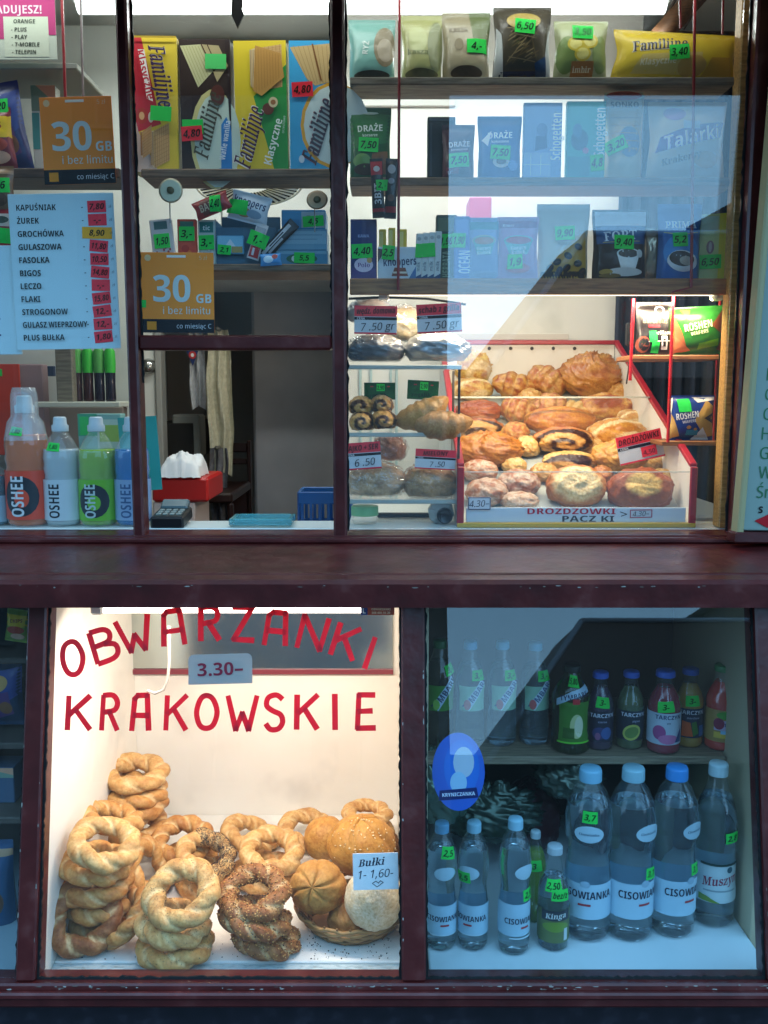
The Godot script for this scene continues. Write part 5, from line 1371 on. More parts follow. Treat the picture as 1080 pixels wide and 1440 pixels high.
		"bl_b":
			p.rect(0.02, 0.3, 0.98, 0.9, "8fb8cc"); p.line([0.06, 0.72, 0.9, 0.72], 0.0012, "5a88a4"); p.line([0.06, 0.52, 0.8, 0.52], 0.001, "5a88a4")
		"bl_c":
			p.ell(0.5, 0.45, 0.3, 0.34, "2a6a4a"); p.ell(0.36, 0.45, 0.06, 0.2, "e0e8e0"); p.rect(0.02, 0.75, 0.98, 0.95, "7aa8bc")
		"twist":
			p.ell(0.4, 0.5, 0.25, 0.3, "d8e8f0"); p.ell(0.72, 0.7, 0.14, 0.2, "c04a3a")
		"prince":
			p.rect(0.03, 0.0, 0.97, 0.18, "4a3a78"); p.ell(0.5, 0.24, 0.36, 0.12, "d8c8d8"); p.text("Polo", 0.5, 0.24, 0.07, "6a3a80", 0, 2, 0.5); p.text("KAWA", 0.5, 0.72, 0.05, "9aa4d0", 0, 0, 0.7); p.ell(0.72, 0.32, 0.1, 0.05, "d0a060")
		"plain_yellow":
			p.rect(0.1, 0.6, 0.6, 0.95, "f0e080")
		"stick_milk":
			p.poly([0, 0, 1, 0, 1, 0.12, 0, 0.04], "2a4a7a"); p.text("milk", 0.5, 0.28, 0.07, "7a8088", 90, 0, 0.22); p.ell(0.5, 0.88, 0.3, 0.04, "aab0b0")
		"tea_dark":
			p.rect(0.1, 0.75, 0.9, 0.95, "5d6a4a"); p.text("HERBATA", 0.5, 0.25, 0.12, "8a9878", 90, 0, 0.4)
		"tea_blue":
			p.text("OCEAN", 0.7, 0.28, 0.2, "dfe6f2", 90, 0, 0.36); p.rect(0.1, 0.7, 0.9, 0.95, "6a8ac8")
		"soup_a":
			p.rect(0.04, 0.8, 0.96, 0.94, "3f8a94"); p.ell(0.5, 0.62, 0.4, 0.09, "c8b49a"); cup(p, 0.5, 0.62, 0.38, 0.10, "5fa49c", "b8744a"); p.text("Gorący", 0.5, 0.5, 0.055, "e8f0ec", 4, 2, 0.5); p.text("Kubek", 0.5, 0.43, 0.055, "e8f0ec", 4, 2, 0.5); p.rect(0.04, 0.05, 0.96, 0.14, "8aa0c0")
		"soup_b":
			p.rect(0.04, 0.82, 0.96, 0.94, "8a3a74"); p.text("Knorr", 0.26, 0.86, 0.05, "f0e8f0", 0, 0, 0.36); cup(p, 0.5, 0.62, 0.38, 0.10, "68a8a0", "b03a4a"); p.text("Gorący", 0.5, 0.5, 0.055, "e8f0ec", 4, 2, 0.5); p.text("Kubek", 0.5, 0.43, 0.055, "e8f0ec", 4, 2, 0.5); p.ell(0.5, 0.18, 0.3, 0.08, "c84a5a")
		"beans":
			p.poly([0.06, 0.0, 0.94, 0.0, 0.94, 0.62, 0.7, 0.55, 0.2, 0.2], "b98a2c"); p.rect(0.05, 0, 0.95, 0.10, "3a2418")
			for q in [[0.35, 0.22, 20], [0.56, 0.30, -30], [0.22, 0.14, 60], [0.54, 0.14, 40], [0.76, 0.2, 10], [0.78, 0.42, -20], [0.4, 0.1, 80], [0.86, 0.1, 30]]:
				p.ell(q[0], q[1], 0.085, 0.045, "2a160e", q[2]); p.ell(q[0], q[1], 0.07, 0.006, "5a3420", q[2])
			p.text("KAWA", 0.5, 0.46, 0.05, "7a6a50", 0, 0, 0.6)
		"fort":
			p.rect(0.04, 0.76, 0.96, 0.97, "c8c8c8"); p.rect(0.04, 0.5, 0.96, 0.76, "2f4f7c"); p.text("FORT", 0.48, 0.62, 0.13, "dfe6ea", 4, 2, 0.7); p.line([0.15, 0.52, 0.85, 0.54], 0.0012, "c8a850")
			cup(p, 0.62, 0.36, 0.22, 0.10, "e4e2da", "4a3220"); p.ell(0.56, 0.1, 0.34, 0.06, "d8d4cc"); p.ell(0.22, 0.1, 0.12, 0.04, "b99440"); p.ell(0.3, 0.05, 0.2, 0.03, "8a6a30"); p.ell(0.84, 0.36, 0.06, 0.06, "cfccc4")
		"prima":
			p.text("PRIMA", 0.5, 0.72, 0.09, "dde8f0", 0, 2, 0.84); p.ell(0.5, 0.36, 0.42, 0.24, "2a82c8"); p.line([0.1, 0.62, 0.5, 0.58, 0.9, 0.62], 0.0014, "d0c060"); p.ell(0.52, 0.24, 0.36, 0.14, "d8dce0", -8); p.ell(0.5, 0.27, 0.3, 0.10, "3a2a20", -8); p.ell(0.6, 0.24, 0.16, 0.06, "b0a090", -8)
		"lipton":
			p.rect(0.6, 0, 1, 1, "d8c82c"); p.ell(0.34, 0.5, 0.12, 0.10, "7a4a50"); p.ell(0.34, 0.5, 0.05, 0.08, "b8a8a0"); p.rect(0.04, 0.74, 0.56, 0.96, "b8ccb4")
		"coffee_black":
			p.ell(0.62, 0.84, 0.14, 0.09, "cfc8c0"); p.ell(0.62, 0.84, 0.09, 0.06, "1c1718"); p.text("barcellus", 0.5, 0.64, 0.08, "8a7a64", 0, 0, 0.8); p.rect(0.3, 0.52, 0.62, 0.57, "a02028"); p.text("brillant", 0.72, 0.42, 0.07, "d8d4d0", 0, 0, 0.5); p.rect(0.66, 0.1, 0.84, 0.36, "d8d4d0"); p.rect(0.71, 0.16, 0.79, 0.3, "1c1718"); p.ell(0.16, 0.2, 0.18, 0.16, "7a3a28"); p.ell(0.18, 0.2, 0.13, 0.12, "1c1718"); p.line([0.3, 0.25, 0.96, 0.27], 0.002, "e0dcd8")
		"roshen_green":
			p.poly([0.0, 0.95, 0.3, 0.1, 0.0, 0.05], "b8643c"); p.poly([0.06, 0.05, 0.06, 0.4, 0.36, 0.1], "c8784a"); p.poly([0.74, 0.6, 0.98, 0.92, 0.98, 0.4], "8a4a2c"); p.poly([0.84, 0.1, 0.98, 0.4, 0.98, 0.05], "8a4a2c"); p.poly([0.2, 0.94, 0.38, 0.94, 0.28, 0.74], "a5583a")
			p.text("ROSHEN", 0.48, 0.6, 0.15, "e8e8b8", 8, 0, 0.54); p.text("WAFERS", 0.5, 0.46, 0.075, "d8d8b0", 8, 0, 0.34); p.poly([0.48, 0.12, 0.86, 0.18, 0.88, 0.32, 0.5, 0.24], "7ac020"); p.rect(0.0, 0.02, 0.03, 0.98, "7ae030")
		"roshen_blue":
			p.poly([0.52, 0.45, 0.8, 0.9, 0.98, 0.75, 0.98, 0.1, 0.8, 0.08], "d8a85a"); p.poly([0.75, 0.5, 0.98, 0.62, 0.98, 0.38], "3a2c50"); p.poly([0.02, 0.02, 0.02, 0.6, 0.24, 0.1], "d8a85a"); p.poly([0.0, 0.9, 0.1, 0.96, 0.02, 0.6], "e8e4dc"); p.poly([0.5, 0.96, 0.98, 0.97, 0.98, 0.9, 0.6, 0.84], "e8e4dc"); p.poly([0.5, 0.02, 0.9, 0.02, 0.72, 0.3], "d8e4ec")
			p.text("ROSHEN", 0.36, 0.56, 0.14, "f0f0f0", 8, 0, 0.5); p.text("WAFERS", 0.4, 0.43, 0.06, "d8dce8", 8, 0, 0.3); p.rect(0.36, 0.12, 0.62, 0.24, "2a90b8"); p.ell(0.4, 0.3, 0.05, 0.04, "c89050"); p.ell(0.55, 0.26, 0.04, 0.03, "c89050")
		"price_red":
			p.rect(0, 0.62, 1, 1, "f23c4a"); p.rect(0, 0.5, 1, 0.6, "20202a"); p.text("CENA", 0.06, 0.55, 0.08, "d8d8d8", 0, 0, 0.3, 0, 1); p.rect(0, 0, 1, 0.06, "e03040")
		"price_green":
			p.rect(0.02, 0.05, 0.98, 0.95, "1c5a2c"); p.rect(0.4, 0.5, 0.66, 0.92, "2ce04a"); p.text("2,90", 0.53, 0.7, 0.24, "183a20", 0, 0, 0.22); p.text("rogalik", 0.45, 0.26, 0.2, "0e2a18", 3, 2, 0.8); p.rect(0.2, 0.74, 0.3, 0.8, "c03a3a"); p.rect(0.74, 0.74, 0.82, 0.8, "c03a3a")
		"bun_price":
			p.text("Bułki", 0.42, 0.76, 0.2, "2a2a38", 4, 2, 0.6, 0.3); p.text("1- 1,60-", 0.5, 0.44, 0.22, "2a2a38", 3, 1, 0.8, 0.25)
			p.line([0.52, 0.08, 0.42, 0.18, 0.5, 0.24, 0.56, 0.18], 0.0010, "2a2a38"); p.line([0.52, 0.08, 0.66, 0.2, 0.6, 0.25, 0.55, 0.18], 0.0010, "2a2a38")
		"tag_330":
			p.text("3.30–", 0.5, 0.5, 0.42, "8c1a36", 1, 0, 0.82, 0, 0, 1.1)
		"price_430":
			p.line([0.03, 0.05, 0.97, 0.05, 0.97, 0.95, 0.03, 0.95, 0.03, 0.05], 0.0016, "2a3058"); p.text("4.30–", 0.5, 0.5, 0.5, "22263c", 3, 1, 0.86, 0.2)


# ---------------------------------------------------------------- food
func crust() -> StandardMaterial3D:
	if mats.has("crust"): return mats["crust"]
	var m := StandardMaterial3D.new()
	m.vertex_color_use_as_albedo = true; m.roughness = 0.36; m.metallic_specular = 0.5
	m.uv1_triplanar = true; m.uv1_scale = Vector3(9, 9, 9)
	m.normal_enabled = true; m.normal_texture = bump(0.03, 4, 61, 5.0); m.normal_scale = 0.8
	m.albedo_texture = tex(0.03, 4, 62, [0.1, "cdb491", 0.4, "e8dac6", 0.65, "f8f2ea", 0.9, "ffffff"])
	mats["crust"] = m
	return m

func dry_crust() -> StandardMaterial3D:
	if not mats.has("dry crust"):
		var m: StandardMaterial3D = crust().duplicate()
		m.roughness = 0.55; m.metallic_specular = 0.4
		m.albedo_texture = tex(0.03, 4, 62, [0.1, "d2c0a8", 0.5, "f4eee6", 0.9, "ffffff"])
		mats["dry crust"] = m
	return mats["dry crust"]

# one loaf or bun: a ball pushed about; shape(direction, noise) -> radius factors; tint -> colour
func blob(size: Vector3, sd: int, top: String, side: String, opt := {}) -> MB:
	var nz := FastNoiseLite.new(); nz.seed = sd; nz.frequency = 1.3; nz.fractal_octaves = 3
	var rows := []; var cols := []
	var nr := 34; var nc := 52
	var ca := lin(top); var cb := lin(side)
	for i in nr + 1:
		var ph := PI * i / nr
		var row := PackedVector3Array(); var cr := PackedColorArray()
		for j in nc:
			var a := TAU * j / nc
			var d := Vector3(sin(ph) * sin(a), cos(ph), sin(ph) * cos(a))
			var k: float = 1.0 + opt.get("rough", 1.0) * (0.12 * nz.get_noise_3dv(d * 1.4) + 0.04 * nz.get_noise_3dv(d * 5.0))
			var t := clampf(0.55 + 1.1 * nz.get_noise_3dv(d * 1.6 + Vector3(7, 0, 0)), 0, 1)      # unevenly browned
			var col := cb.lerp(ca, t)
			if opt.has("braid"):       # lobes of a plaited loaf along x
				var w := sin(d.x * opt.braid + (0.9 if d.z > 0 else -0.9) * 2.0 * absf(d.z))
				k += 0.16 * absf(w) - 0.08
				col = col.lerp(lin(opt.get("pale", "e2c48c")), clampf(1.0 - absf(w) * 3.2, 0, 1) * 0.75)
			if opt.has("knot"):        # creases running out from the middle
				var g := absf(sin((atan2(d.x, d.z) * opt.knot + d.y * 2.4) * 0.5))
				k -= 0.14 * pow(1.0 - g, 5.0) * clampf(d.y + 0.6, 0, 1)
			if opt.has("dent"):        # a filled hollow on top
				var q := Vector2(d.x, d.z).length()
				if d.y > 0 and q < opt.dent:
					k -= 0.16 * (1.0 - q / opt.dent) - 0.05 * sin(q / opt.dent * 12.0) * float(opt.dent > 0.8)
					col = col.lerp(lin(opt.fill), clampf((opt.dent - q) * 7.0 + 0.5 * nz.get_noise_3dv(d * 3.0), 0, 1))
			if opt.has("swirl"):       # poppy seed spiral on the cut face
				var f := Vector2(d.x, d.y - 0.05)
				if d.z > 0.25:
					var sp := sin(f.length() * opt.swirl - f.angle())
					if sp > 0.25: col = lin("3a1c14")
					elif sp > 0.05: col = lin("8a5a34")
					else: col = lin("d8a860")
					k -= 0.03 * float(sp > 0.25)
			if opt.has("sugar"):
				var sg := nz.get_noise_3dv(d * 1.5 + Vector3(3, 3, 3)) + 0.25 * nz.get_noise_3dv(d * 7.0)
				if sg > -0.25: col = col.lerp(lin("dccbbb"), clampf((sg + 0.25) * 1.8, 0, 0.75))      # icing sugar
			if opt.has("stripe"):
				if sin(d.z * opt.stripe + d.x * 3.0) > 0.55: col = lin("f0dcae")
			if opt.has("lump"): k += opt.lump * absf(nz.get_noise_3dv(d * 6.0)) * clampf(d.y + 0.7, 0, 1)
			var flat := maxf(d.y, -0.62)
			row.append(Vector3(d.x * size.x * k, flat * size.y * k, d.z * size.z * k))
			cr.append(col)
		rows.append(row); cols.append(cr)
	var mb := MB.new()
	mb.grid(rows, true, false, cols)
	return mb

# a rope ring of two strands; R ring radius, r rope radius
func rope_ring(R: float, r: float, turns: int, sd: int, pale: String, mid: String, dark: String, browned: float) -> Array:
	var nz := FastNoiseLite.new(); nz.seed = sd; nz.frequency = 1.0; nz.fractal_octaves = 3
	var rows := []; var cols := []; var spots := []
	var n := 96; var m := 22
	var cp := lin(pale); var cm := lin(mid); var cd := lin(dark)
	for i in n:
		var th := TAU * i / n
		var er := Vector3(cos(th), 0, sin(th))
		var fat := 1.0 + 0.16 * nz.get_noise_2d(cos(th) * 1.2, sin(th) * 1.2)
		var RR := R * (1.0 + 0.07 * nz.get_noise_2d(cos(th) * 0.8 + 9.0, sin(th) * 0.8))
		var lift := 0.10 * r * nz.get_noise_2d(cos(th) + 20.0, sin(th))
		var row := PackedVector3Array(); var cr := PackedColorArray()
		for j in m:
			var ph := TAU * j / m
			var psi := ph - turns * th * 0.5
			var s := absf(sin(psi)); var c := absf(cos(psi))
			var k := 0.20 * c + sqrt(maxf(0.84 * 0.84 - 0.04 * s * s, 0.05))
			k -= 0.10 * pow(s, 10.0)
			var o := er * cos(ph) + Vector3.UP * sin(ph) * 0.86
			var p := er * RR + o * r * k * fat + Vector3.UP * lift
			row.append(p)
			var g := nz.get_noise_3d(psi * 1.1, th * 3.0, 4.0)
			var bake := clampf(browned + 0.1 + 0.9 * nz.get_noise_3d(cos(th) * 2.0, sin(th) * 2.0, sin(ph) * 1.5), 0, 1)
			var col := cp.lerp(cm, clampf(0.55 + g * 1.2, 0, 1)).lerp(cd, bake * 0.75)
			var crease := clampf((s - 0.90) * 12.0, 0, 1) * clampf(0.75 + 1.4 * nz.get_noise_2d(th * 4.0, 3.0), 0, 1)
			col = col.lerp(lin("ead2a0"), crease * 0.7)
			cr.append(col)
			spots.append([p, o])
		rows.append(row); cols.append(cr)
	var mb := MB.new()
	mb.grid(rows, true, true, cols)
	return [mb, spots]

func seeds_on(parent: Node, spots: Array, count: int, sd: int, hexes: Array, size: float, only_top := -0.3):
	var rng := RandomNumberGenerator.new(); rng.seed = sd
	var mb := MB.new()
	var made := 0
	var tries := 0
	while made < count and tries < count * 6:
		tries += 1
		var i := rng.randi() % spots.size()
		var q = spots[i]; var q2 = spots[(i + 1) % spots.size()]
		if q[1].y < only_top + rng.randf() * 0.4: continue
		var t := rng.randf()
		var p: Vector3 = q[0].lerp(q2[0], t) if q[0].distance_to(q2[0]) < 0.02 else q[0]
		p += Vector3(rng.randf() - 0.5, (rng.randf() - 0.5) * 0.4, rng.randf() - 0.5) * 0.002
		var b := Basis(Vector3(rng.randf() - 0.5, rng.randf() - 0.5, rng.randf() - 0.5).normalized(), rng.randf() * 3.0)
		mb.col = lin(hexes[rng.randi() % hexes.size()])
		var s := size * rng.randf_range(0.8, 1.25)
		var x := b.x * s * 1.5; var y := b.y * s * 0.8; var z := b.z * s
		for w in [[x, y, z], [y, -x, z], [-x, -y, z], [-y, x, z], [y, x, -z], [-x, y, -z], [-y, -x, -z], [x, -y, -z]]: mb.tri(p + w[0], p + w[1], p + w[2], w[0] + w[1] + w[2])
		made += 1
	var o := part(parent, "seeds", mb, vmat("seeds", 0.6, 0.4))
	o.set_meta("kind", "stuff")

func ring(label: String, px: float, py: float, high: float, wide: float, tone: int, seeds: String, turn: Vector3, group := "pretzel rings in the display window"):
	var p := on_y(px, py, CASE_FLOOR + high)
	var k := per_px(p)
	var rr: float = wide * k * 0.5
	var r := rr * 0.29
	var tones := [["dcae6c", "c48a48", "9a5a2a"], ["d9b070", "cf9a56", "b06c34"], ["e2bd80", "d2a262", "a86a34"], ["c4905a", "a86a38", "7a4422"]]
	var t := thing("pretzel_ring", label, "pretzel ring", p, group)
	t.rotation_degrees = turn
	var sd := int(px * 7 + py * 3)
	var made := rope_ring(rr - r * 1.02, r, 6 + sd % 3, sd, tones[tone][0], tones[tone][1], tones[tone][2], [0.35, 0.25, 0.15, 0.6][tone])
	part(t, "dough", made[0], dry_crust())
	if seeds == "poppy": seeds_on(t, made[1].filter(func(q): return q[0].x > -0.004), 3000, sd, ["23262c", "2e3138", "1a1c22"], 0.0008, -0.1)
	elif seeds == "some": seeds_on(t, made[1], 480, sd, ["6a5a44", "4a4034", "8a7450"], 0.0007, -0.2)
	elif seeds == "sesame": seeds_on(t, made[1], 1300, sd, ["c08a48", "a86c34", "8a5428", "d0a060", "5a3a20"], 0.0014, -0.6)
	return t

func ring_case():
	# the lined case behind the ring window
	var xl := at(64, 1110, 0.30).x; var xr := on_plane(567, 1110, low_point, low_normal).x
	var c := thing("display_case", "white lined display case behind the ring window lettering", "case", Vector3((xl + xr) / 2, CASE_FLOOR, 0.05))
	var w := white_board("case white", "e9e2d6")
	boxpart(c, "floor_board", Vector3(xl, CASE_FLOOR - 0.02, -0.248), Vector3(xr, CASE_FLOOR, 0.300), white_board("case floor", "e6e4de"), 0.002)
	boxpart(c, "back_board", Vector3(xl - 0.012, CASE_FLOOR - 0.02, -0.268), Vector3(xr + 0.012, 1.272, -0.249), w, 0.002)
	var side := MB.new()
	for s in [[xl - 0.010, xl], [xr, xr + 0.010]]:
		var a := [Vector3(s[0], CASE_FLOOR - 0.02, -0.248), Vector3(s[0], CASE_FLOOR - 0.02, 0.378), Vector3(s[0], 1.272, 0.245), Vector3(s[0], 1.272, -0.248)]
		var sm := MB.new()
		var dx := Vector3(s[1] - s[0], 0, 0)
		sm.quad(a[0], a[1], a[2], a[3], Vector3.LEFT)
		sm.quad(a[0] + dx, a[1] + dx, a[2] + dx, a[3] + dx, Vector3.RIGHT)
		for i in 4: sm.quad(a[i], a[(i + 1) % 4], a[(i + 1) % 4] + dx, a[i] + dx)
		for i in sm.v.size(): sm.v[i] -= c.position
		part(c, "side_board", sm, w)
	boxpart(c, "top_board", Vector3(xl - 0.012, 1.273, -0.268), Vector3(xr + 0.012, 1.283, 0.235), w, 0.002)
	boxpart(c, "front_strip", Vector3(xl, CASE_FLOOR - 0.018, 0.3015), Vector3(xr, CASE_FLOOR - 0.003, 0.376), worked("worn strip", tex(0.03, 5, 81, [0.0, "8a7a6a", 0.22, "9fb0b4", 0.4, "b4c2c4", 1.0, "ced6d4"]), Vector3(3, 8, 8), 0.6), 0.002)
	# mirror along the top of the back board with its dark red rail
	var m := thing("wall_mirror", "long mirror with a dark red rail behind the arched lettering", "mirror", at(356, 944, -0.243))
	boxpart(m, "glass", at(160, 940, -0.2475), Vector3(at(553, 900, -0.24).x, 1.262, -0.242), mat("c4ccc8", 0.16, 1.0), 0.001)
	boxpart(m, "rail", at(160, 946.5, -0.248), Vector3(at(553, 900, -0.24).x, at(300, 941, -0.24).y, -0.236), mat("7a2a34", 0.5), 0.001)
	# hook and price tags
	var hk := thing("cable_hook", "white plastic hook hanging behind the first letter A", "hook", at(236, 890, 0.12))
	var pts := []
	for q in [[238, 880], [238, 930], [236, 955], [230, 970], [218, 975], [207, 971]]: pts.append(at(q[0], q[1], 0.12) - hk.position)
	var hm := MB.new(); hm.tube(pts, 0.0028, 8)
	part(hk, "hook", hm, mat("a8a096", 0.4))
	var dn := Vector3(0, -cos(deg_to_rad(TILT)), sin(deg_to_rad(TILT)))
	var leaning := Basis(Vector3.RIGHT, -dn, low_normal)
	for q in [["price_tag", "grey rounded price tag with dark red figures stuck inside the ring window", [265, 920, 355, 962], "a59d98", "tag_330"], ["bun_price_card", "white card with handwritten bun price over the floury bun", [497, 1201, 561, 1251], "d4dade", "bun_price"]]:
		var o := on_plane((q[2][0] + q[2][2]) / 2.0, q[2][3], low_point - low_normal * 0.008, low_normal)
		var k := per_px(o)
		var t := thing(q[0], q[1], "price tag", o)
		t.basis = leaning * Basis(Vector3(0, 0, 1), deg_to_rad(1.5))
		var s := FaceShape.new(); s.w = (q[2][2] - q[2][0]) * k; s.h = (q[2][3] - q[2][1]) * k; s.d = 0.0015
		var mb := MB.new()
		if q[0] == "price_tag":
			var fan := []
			for cc in [[-1, 0, 0], [1, 0, 0], [1, 1, 1], [-1, 1, 1]]:
				if cc[2] == 0: fan.append(Vector3(cc[0] * s.w / 2, 0, 0.0))
				else:
					for i in 5:
						var a := (PI / 2) * (i / 4.0) + (0.0 if cc[0] > 0 else PI / 2)
						fan.append(Vector3(cc[0] * (s.w / 2 - 0.009), s.h - 0.009, 0) + Vector3(cos(a), sin(a), 0) * 0.009)
			for i in range(1, fan.size() - 1): mb.tri(fan[0], fan[i], fan[i + 1], Vector3(0, 0, 1))
		else: mb.box(Vector3(0, s.h / 2, 0), Vector3(s.w, s.h, s.d), 0.0003)
		part(t, "card", mb, mat(q[3], 0.5))
		var pr := Pr.new(s); art(q[4], pr)
		part(t, "print", pr.mb, vmat("paper print", 0.75, 0.3))
	# rings: label, x, y, depth, width in the photo, tone, seeds, turn
	ring("pale ring on top of the tall stack at the back of the case", 189, 1087, 0.169, 99, 2, "", Vector3(6, 20, -3))
	ring("second ring of the tall back stack under the pale one", 188, 1113, 0.132, 98, 1, "", Vector3(3, 80, 2))
	ring("third ring of the tall back stack", 190, 1138, 0.095, 97, 0, "", Vector3(-2, 10, 12))
	ring("lower ring of the tall back stack", 192, 1163, 0.058, 96, 0, "", Vector3(0, 60, 4))
	ring("ring resting on the tall back stack behind the split ring", 155, 1150, 0.150, 98, 1, "", Vector3(16, 130, 2))
	ring("split ring with torn pale crust leaning on the corner stack", 147, 1186, 0.179, 104, 2, "", Vector3(22, 40, -4))
	ring("second ring of the corner stack", 134, 1214, 0.132, 108, 1, "", Vector3(8, 70, -3))
	ring("third ring of the corner stack", 136, 1241, 0.095, 108, 0, "", Vector3(4, 10, 3))
	ring("fourth ring of the corner stack", 140, 1266, 0.058, 106, 0, "", Vector3(2, 30, 0))
	ring("lowest ring of the corner stack", 146, 1288, 0.021, 104, 0, "", Vector3(0, 60, 5))
	ring("brown ring standing on edge before the corner stack", 117, 1291, 0.058, 108, 3, "", Vector3(58, 20, 4))
	ring("ring standing upright edge on between the stacks", 208, 1222, 0.055, 92, 1, "", Vector3(64, 75, 0))
	ring("ring leaning in the gap behind the seeded stack", 176, 1290, 0.045, 92, 0, "", Vector3(40, -40, 20))
	ring("orange brown plain ring beside the poppy seed ring", 257, 1182, 0.068, 92, 0, "", Vector3(18, 0, -6))
	ring("ring lying under the orange brown one", 262, 1212, 0.021, 92, 0, "", Vector3(4, 40, 0))
	ring("poppy seed ring with one dark side", 290, 1203, 0.070, 90, 2, "poppy", Vector3(24, 30, -8))
	ring("ring lying under the poppy seed ring", 292, 1234, 0.021, 94, 1, "some", Vector3(2, 30, 4))
	ring("sprinkled ring tilted on top of the front stack", 255, 1257, 0.115, 112, 2, "some", Vector3(30, 10, 8))
	ring("sprinkled middle ring of the front stack", 244, 1298, 0.058, 108, 2, "some", Vector3(8, 50, -5))
	ring("sprinkled lowest ring of the front stack", 246, 1328, 0.021, 110, 1, "some", Vector3(2, 90, 3))
	ring("sesame ring on top of the brown stack", 357, 1256, 0.101, 104, 3, "sesame", Vector3(18, 0, 4))
	ring("sesame middle ring of the brown stack", 359, 1290, 0.062, 108, 3, "sesame", Vector3(10, 70, -10))
	ring("sesame lowest ring of the brown stack", 374, 1317, 0.021, 100, 3, "sesame", Vector3(4, 30, -12))
	ring("pale plain ring at the back beside the poppy seed ring", 352, 1173, 0.033, 86, 2, "", Vector3(18, 100, 4))
	ring("pale plain ring lying before the back one", 382, 1197, 0.064, 95, 2, "", Vector3(16, 10, -6))
	ring("ring lying under the pale plain pair", 372, 1226, 0.021, 96, 1, "", Vector3(2, 10, 0))
	ring("pale ring at the back beside the seeded bun", 432, 1167, 0.031, 84, 2, "", Vector3(16, 50, 5))
	ring("ring on the far bun under the price card corner", 516, 1143, 0.078, 74, 2, "", Vector3(-2, 0, -3))
	# basket with rolls
	var bz := 0.10
	var bp := on_y(480, 1316, CASE_FLOOR)
	var b := thing("wicker_basket", "shallow wicker basket under the rolls", "basket", Vector3(bp.x + 0.018, CASE_FLOOR, 0.185))
	for ln in 5:
		var cm := MB.new(); var cp := []
		for i in 48:
			var a := TAU * i / 48.0
			cp.append(Vector3(cos(a) * (0.078 + ln * 0.006), 0.008 + ln * 0.008 + 0.0022 * sin(a * 14.0 + ln * PI), sin(a) * (0.078 + ln * 0.006) * 0.95))
		cm.tube(cp, 0.0036, 6, true)
		part(b, "cane", cm, mat(["8a6234", "a87c48", "96703e", "b08850", "9c7440"][ln], 0.5))
	var st := MB.new()
	for i in 28:
		var a := TAU * i / 28.0
		st.tube([Vector3(cos(a) * 0.07, 0.002, sin(a) * 0.067), Vector3(cos(a) * 0.083, 0.02, sin(a) * 0.079), Vector3(cos(a) * 0.103, 0.046, sin(a) * 0.098)], 0.0022, 5)
	part(b, "stakes", st, mat("8a6234", 0.5))
	var bt := MB.new(); bt.lathe([Vector2(0, 0.003), Vector2(0.075, 0.003), Vector2(0.076, 0.006), Vector2(0, 0.007)], 28)
	part(b, "bottom", bt, mat("7a5830", 0.6))
	bun("plaited_roll", "plaited golden roll with a few seeds standing in the basket", 447, 1247, 0.085, 80, 80, Vector3(62, 0, 8), "c9954e", "b57e3c", {"knot": 6, "rough": 0.35}, "few")
	bun("seeded_bun", "large sesame bun behind the plaited roll", 508, 1188, 0.105, 96, 84, Vector3(6, 0, 0), "c99548", "b57c34", {"knot": 5, "rough": 0.4}, "white")
	bun("seeded_bun", "smooth golden bun half hidden by the large sesame bun", 458, 1180, 0.06, 62, 64, Vector3.ZERO, "cf9c50", "bd8440", {"rough": 0.3}, "")
	bun("floury_bun", "pale floury round bun under the bun price card", 526, 1264, 0.085, 82, 94, Vector3(8, 0, 0), "e8dcc0", "d9c39c", {"rough": 0.4}, "")
	bun("seeded_bun", "dark seeded bun behind the large sesame bun at the case side", 540, 1196, 0.05, 50, 60, Vector3.ZERO, "7a5430", "6a4628", {}, "")
	bun("plaited_roll", "small roll lying under the floury bun in the basket", 492, 1292, 0.035, 62, 50, Vector3.ZERO, "b98244", "9a642e", {"knot": 3}, "")
	bun("seeded_bun", "pale bun under the far ring at the back", 520, 1172, 0.035, 72, 50, Vector3.ZERO, "d8b070", "c89a58", {"rough": 0.3}, "")
	# crumbs on the floor board
	var rng := RandomNumberGenerator.new(); rng.seed = 77
	var cr := MB.new()
	for i in 150:
		var q := on_y(rng.randf_range(95, 545), rng.randf_range(1325, 1349), CASE_FLOOR)
		if i > 60: q = on_y(rng.randf_range(430, 550), rng.randf_range(1316, 1349), CASE_FLOOR)
		if q.z > 0.298: continue
		var s := rng.randf_range(0.0005, 0.0014)
		cr.col = lin(["3a2a1c", "6a4a2c", "1c1a1c"][i % 3])
		cr.box(q + Vector3(0, s * 0.5, 0), Vector3(s * 1.6, s, s), 0.0, Basis(Vector3.UP, rng.randf() * 3.0))
	var co := part(self, "crumbs", cr, vmat("seeds", 0.6, 0.4))
	co.set_meta("kind", "stuff"); co.set_meta("label", "seeds and crumbs scattered on the case floor"); co.set_meta("category", "crumbs")

func bun(called: String, label: String, px: float, py: float, high: float, w: float, h: float, turn: Vector3, top: String, side: String, opt: Dictionary, seeds: String):
	var p := on_y(px, py, CASE_FLOOR + high)
	var k := per_px(p)
	var t := thing(called, label, "bread roll", p, "rolls in the display window")
	t.rotation_degrees = turn
	var mb := blob(Vector3(w * 0.5 * k, h * 0.5 * k, w * 0.46 * k), int(px + py), top, side, opt)
	part(t, "crumb_and_crust", mb, dry_crust())
	if seeds:
		var spots := []
		for i in mb.v.size():
			if mb.v[i].z > 0.0 and (mb.v[i].y > -0.01 if seeds == "white" else mb.v[i].y < -0.005): spots.append([mb.v[i] * 1.005, Vector3(0, 1, 0)])
		seeds_on(t, spots, 70, 3, ["e8d8b0", "d8c090"], 0.0016, -2.0)


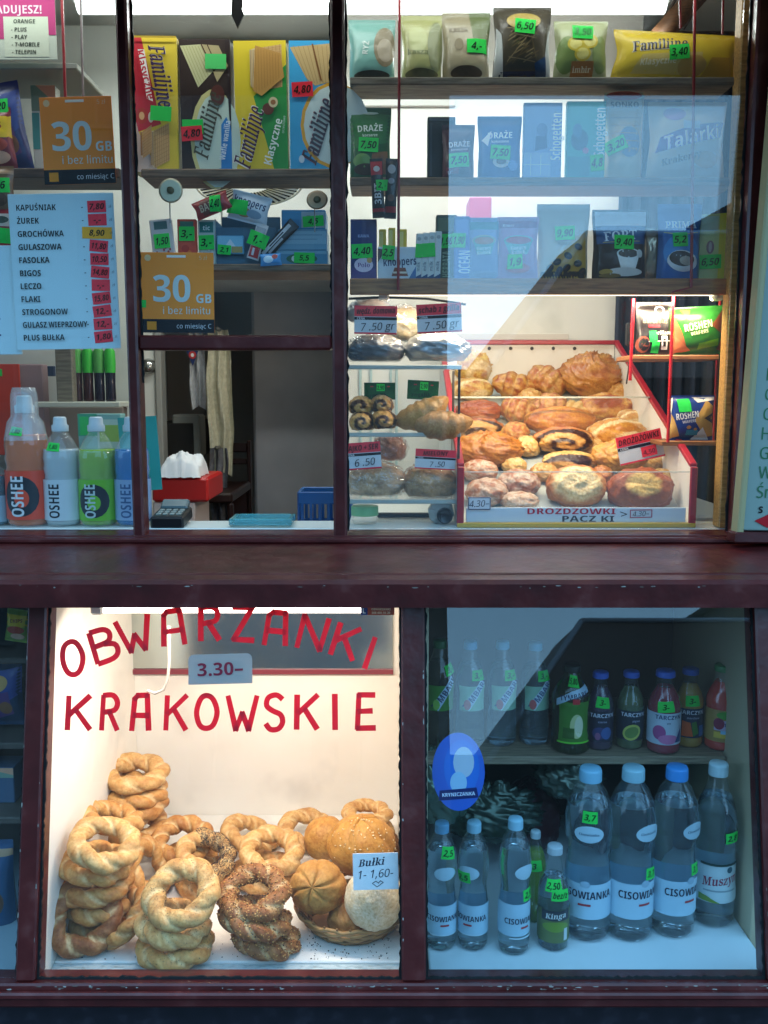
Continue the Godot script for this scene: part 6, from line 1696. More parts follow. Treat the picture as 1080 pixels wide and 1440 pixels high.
func pastry(called: String, label: String, px: float, py: float, w: float, h: float, top: String, side: String, opt := {}, turn := Vector3.ZERO, up := 0.0):
	# rests on the sloping tray; px, py is its middle in the photograph
	var base := on_plane(px, py + h * 0.30, tray_point, tray_normal)
	var k := per_px(base)
	var t := thing(called, label, "pastry", base + tray_normal * (h * 0.33 * k + up), "pastries in the tray")
	t.basis = Basis(Vector3.RIGHT, deg_to_rad(22)) * Basis.from_euler(turn * PI / 180.0)
	var mb := blob(Vector3(w * 0.50 * k, h * 0.47 * k, opt.get("deep", 0.8) * h * 0.56 * k + 0.010), int(px * 3 + py), top, side, opt)
	part(t, "crust", mb, crust())
	return t

func pastry_tray():
	var xl := at(651, 700, -0.065).x; var xr := at(969, 700, -0.065).x
	var t := thing("pastry_tray", "white sloping pastry tray with red edges and a lettered front", "tray", Vector3((xl + xr) / 2, COUNTER, -0.35))
	var w := white_board("tray white", "e4e0d6")
	var red := mat("a81826", 0.35)
	var ang := atan2(0.262, 0.62)
	var zf := -0.062; var zb := -0.70
	# sloping bed
	var yb := tray_point.y + (tray_point.z - zb) * tan(ang)
	var bed := MB.new()
	bed.box(Vector3(0, (tray_point.y + yb) / 2 - 0.006, (zf + zb) / 2) - Vector3(0, COUNTER, -0.35), Vector3(xr - xl, 0.008, (zf - zb) / cos(ang)), 0.001, Basis(Vector3.RIGHT, ang))
	part(t, "bed", bed, mat("a9b0ac", 0.4))
	# side boards, their tops edged in red
	var ytf := at(900, 656, -0.065).y; var ytb := at(855, 484, zb).y
	for x in [[xl - 0.010, xl - 0.001], [xr + 0.001, xr + 0.010]]:
		var q := [Vector3(x[0], COUNTER, zf), Vector3(x[0], ytf, zf), Vector3(x[0], ytb, zb), Vector3(x[0], COUNTER, zb)]
		var dx := Vector3(x[1] - x[0], 0, 0)
		var sm := MB.new()
		sm.quad(q[0], q[1], q[2], q[3], Vector3.LEFT); sm.quad(q[0] + dx, q[1] + dx, q[2] + dx, q[3] + dx, Vector3.RIGHT)
		for i in 4: sm.quad(q[i], q[(i + 1) % 4], q[(i + 1) % 4] + dx, q[i] + dx)
		for i in sm.v.size(): sm.v[i] -= t.position
		part(t, "side_board", sm, w)
		var em := MB.new()
		var c: Vector3 = (q[1] + q[2]) / 2 + dx / 2 - t.position
		em.box(c + Vector3(0, 0.002, 0), Vector3(0.014, 0.010, q[1].distance_to(q[2])), 0.002, Basis(Vector3.RIGHT, atan2(ytb - ytf, zf - zb)))
		part(t, "edge_trim", em, red)
		var fm := MB.new(); fm.box((q[0] + q[1]) / 2 + dx / 2 - t.position + Vector3(0, 0, 0.003), Vector3(0.014, ytf - COUNTER, 0.008), 0.002)
		part(t, "edge_trim", fm, red)
	boxpart(t, "back_board", Vector3(xl, COUNTER, zb - 0.010), Vector3(xr, ytb - 0.002, zb), w, 0.001)
	boxpart(t, "edge_trim", Vector3(xl - 0.012, ytb - 0.001, zb - 0.014), Vector3(xr + 0.012, ytb + 0.010, zb + 0.004), red, 0.002)
	boxpart(t, "hole_strip", Vector3(xl - 0.005, ytb + 0.011, zb - 0.012), Vector3(at(800, 470, zb).x, at(700, 469, zb).y, zb - 0.002), mat("c9c6be", 0.5), 0.001)
	for i in 5:
		var hm := MB.new(); hm.lathe([Vector2(0, 0.001), Vector2(0.0045, 0.001), Vector2(0.0045, 0)], 12, at(688 + i * 30, 490, zb + 0.001) - t.position, Basis(Vector3.RIGHT, PI / 2))
		part(t, "rivet", hm, mat("2c2624", 0.5))
	# front board with lettering, yellow foot, clear front pane and divider
	var yt := at(800, 714, zf).y
	boxpart(t, "front_board", Vector3(xl + 0.006, COUNTER + 0.010, zf - 0.006), Vector3(xr - 0.006, yt, zf), mat("c8d2d8", 0.45), 0.001)
	boxpart(t, "foot_strip", Vector3(xl - 0.012, COUNTER, zf - 0.010), Vector3(xr + 0.012, COUNTER + 0.009, zf + 0.008), mat("c8a018", 0.45), 0.001)
	var s := FaceShape.new(); s.w = xr - xl; s.h = yt - COUNTER - 0.010; s.d = 0.001
	var pr := Pr.new(s)
	pr.text("DROZDZOWKI", 0.48, 0.76, 0.40, "b8203a", 0, 0, 0.39, 0, 0, 1.9); pr.text("PACZ KI", 0.555, 0.24, 0.40, "4a4a50", 0, 0, 0.23, 0, 0, 1.9)
	pr.line([0.695, 0.72, 0.725, 0.56, 0.70, 0.42], 0.0015, "2a2a30"); pr.line([0.74, 0.32, 0.835, 0.36, 0.835, 0.86, 0.74, 0.84, 0.74, 0.32], 0.0016, "b03050"); pr.text("4.30–", 0.787, 0.6, 0.34, "26283a", 3, 1, 0.085, 0.2)
	var pm := part(t, "lettering", pr.mb, vmat("paper print", 0.75, 0.3))
	pm.position = Vector3((xl + xr) / 2, COUNTER + 0.010, zf) - t.position
	var gl := glass("acrylic", "e6efe9", 0.015, 0.03)
	boxpart(t, "clear_front", Vector3(xl + 0.001, yt + 0.001, zf - 0.005), Vector3(xr - 0.001, at(800, 663, zf).y, zf - 0.002), gl, 0.0005)
	boxpart(t, "clear_edge", Vector3(xl + 0.001, at(800, 664.5, zf).y, zf - 0.0055), Vector3(xr - 0.001, at(800, 663, zf).y, zf - 0.0015), glass("acrylic edge", "dfe6da", 0.55, 0.1), 0.0003)
	var zm := -0.36
	var ym := at(770, 560, zm).y
	boxpart(t, "clear_divider", Vector3(xl + 0.001, tray_point.y + (tray_point.z - zm) * tan(ang), zm - 0.002), Vector3(xr - 0.001, ym, zm + 0.002), gl, 0.0005)
	boxpart(t, "clear_edge", Vector3(xl + 0.001, ym, zm - 0.0025), Vector3(xr - 0.001, ym + 0.004, zm + 0.0025), glass("acrylic edge", "dfe6da", 0.55, 0.1), 0.0003)
	# pastries, from the back of the tray to the front
	pastry("cheese_pastry", "pale yellow cheese lattice pastry in the tray's back corner", 664, 520, 54, 56, "e8cf7e", "c8853c", {"lump": 0.25, "stripe": 9.0, "deep": 0.7})
	pastry("cheese_pastry", "flat cheese slice with brown spots before the lattice pastry", 662, 548, 62, 34, "e6cc7c", "b8703a", {"stripe": 7.0})
	pastry("plaited_bun", "glossy plaited bun lying at the tray's back board", 706, 520, 42, 36, "a8542a", "cf9a52", {"braid": 6.0})
	pastry("plaited_bun", "pale striped plait behind the glossy buns", 728, 514, 46, 44, "d8a862", "e0bc7c", {"braid": 9.0}, Vector3(0, 0, 12))
	pastry("plaited_bun", "striped plait leaning towards the crumble pastry", 764, 510, 62, 46, "c88a48", "e2c484", {"braid": 8.0}, Vector3(0, 0, 28))
	pastry("crumble_pastry", "large crumble topped pastry in the tray's back corner", 828, 532, 82, 66, "b06c38", "d09a50", {"lump": 0.35})
	pastry("plaited_bun", "glossy brown plait before the striped ones", 722, 546, 58, 40, "a04a24", "d8aa5c", {"braid": 5.0}, Vector3(0, 10, -14), 0.004)
	pastry("plaited_bun", "plait with a pale band before the crumble pastry", 768, 540, 60, 44, "b4683a", "dcb46c", {"braid": 6.0}, Vector3(0, -10, -20), 0.004)
	pastry("brown_roll", "smooth red brown roll by the acrylic rack", 672, 578, 66, 32, "9c4222", "b86a34", {})
	pastry("poppy_roll", "poppy seed roll with a dark seam below the red brown roll", 674, 602, 66, 34, "a04a26", "c88444", {"swirl": 9.0})
	pastry("plaited_bun", "glossy bun end under the clear divider", 728, 578, 48, 40, "a8522a", "d8a85a", {"braid": 5.0}, Vector3(0, 0, -10))
	pastry("plaited_bun", "pinkish glazed bun end beside the glossy one", 772, 572, 46, 38, "b4684a", "dcb070", {"braid": 5.0}, Vector3(0, 0, 10))
	pastry("small_bun", "small golden bun wedged under the glossy bun end", 724, 608, 40, 30, "b86430", "e0b668", {})
	pastry("smooth_bun", "large smooth golden bun in the middle of the tray", 786, 598, 100, 44, "d8983e", "a85a28", {}, Vector3.ZERO, 0.010)
	pastry("folded_pastry", "folded pastry with a brown middle at the tray side", 850, 574, 82, 38, "b0602c", "e0b45e", {"dent": 0.6, "fill": "9c4c22"}, Vector3(30, 0, 0))
	pastry("striped_bun", "golden bun with pale stripes beside the price card", 866, 610, 84, 46, "e0a84c", "c07c34", {"stripe": 8.0})
	pastry("horn_pastry", "glossy orange brown horn shaped pastry at the tray edge", 684, 634, 96, 52, "a8682f", "c88a3a", {"lump": 0.25, "knot": 4})
	pastry("poppy_roll", "big poppy seed spiral roll with its cut face showing", 791, 624, 88, 40, "b0663a", "c88c50", {"swirl": 11.0, "deep": 0.9}, Vector3(-12, 0, 0), 0.008)
	pastry("poppy_roll", "cream bun with a dark poppy streak under the spiral roll", 800, 648, 76, 28, "e4c078", "d8aa5c", {"swirl": 4.0})
	pastry("lumpy_bun", "lumpy golden bun below the price card", 872, 642, 80, 44, "e2b052", "c88a3c", {"lump": 0.3})
	pastry("doughnut", "sugared doughnut behind the clear front at the tray edge", 674, 662, 52, 32, "b87a50", "a8623a", {"sugar": 1})
	pastry("doughnut", "glazed doughnut above the small price card", 684, 692, 60, 40, "b4764e", "a05c34", {"sugar": 1})
	pastry("doughnut", "glazed doughnut beside the cheese oval", 728, 680, 60, 42, "b07048", "a05c34", {"sugar": 1})
	pastry("doughnut", "flat sugared doughnut at the lettered front", 730, 704, 54, 26, "d8c4b0", "b07448", {"sugar": 1})
	pastry("cheese_bun", "oval cream cheese bun at the lettered front", 808, 684, 84, 56, "c07c3a", "b46c30", {"dent": 0.92, "fill": "ecd8a8"}, Vector3(40, 0, 0))
	pastry("crumble_bun", "round brown bun with a yellow crumble centre", 898, 688, 94, 56, "a0562c", "94502a", {"dent": 0.60, "fill": "e0c070"}, Vector3(42, 0, 0))
	pastry("small_bun", "small dark bun end behind the crumble bun", 846, 668, 30, 26, "a86434", "c08444", {})
	for q in [["small plait tucked against the tray's back board", 690, 502, 34, 28, {"braid": 6.0}], ["pale knot behind the crumble pastry", 796, 502, 36, 30, {"knot": 5}], ["small crusty bun beside the crumble pastry", 864, 552, 36, 30, {}],
		["pale bun showing between the two plaits", 744, 560, 36, 28, {}], ["golden bun behind the smooth large one", 806, 578, 46, 28, {"braid": 5.0}], ["small striped bun at the folded pastry", 884, 590, 38, 28, {"stripe": 8.0}],
		["brown bun between the horn pastry and the spiral roll", 742, 628, 36, 30, {}], ["little cream bun before the horn pastry", 722, 654, 36, 24, {"dent": 0.6, "fill": "e6cf98"}], ["small bun wedged beside the striped bun", 832, 628, 34, 26, {"knot": 4}],
		["brown bun beside the lumpy golden one", 914, 650, 40, 28, {}], ["small golden bun behind the crumble bun by the side board", 930, 672, 34, 26, {}], ["pale bun peeping out behind the cheese oval", 764, 664, 38, 26, {}]]:
		var tone: int = int(q[1]) % 4
		pastry("small_bun", q[0], q[1], q[2], q[3], q[4], ["c8924a", "b87a3c", "d8aa60", "a8642f"][tone], ["dcb878", "d0a058", "e6cc90", "c48a48"][tone], q[5])
	# price cards
	var c1 := card("pastry_price_card", "red and white pastry price card leaning on the tray's side board", [872, 608, 936, 648], -0.22, {"roll": 13.0}, "DROŻDŻÓWKI", "", true)
	var pc := sheet("small_price_card", "small framed price card at the corner of the lettered front", "price tag", [658, 699, 690, 717], zf + 0.003, "d8d8dc", "price_430", {})

func card(called: String, label: String, r: Array, z: float, o: Dictionary, head: String, price: String, red_blob := false) -> Node3D:
	var t := sheet(called, label, "price tag", r, z, "d0d4d8", "price_red", o)
	var k := per_px(at(r[0], r[1], z))
	var s := FaceShape.new(); s.w = (r[2] - r[0]) * k; s.h = (r[3] - r[1]) * k; s.d = 0.002
	var p := Pr.new(s); p.lay = 0.0016
	p.text(head, 0.5, 0.81, 0.2, "3a1018", 2, 0, 0.9, 0.15)
	if price: p.text(price, 0.55, 0.27, 0.26, "1a1c24", 3, 1, 0.8, 0.2)
	if red_blob: p.rect(0.5, 0.12, 0.84, 0.48, "e8303f"); p.text("4,50", 0.67, 0.28, 0.16, "6a1018", 0, 0, 0.28)
	part(t, "handwriting", p.mb, vmat("paper print", 0.75, 0.3))
	return t

func sandwiches():
	# clear acrylic rack with three shelves
	var zf := -0.075; var zb := -0.24
	var xl := at(484, 600, zf).x; var xr := at(648, 600, zf).x
	var t := thing("acrylic_rack", "clear acrylic rack with three shelves beside the pastry tray", "rack", Vector3((xl + xr) / 2, COUNTER, (zf + zb) / 2))
	var gl := glass("acrylic", "e6efe9", 0.015, 0.03)
	var ge := glass("acrylic shelf", "cfd8d0", 0.12, 0.08)
	var ys := [at(560, 514, zf).y, at(560, 609, zf).y, at(560, 703, zf).y]
	for y in ys:
		boxpart(t, "shelf", Vector3(xl, y - 0.006, zb), Vector3(xr, y, zf), ge, 0.001)
		boxpart(t, "shelf_lip", Vector3(xl, y - 0.0075, zf + 0.0005), Vector3(xr, y + 0.001, zf + 0.004), mat("aab2aa", 0.3), 0.001)
	for z in [zf - 0.006, zb + 0.004]:
		boxpart(t, "post", Vector3(xr - 0.006, COUNTER, z - 0.003), Vector3(xr - 0.001, ys[0] - 0.0065, z + 0.003), mat("4c4844", 0.4), 0.001)
	var bar := thing("cable_bar", "black cable and thin rod running above the top sandwiches", "rod", at(495, 420, -0.10))
	var bm := MB.new(); bm.tube([at(490, 420, -0.10) - bar.position, at(540, 418, -0.10) - bar.position, at(600, 420, -0.10) - bar.position, at(655, 428, -0.10) - bar.position], 0.0025, 8)
	part(bar, "wire", bm, mat("1c1a1c", 0.4))
	# wrapped sandwiches
	var wrap := func(label, px, py, w, h, z, hex, rough, metal, film, sd):
		var p := at(px, py, z)
		var k := per_px(p)
		var o := thing("wrapped_sandwich", label, "sandwich", p, "wrapped sandwiches in the acrylic rack")
		var mb := blob(Vector3(w * 0.5 * k, h * 0.5 * k, 0.042), sd, hex, Color(hex).darkened(0.25).to_html(false), {"lump": 0.10})
		part(o, "bread", mb, crust() if not metal else mat(hex, rough, metal))
		if film:
			var fm := blob(Vector3(w * 0.53 * k, h * 0.54 * k, 0.046), sd + 5, "ffffff", "ffffff", {"lump": 0.28, "knot": 9})
			part(o, "film", fm, glass("film", "e4e8ea", 0.05, 0.08))
		return o
	wrap.call("sandwich in dark netted wrap at the mullion on the top rack shelf", 528, 494, 80, 42, -0.13, "3c4048", 0.35, 0.3, true, 11)
	wrap.call("sandwich in silver foil on the top rack shelf", 614, 492, 92, 48, -0.13, "9a9ea2", 0.28, 0.75, false, 21)
	wrap.call("sandwich with green salad behind the top price cards", 566, 462, 70, 56, -0.20, "6a6248", 0.5, 0.0, true, 31)
	wrap.call("foil tipped sandwich behind the netted one", 520, 440, 66, 40, -0.21, "a8aab0", 0.3, 0.6, false, 41)
	wrap.call("film wrapped roll with egg and salami on the lowest rack shelf at the mullion", 528, 678, 82, 52, -0.13, "e6bc90", 0.5, 0.0, true, 51)
	wrap.call("film wrapped toasted roll on the lowest rack shelf by the tray", 606, 680, 78, 52, -0.13, "e6b278", 0.5, 0.0, true, 61)
	wrap.call("round pink bun behind the lowest shelf's price card", 548, 632, 46, 44, -0.20, "b07a68", 0.5, 0.0, true, 71)
	# net on the dark one
	card("sandwich_price_card", "red headed price card on the netted sandwich", [498, 430, 558, 470], -0.085, {"roll": -1.0}, "wędz. domowa", "7 .50 gr")
	card("sandwich_price_card", "red headed price card on the silver foil sandwich", [587, 427, 650, 468], -0.085, {"roll": 3.0}, "schab z grilla", "7 .50 gr")
	card("sandwich_price_card", "bright red price card marked with an egg roll price of 6.50", [486, 622, 537, 660], -0.08, {"roll": 4.0}, "JAJKO + SER", "6 .50")
	card("sandwich_price_card", "bright red price card marked with a toasted roll price of 7.50", [583, 632, 640, 660], -0.08, {"roll": -3.0}, "MIELONY", "7 .50")
	sheet("green_price_card", "dark green price card above the cut rolls", "price tag", [512, 538, 556, 562], -0.17, "1c5a2c", "price_green", {})
	sheet("green_price_card", "dark green price card above the croissants", "price tag", [572, 535, 616, 562], -0.17, "1c5a2c", "price_green", {"roll": -3.0})
	# cut rolls and croissants on the middle shelf
	var roll := func(label, px, py, r, z, sd):
		var p := at(px, py, z); var k := per_px(p)
		var o := thing("cut_roll", label, "pastry", p, "cut rolls in the acrylic rack")
		part(o, "dough", blob(Vector3(r * k * 1.1, r * k * 0.95, 0.05), sd * 31 + 5, ["b98c58", "a87c50", "b5854e", "ae8256"][sd], "c8a068", {"swirl": 7.0 + sd}), crust())
	roll.call("cut roll with dark filling lying at the mullion, upper of two", 508, 572, 16, -0.14, 0)
	roll.call("cut roll with plum filling beside the green price card", 537, 570, 15, -0.14, 1)
	roll.call("cut roll with brown filling before the plum one", 540, 592, 17, -0.11, 2)
	roll.call("cut roll at the mullion, lower of two", 510, 594, 17, -0.11, 3)
	var horn := func(label, px, py, w, z, ang, hex):
		var p := at(px, py, z); var k := per_px(p)
		var o := thing("croissant", label, "croissant", p, "croissants in the acrylic rack")
		var pts := []; var rr := []
		for i in 26:
			var u := i / 25.0
			pts.append(Vector3((u - 0.5) * w * k, -0.010 * sin(PI * u) + 0.012 * u, 0.02 * sin(PI * u)))
			rr.append(w * k * 0.21 * pow(maxf(sin(PI * u), 0.0), 0.7) * (1.0 + 0.10 * float(i % 4 < 2)) + 0.002)
		var m := MB.new(); m.col = lin(hex); m.tube(pts, 0.02, 16, false, rr)
		part(o, "crust", m, crust())
		o.rotation_degrees = Vector3(0, 0, ang)
	horn.call("golden croissant with a ridged crust under the green price card", 592, 580, 84, -0.12, 18.0, "c89a58")
	horn.call("paler croissant lying under the golden one", 620, 595, 88, -0.10, -6.0, "b98e5c")
	# things under the rack
	var j := thing("jar", "jar with a pale green screw lid under the acrylic rack", "jar", Vector3(at(513, 748, -0.12).x, COUNTER, -0.12))
	var jm := MB.new(); jm.lathe([Vector2(0, 0), Vector2(0.024, 0), Vector2(0.025, 0.012), Vector2(0.024, 0.016)], 26)
	part(j, "glass", jm, glass("pet", "dfeaea", 0.08, 0.06))
	var jl := MB.new(); jl.lathe([Vector2(0.027, 0.0165), Vector2(0.028, 0.018), Vector2(0.028, 0.034), Vector2(0.026, 0.036), Vector2(0, 0.036)], 26)
	part(j, "lid", jl, mat("7fb57c", 0.45))
	var sc := thing("black_lens", "white security camera with a dark lens under the acrylic rack", "camera", Vector3(at(622, 748, -0.11).x, COUNTER, -0.12))
	var sm := MB.new(); sm.box(Vector3(-0.002, 0.022, -0.012), Vector3(0.050, 0.040, 0.05), 0.010, Basis(Vector3.BACK, 0.2))
	part(sc, "housing", sm, mat("b9b7b2", 0.35))
	var sl := MB.new(); sl.lathe([Vector2(0, 0.036), Vector2(0.010, 0.036), Vector2(0.013, 0.040), Vector2(0.016, 0.038), Vector2(0.016, 0.0)], 22, Vector3(0.004, 0.018, -0.01), Basis(Vector3.RIGHT, PI / 2))
	part(sc, "lens", sl, mat("201416", 0.15))
	var rb := thing("black_bar", "black plastic bar lying on the counter behind the green lidded jar", "bar", Vector3(at(570, 735, -0.2).x, COUNTER, -0.2))
	var bb := MB.new(); bb.box(Vector3(0, 0.006, 0), Vector3(0.12, 0.010, 0.016), 0.002)
	part(rb, "bar", bb, mat("1c1c1e", 0.4))


# ---------------------------------------------------------------- drinks window
func drink(called: String, label: String, px: float, top: float, half: float, z: float, base: float, style: String, o := {}) -> Node3D:
	var p := at(px, top, z)
	var hh := p.y - base
	var k := per_px(Vector3(p.x, base + hh * 0.4, z))
	var r := half * k
	var t := thing(called, label, "bottle", Vector3(at(px, top + 60, z).x, base, z), o.get("group", ""))
	t.rotation_degrees.y = o.get("yaw", 0.0)
	var pf: Array
	match style:
		"pet": pf = [[0, 0.012], [0.5, 0.0], [0.86, 0.002], [0.98, 0.03], [1, 0.10], [0.97, 0.14], [0.97, 0.36], [0.93, 0.42], [0.86, 0.50], [0.90, 0.55], [1.0, 0.62], [1.0, 0.70], [0.90, 0.79], [0.66, 0.87], [0.40, 0.92], [0.36, 0.935]]
		"juice": pf = [[0, 0.01], [0.9, 0.0], [1, 0.03], [1, 0.10], [0.97, 0.12], [0.97, 0.50], [1, 0.53], [0.98, 0.60], [0.80, 0.70], [0.52, 0.80], [0.47, 0.88], [0.5, 0.93]]
		"glass": pf = [[0, 0.01], [0.9, 0.0], [1, 0.02], [1, 0.55], [0.94, 0.62], [0.60, 0.74], [0.44, 0.84], [0.40, 0.94]]
		"soda": pf = [[0, 0.012], [0.86, 0.0], [1, 0.03], [1, 0.22], [0.95, 0.27], [0.95, 0.52], [1, 0.58], [0.98, 0.66], [0.80, 0.76], [0.50, 0.85], [0.40, 0.90], [0.36, 0.93]]
	var prof := []
	for q in pf: prof.append(Vector2(q[0] * r, q[1] * hh))
	var s := FaceShape.new(); s.kind = 3; s.prof = prof; s.w = 2 * r; s.h = hh
	var shell := MB.new(); shell.lathe(prof, 30)
	part(t, "bottle_wall", shell, glass("shell " + o.get("shell", "bfe0ee"), o.get("shell", "bfe0ee"), o.get("tint", 0.03), 0.04))
	var fill: float = o.get("fill", 0.80)
	var lq := []
	for q in prof:
		if q.y < fill * hh: lq.append(Vector2(maxf(q.x - 0.0012, 0), q.y + 0.0012))
	lq.append(Vector2(s.rad(fill * hh) - 0.0012, fill * hh)); lq.append(Vector2(0, fill * hh))
	var lm := MB.new(); lm.lathe(lq, 30)
	part(t, "drink", lm, o.get("liquid", liquid("water", "d8f0fa", 0.015)))
	var cr := s.rad(hh * 0.93) * (1.22 if style != "juice" else 1.12)
	var cp := MB.new()
	cp.lathe([Vector2(cr, hh * 0.925), Vector2(cr * 1.02, hh * 0.93), Vector2(cr, hh * 0.985), Vector2(cr * 0.9, hh), Vector2(0, hh)], 24)
	part(t, "cap", cp, mat(o.get("cap", "8fb4c8"), 0.4))
	var pr := Pr.new(s); pr.lay = 0.0009; pr.fine = 0.006
	var l0: float = o.get("l0", 0.14); var l1: float = o.get("l1", 0.40)
	if o.has("label"):
		var lb := MB.new(); var band := []
		for i in 9:
			var y := lerpf(l0, l1, i / 8.0) * hh
			band.append(Vector2(s.rad(y) + 0.0005, y))
		lb.lathe(band, 30)
		part(t, "label", lb, mat(o.label, 0.45))
	drink_art(o.get("art", ""), pr)
	if pr.mb.v.size(): part(t, "print", pr.mb, vmat("pack print false", 0.38))
	for q in o.get("tags", []):
		sticker(t, s, q[0], q[1], q[2], "2ccf50", o.get("tag_w", 0.026), o.get("tag_h", 0.020), q[3] if q.size() > 3 else 0.0, 0.0022)
	return t

func drink_art(key: String, p: Pr):
	match key:
		"ciso":
			p.ell(0.5, 0.64, 0.36, 0.055, "a9c8d6"); p.text("CISOWIANKA", 0.5, 0.275, 0.042, "1c2440", 0, 0, 1.5, 0, 0, 0.85); p.rect(0.36, 0.215, 0.64, 0.23, "a8303a"); p.rect(0.0, 0.14, 1.0, 0.15, "b8d4e0")
		"ciso_big":
			p.ell(0.55, 0.66, 0.30, 0.05, "a9c8d6"); p.text("Cisowianka", 0.55, 0.66, 0.014, "2a4a6a", 0, 2, 0.4); p.text("CISOWIANKA", 0.52, 0.295, 0.044, "1c2440", 0, 0, 1.5, 0, 0, 0.85); p.rect(0.36, 0.23, 0.62, 0.243, "a8303a"); p.ell(0.5, 0.36, 0.1, 0.02, "8fb0c4")
		"musz":
			p.text("Muszyn", 0.52, 0.31, 0.055, "8c2040", 6, 2, 0.9, 0.2); p.ell(0.72, 0.375, 0.08, 0.02, "2a5a6a"); p.rect(0.1, 0.24, 0.9, 0.25, "8aa0a8"); p.rect(0, 0.40, 1, 0.415, "1c3a34"); p.poly([0, 0.18, 0.5, 0.17, 0.2, 0.21, 0, 0.22], "6a8a2c")
		"tymbark":
			p.rect(0.0, 0.36, 1.0, 0.60, "3f7a2c"); p.poly([0.18, 0.42, 0.36, 0.36, 0.98, 0.62, 0.84, 0.69], "a9c0d8"); p.text("TYMBARK", 0.59, 0.525, 0.06, "1f2c50", 52, 0, 0.36); p.ell(0.3, 0.42, 0.12, 0.05, "7ab04a")
		"tymbark_pale":
			p.rect(0.0, 0.36, 1.0, 0.60, "8fbfa4"); p.poly([0.18, 0.42, 0.36, 0.36, 0.98, 0.62, 0.84, 0.69], "c4d8e6"); p.text("TYMBARK", 0.59, 0.525, 0.06, "4a5f8c", 52, 0, 0.36); p.ell(0.3, 0.42, 0.12, 0.05, "c86a6a")
		"tymbark_big":
			p.rect(0.08, 0.16, 0.92, 0.62, "3f7a2a"); p.rect(0.04, 0.14, 0.96, 0.16, "6ad03a"); p.ell(0.56, 0.34, 0.18, 0.14, "b8c48c"); p.ell(0.62, 0.34, 0.12, 0.12, "cdd4b4"); p.rect(0.2, 0.2, 0.5, 0.32, "2a5a1c"); p.poly([0.0, 0.56, 0.4, 0.66, 0.98, 0.72, 0.98, 0.80, 0.4, 0.74, 0.0, 0.64], "a8c4d8"); p.text("TYMBARK", 0.5, 0.685, 0.055, "1c2a50", 9, 0, 0.94); p.rect(0.44, 0.6, 0.62, 0.66, "c02a30")
		"tar_dark":
			p.text("TARCZYN", 0.5, 0.47, 0.05, "cfd6e4", 0, 0, 0.96, 0, 0, 1.1); p.text("czarna", 0.5, 0.39, 0.026, "9aa4bc", 0, 0, 0.6); p.ell(0.4, 0.24, 0.26, 0.08, "3a3f70"); p.ell(0.66, 0.24, 0.2, 0.08, "3f5f9c"); p.ell(0.34, 0.2, 0.1, 0.05, "8a5a80")
		"tar_lime":
			p.text("TARCZYN", 0.5, 0.47, 0.05, "cfd6e4", 0, 0, 0.96, 0, 0, 1.1); p.text("pigwa", 0.6, 0.39, 0.026, "9aa4bc", 0, 0, 0.5); p.ell(0.45, 0.24, 0.34, 0.10, "b8c060", 30); p.ell(0.45, 0.24, 0.26, 0.07, "6a8a48", 30)
		"tar_pink":
			p.text("TARCZYN", 0.5, 0.47, 0.05, "2a3f68", 0, 0, 0.98, 0, 0, 1.1); p.text("sok", 0.5, 0.40, 0.022, "5a6a88", 0, 0, 0.4); p.ell(0.22, 0.28, 0.2, 0.09, "a8508c"); p.ell(0.5, 0.2, 0.3, 0.06, "c878a8"); p.poly([0.7, 0.16, 0.95, 0.16, 0.95, 0.36], "2c4a80")
		"tar_carrot":
			p.text("TARCZYN", 0.45, 0.47, 0.05, "cfd6e4", 0, 0, 0.96, 0, 0, 1.1); p.text("marchew", 0.5, 0.4, 0.026, "9aa4bc", 0, 0, 0.6); p.poly([0.1, 0.16, 0.5, 0.16, 0.4, 0.34, 0.12, 0.36], "d8602c"); p.poly([0.5, 0.16, 0.7, 0.2, 0.6, 0.36, 0.44, 0.34], "3f7a34"); p.rect(0.72, 0.16, 0.95, 0.3, "3a6ab0")
		"red_juice":
			p.ell(0.5, 0.44, 0.34, 0.05, "4f9a3a"); p.rect(0.1, 0.26, 0.9, 0.38, "b8a8c8"); p.ell(0.24, 0.34, 0.16, 0.07, "8a2a4a"); p.text("Pysio", 0.58, 0.33, 0.04, "2a3a6a", 0, 2, 0.5); p.rect(0.1, 0.17, 0.9, 0.24, "d8b84a"); p.rect(0.3, 0.22, 0.7, 0.26, "8ac0e0")
		"kinga":
			p.rect(0.02, 0.32, 0.98, 0.42, "2a3038"); p.text("Kinga", 0.5, 0.37, 0.05, "c8d0cc", 4, 2, 0.8, 0.2); p.ell(0.5, 0.26, 0.44, 0.05, "6a8a2c"); p.rect(0.76, 0.12, 0.9, 0.24, "b8c4c4")

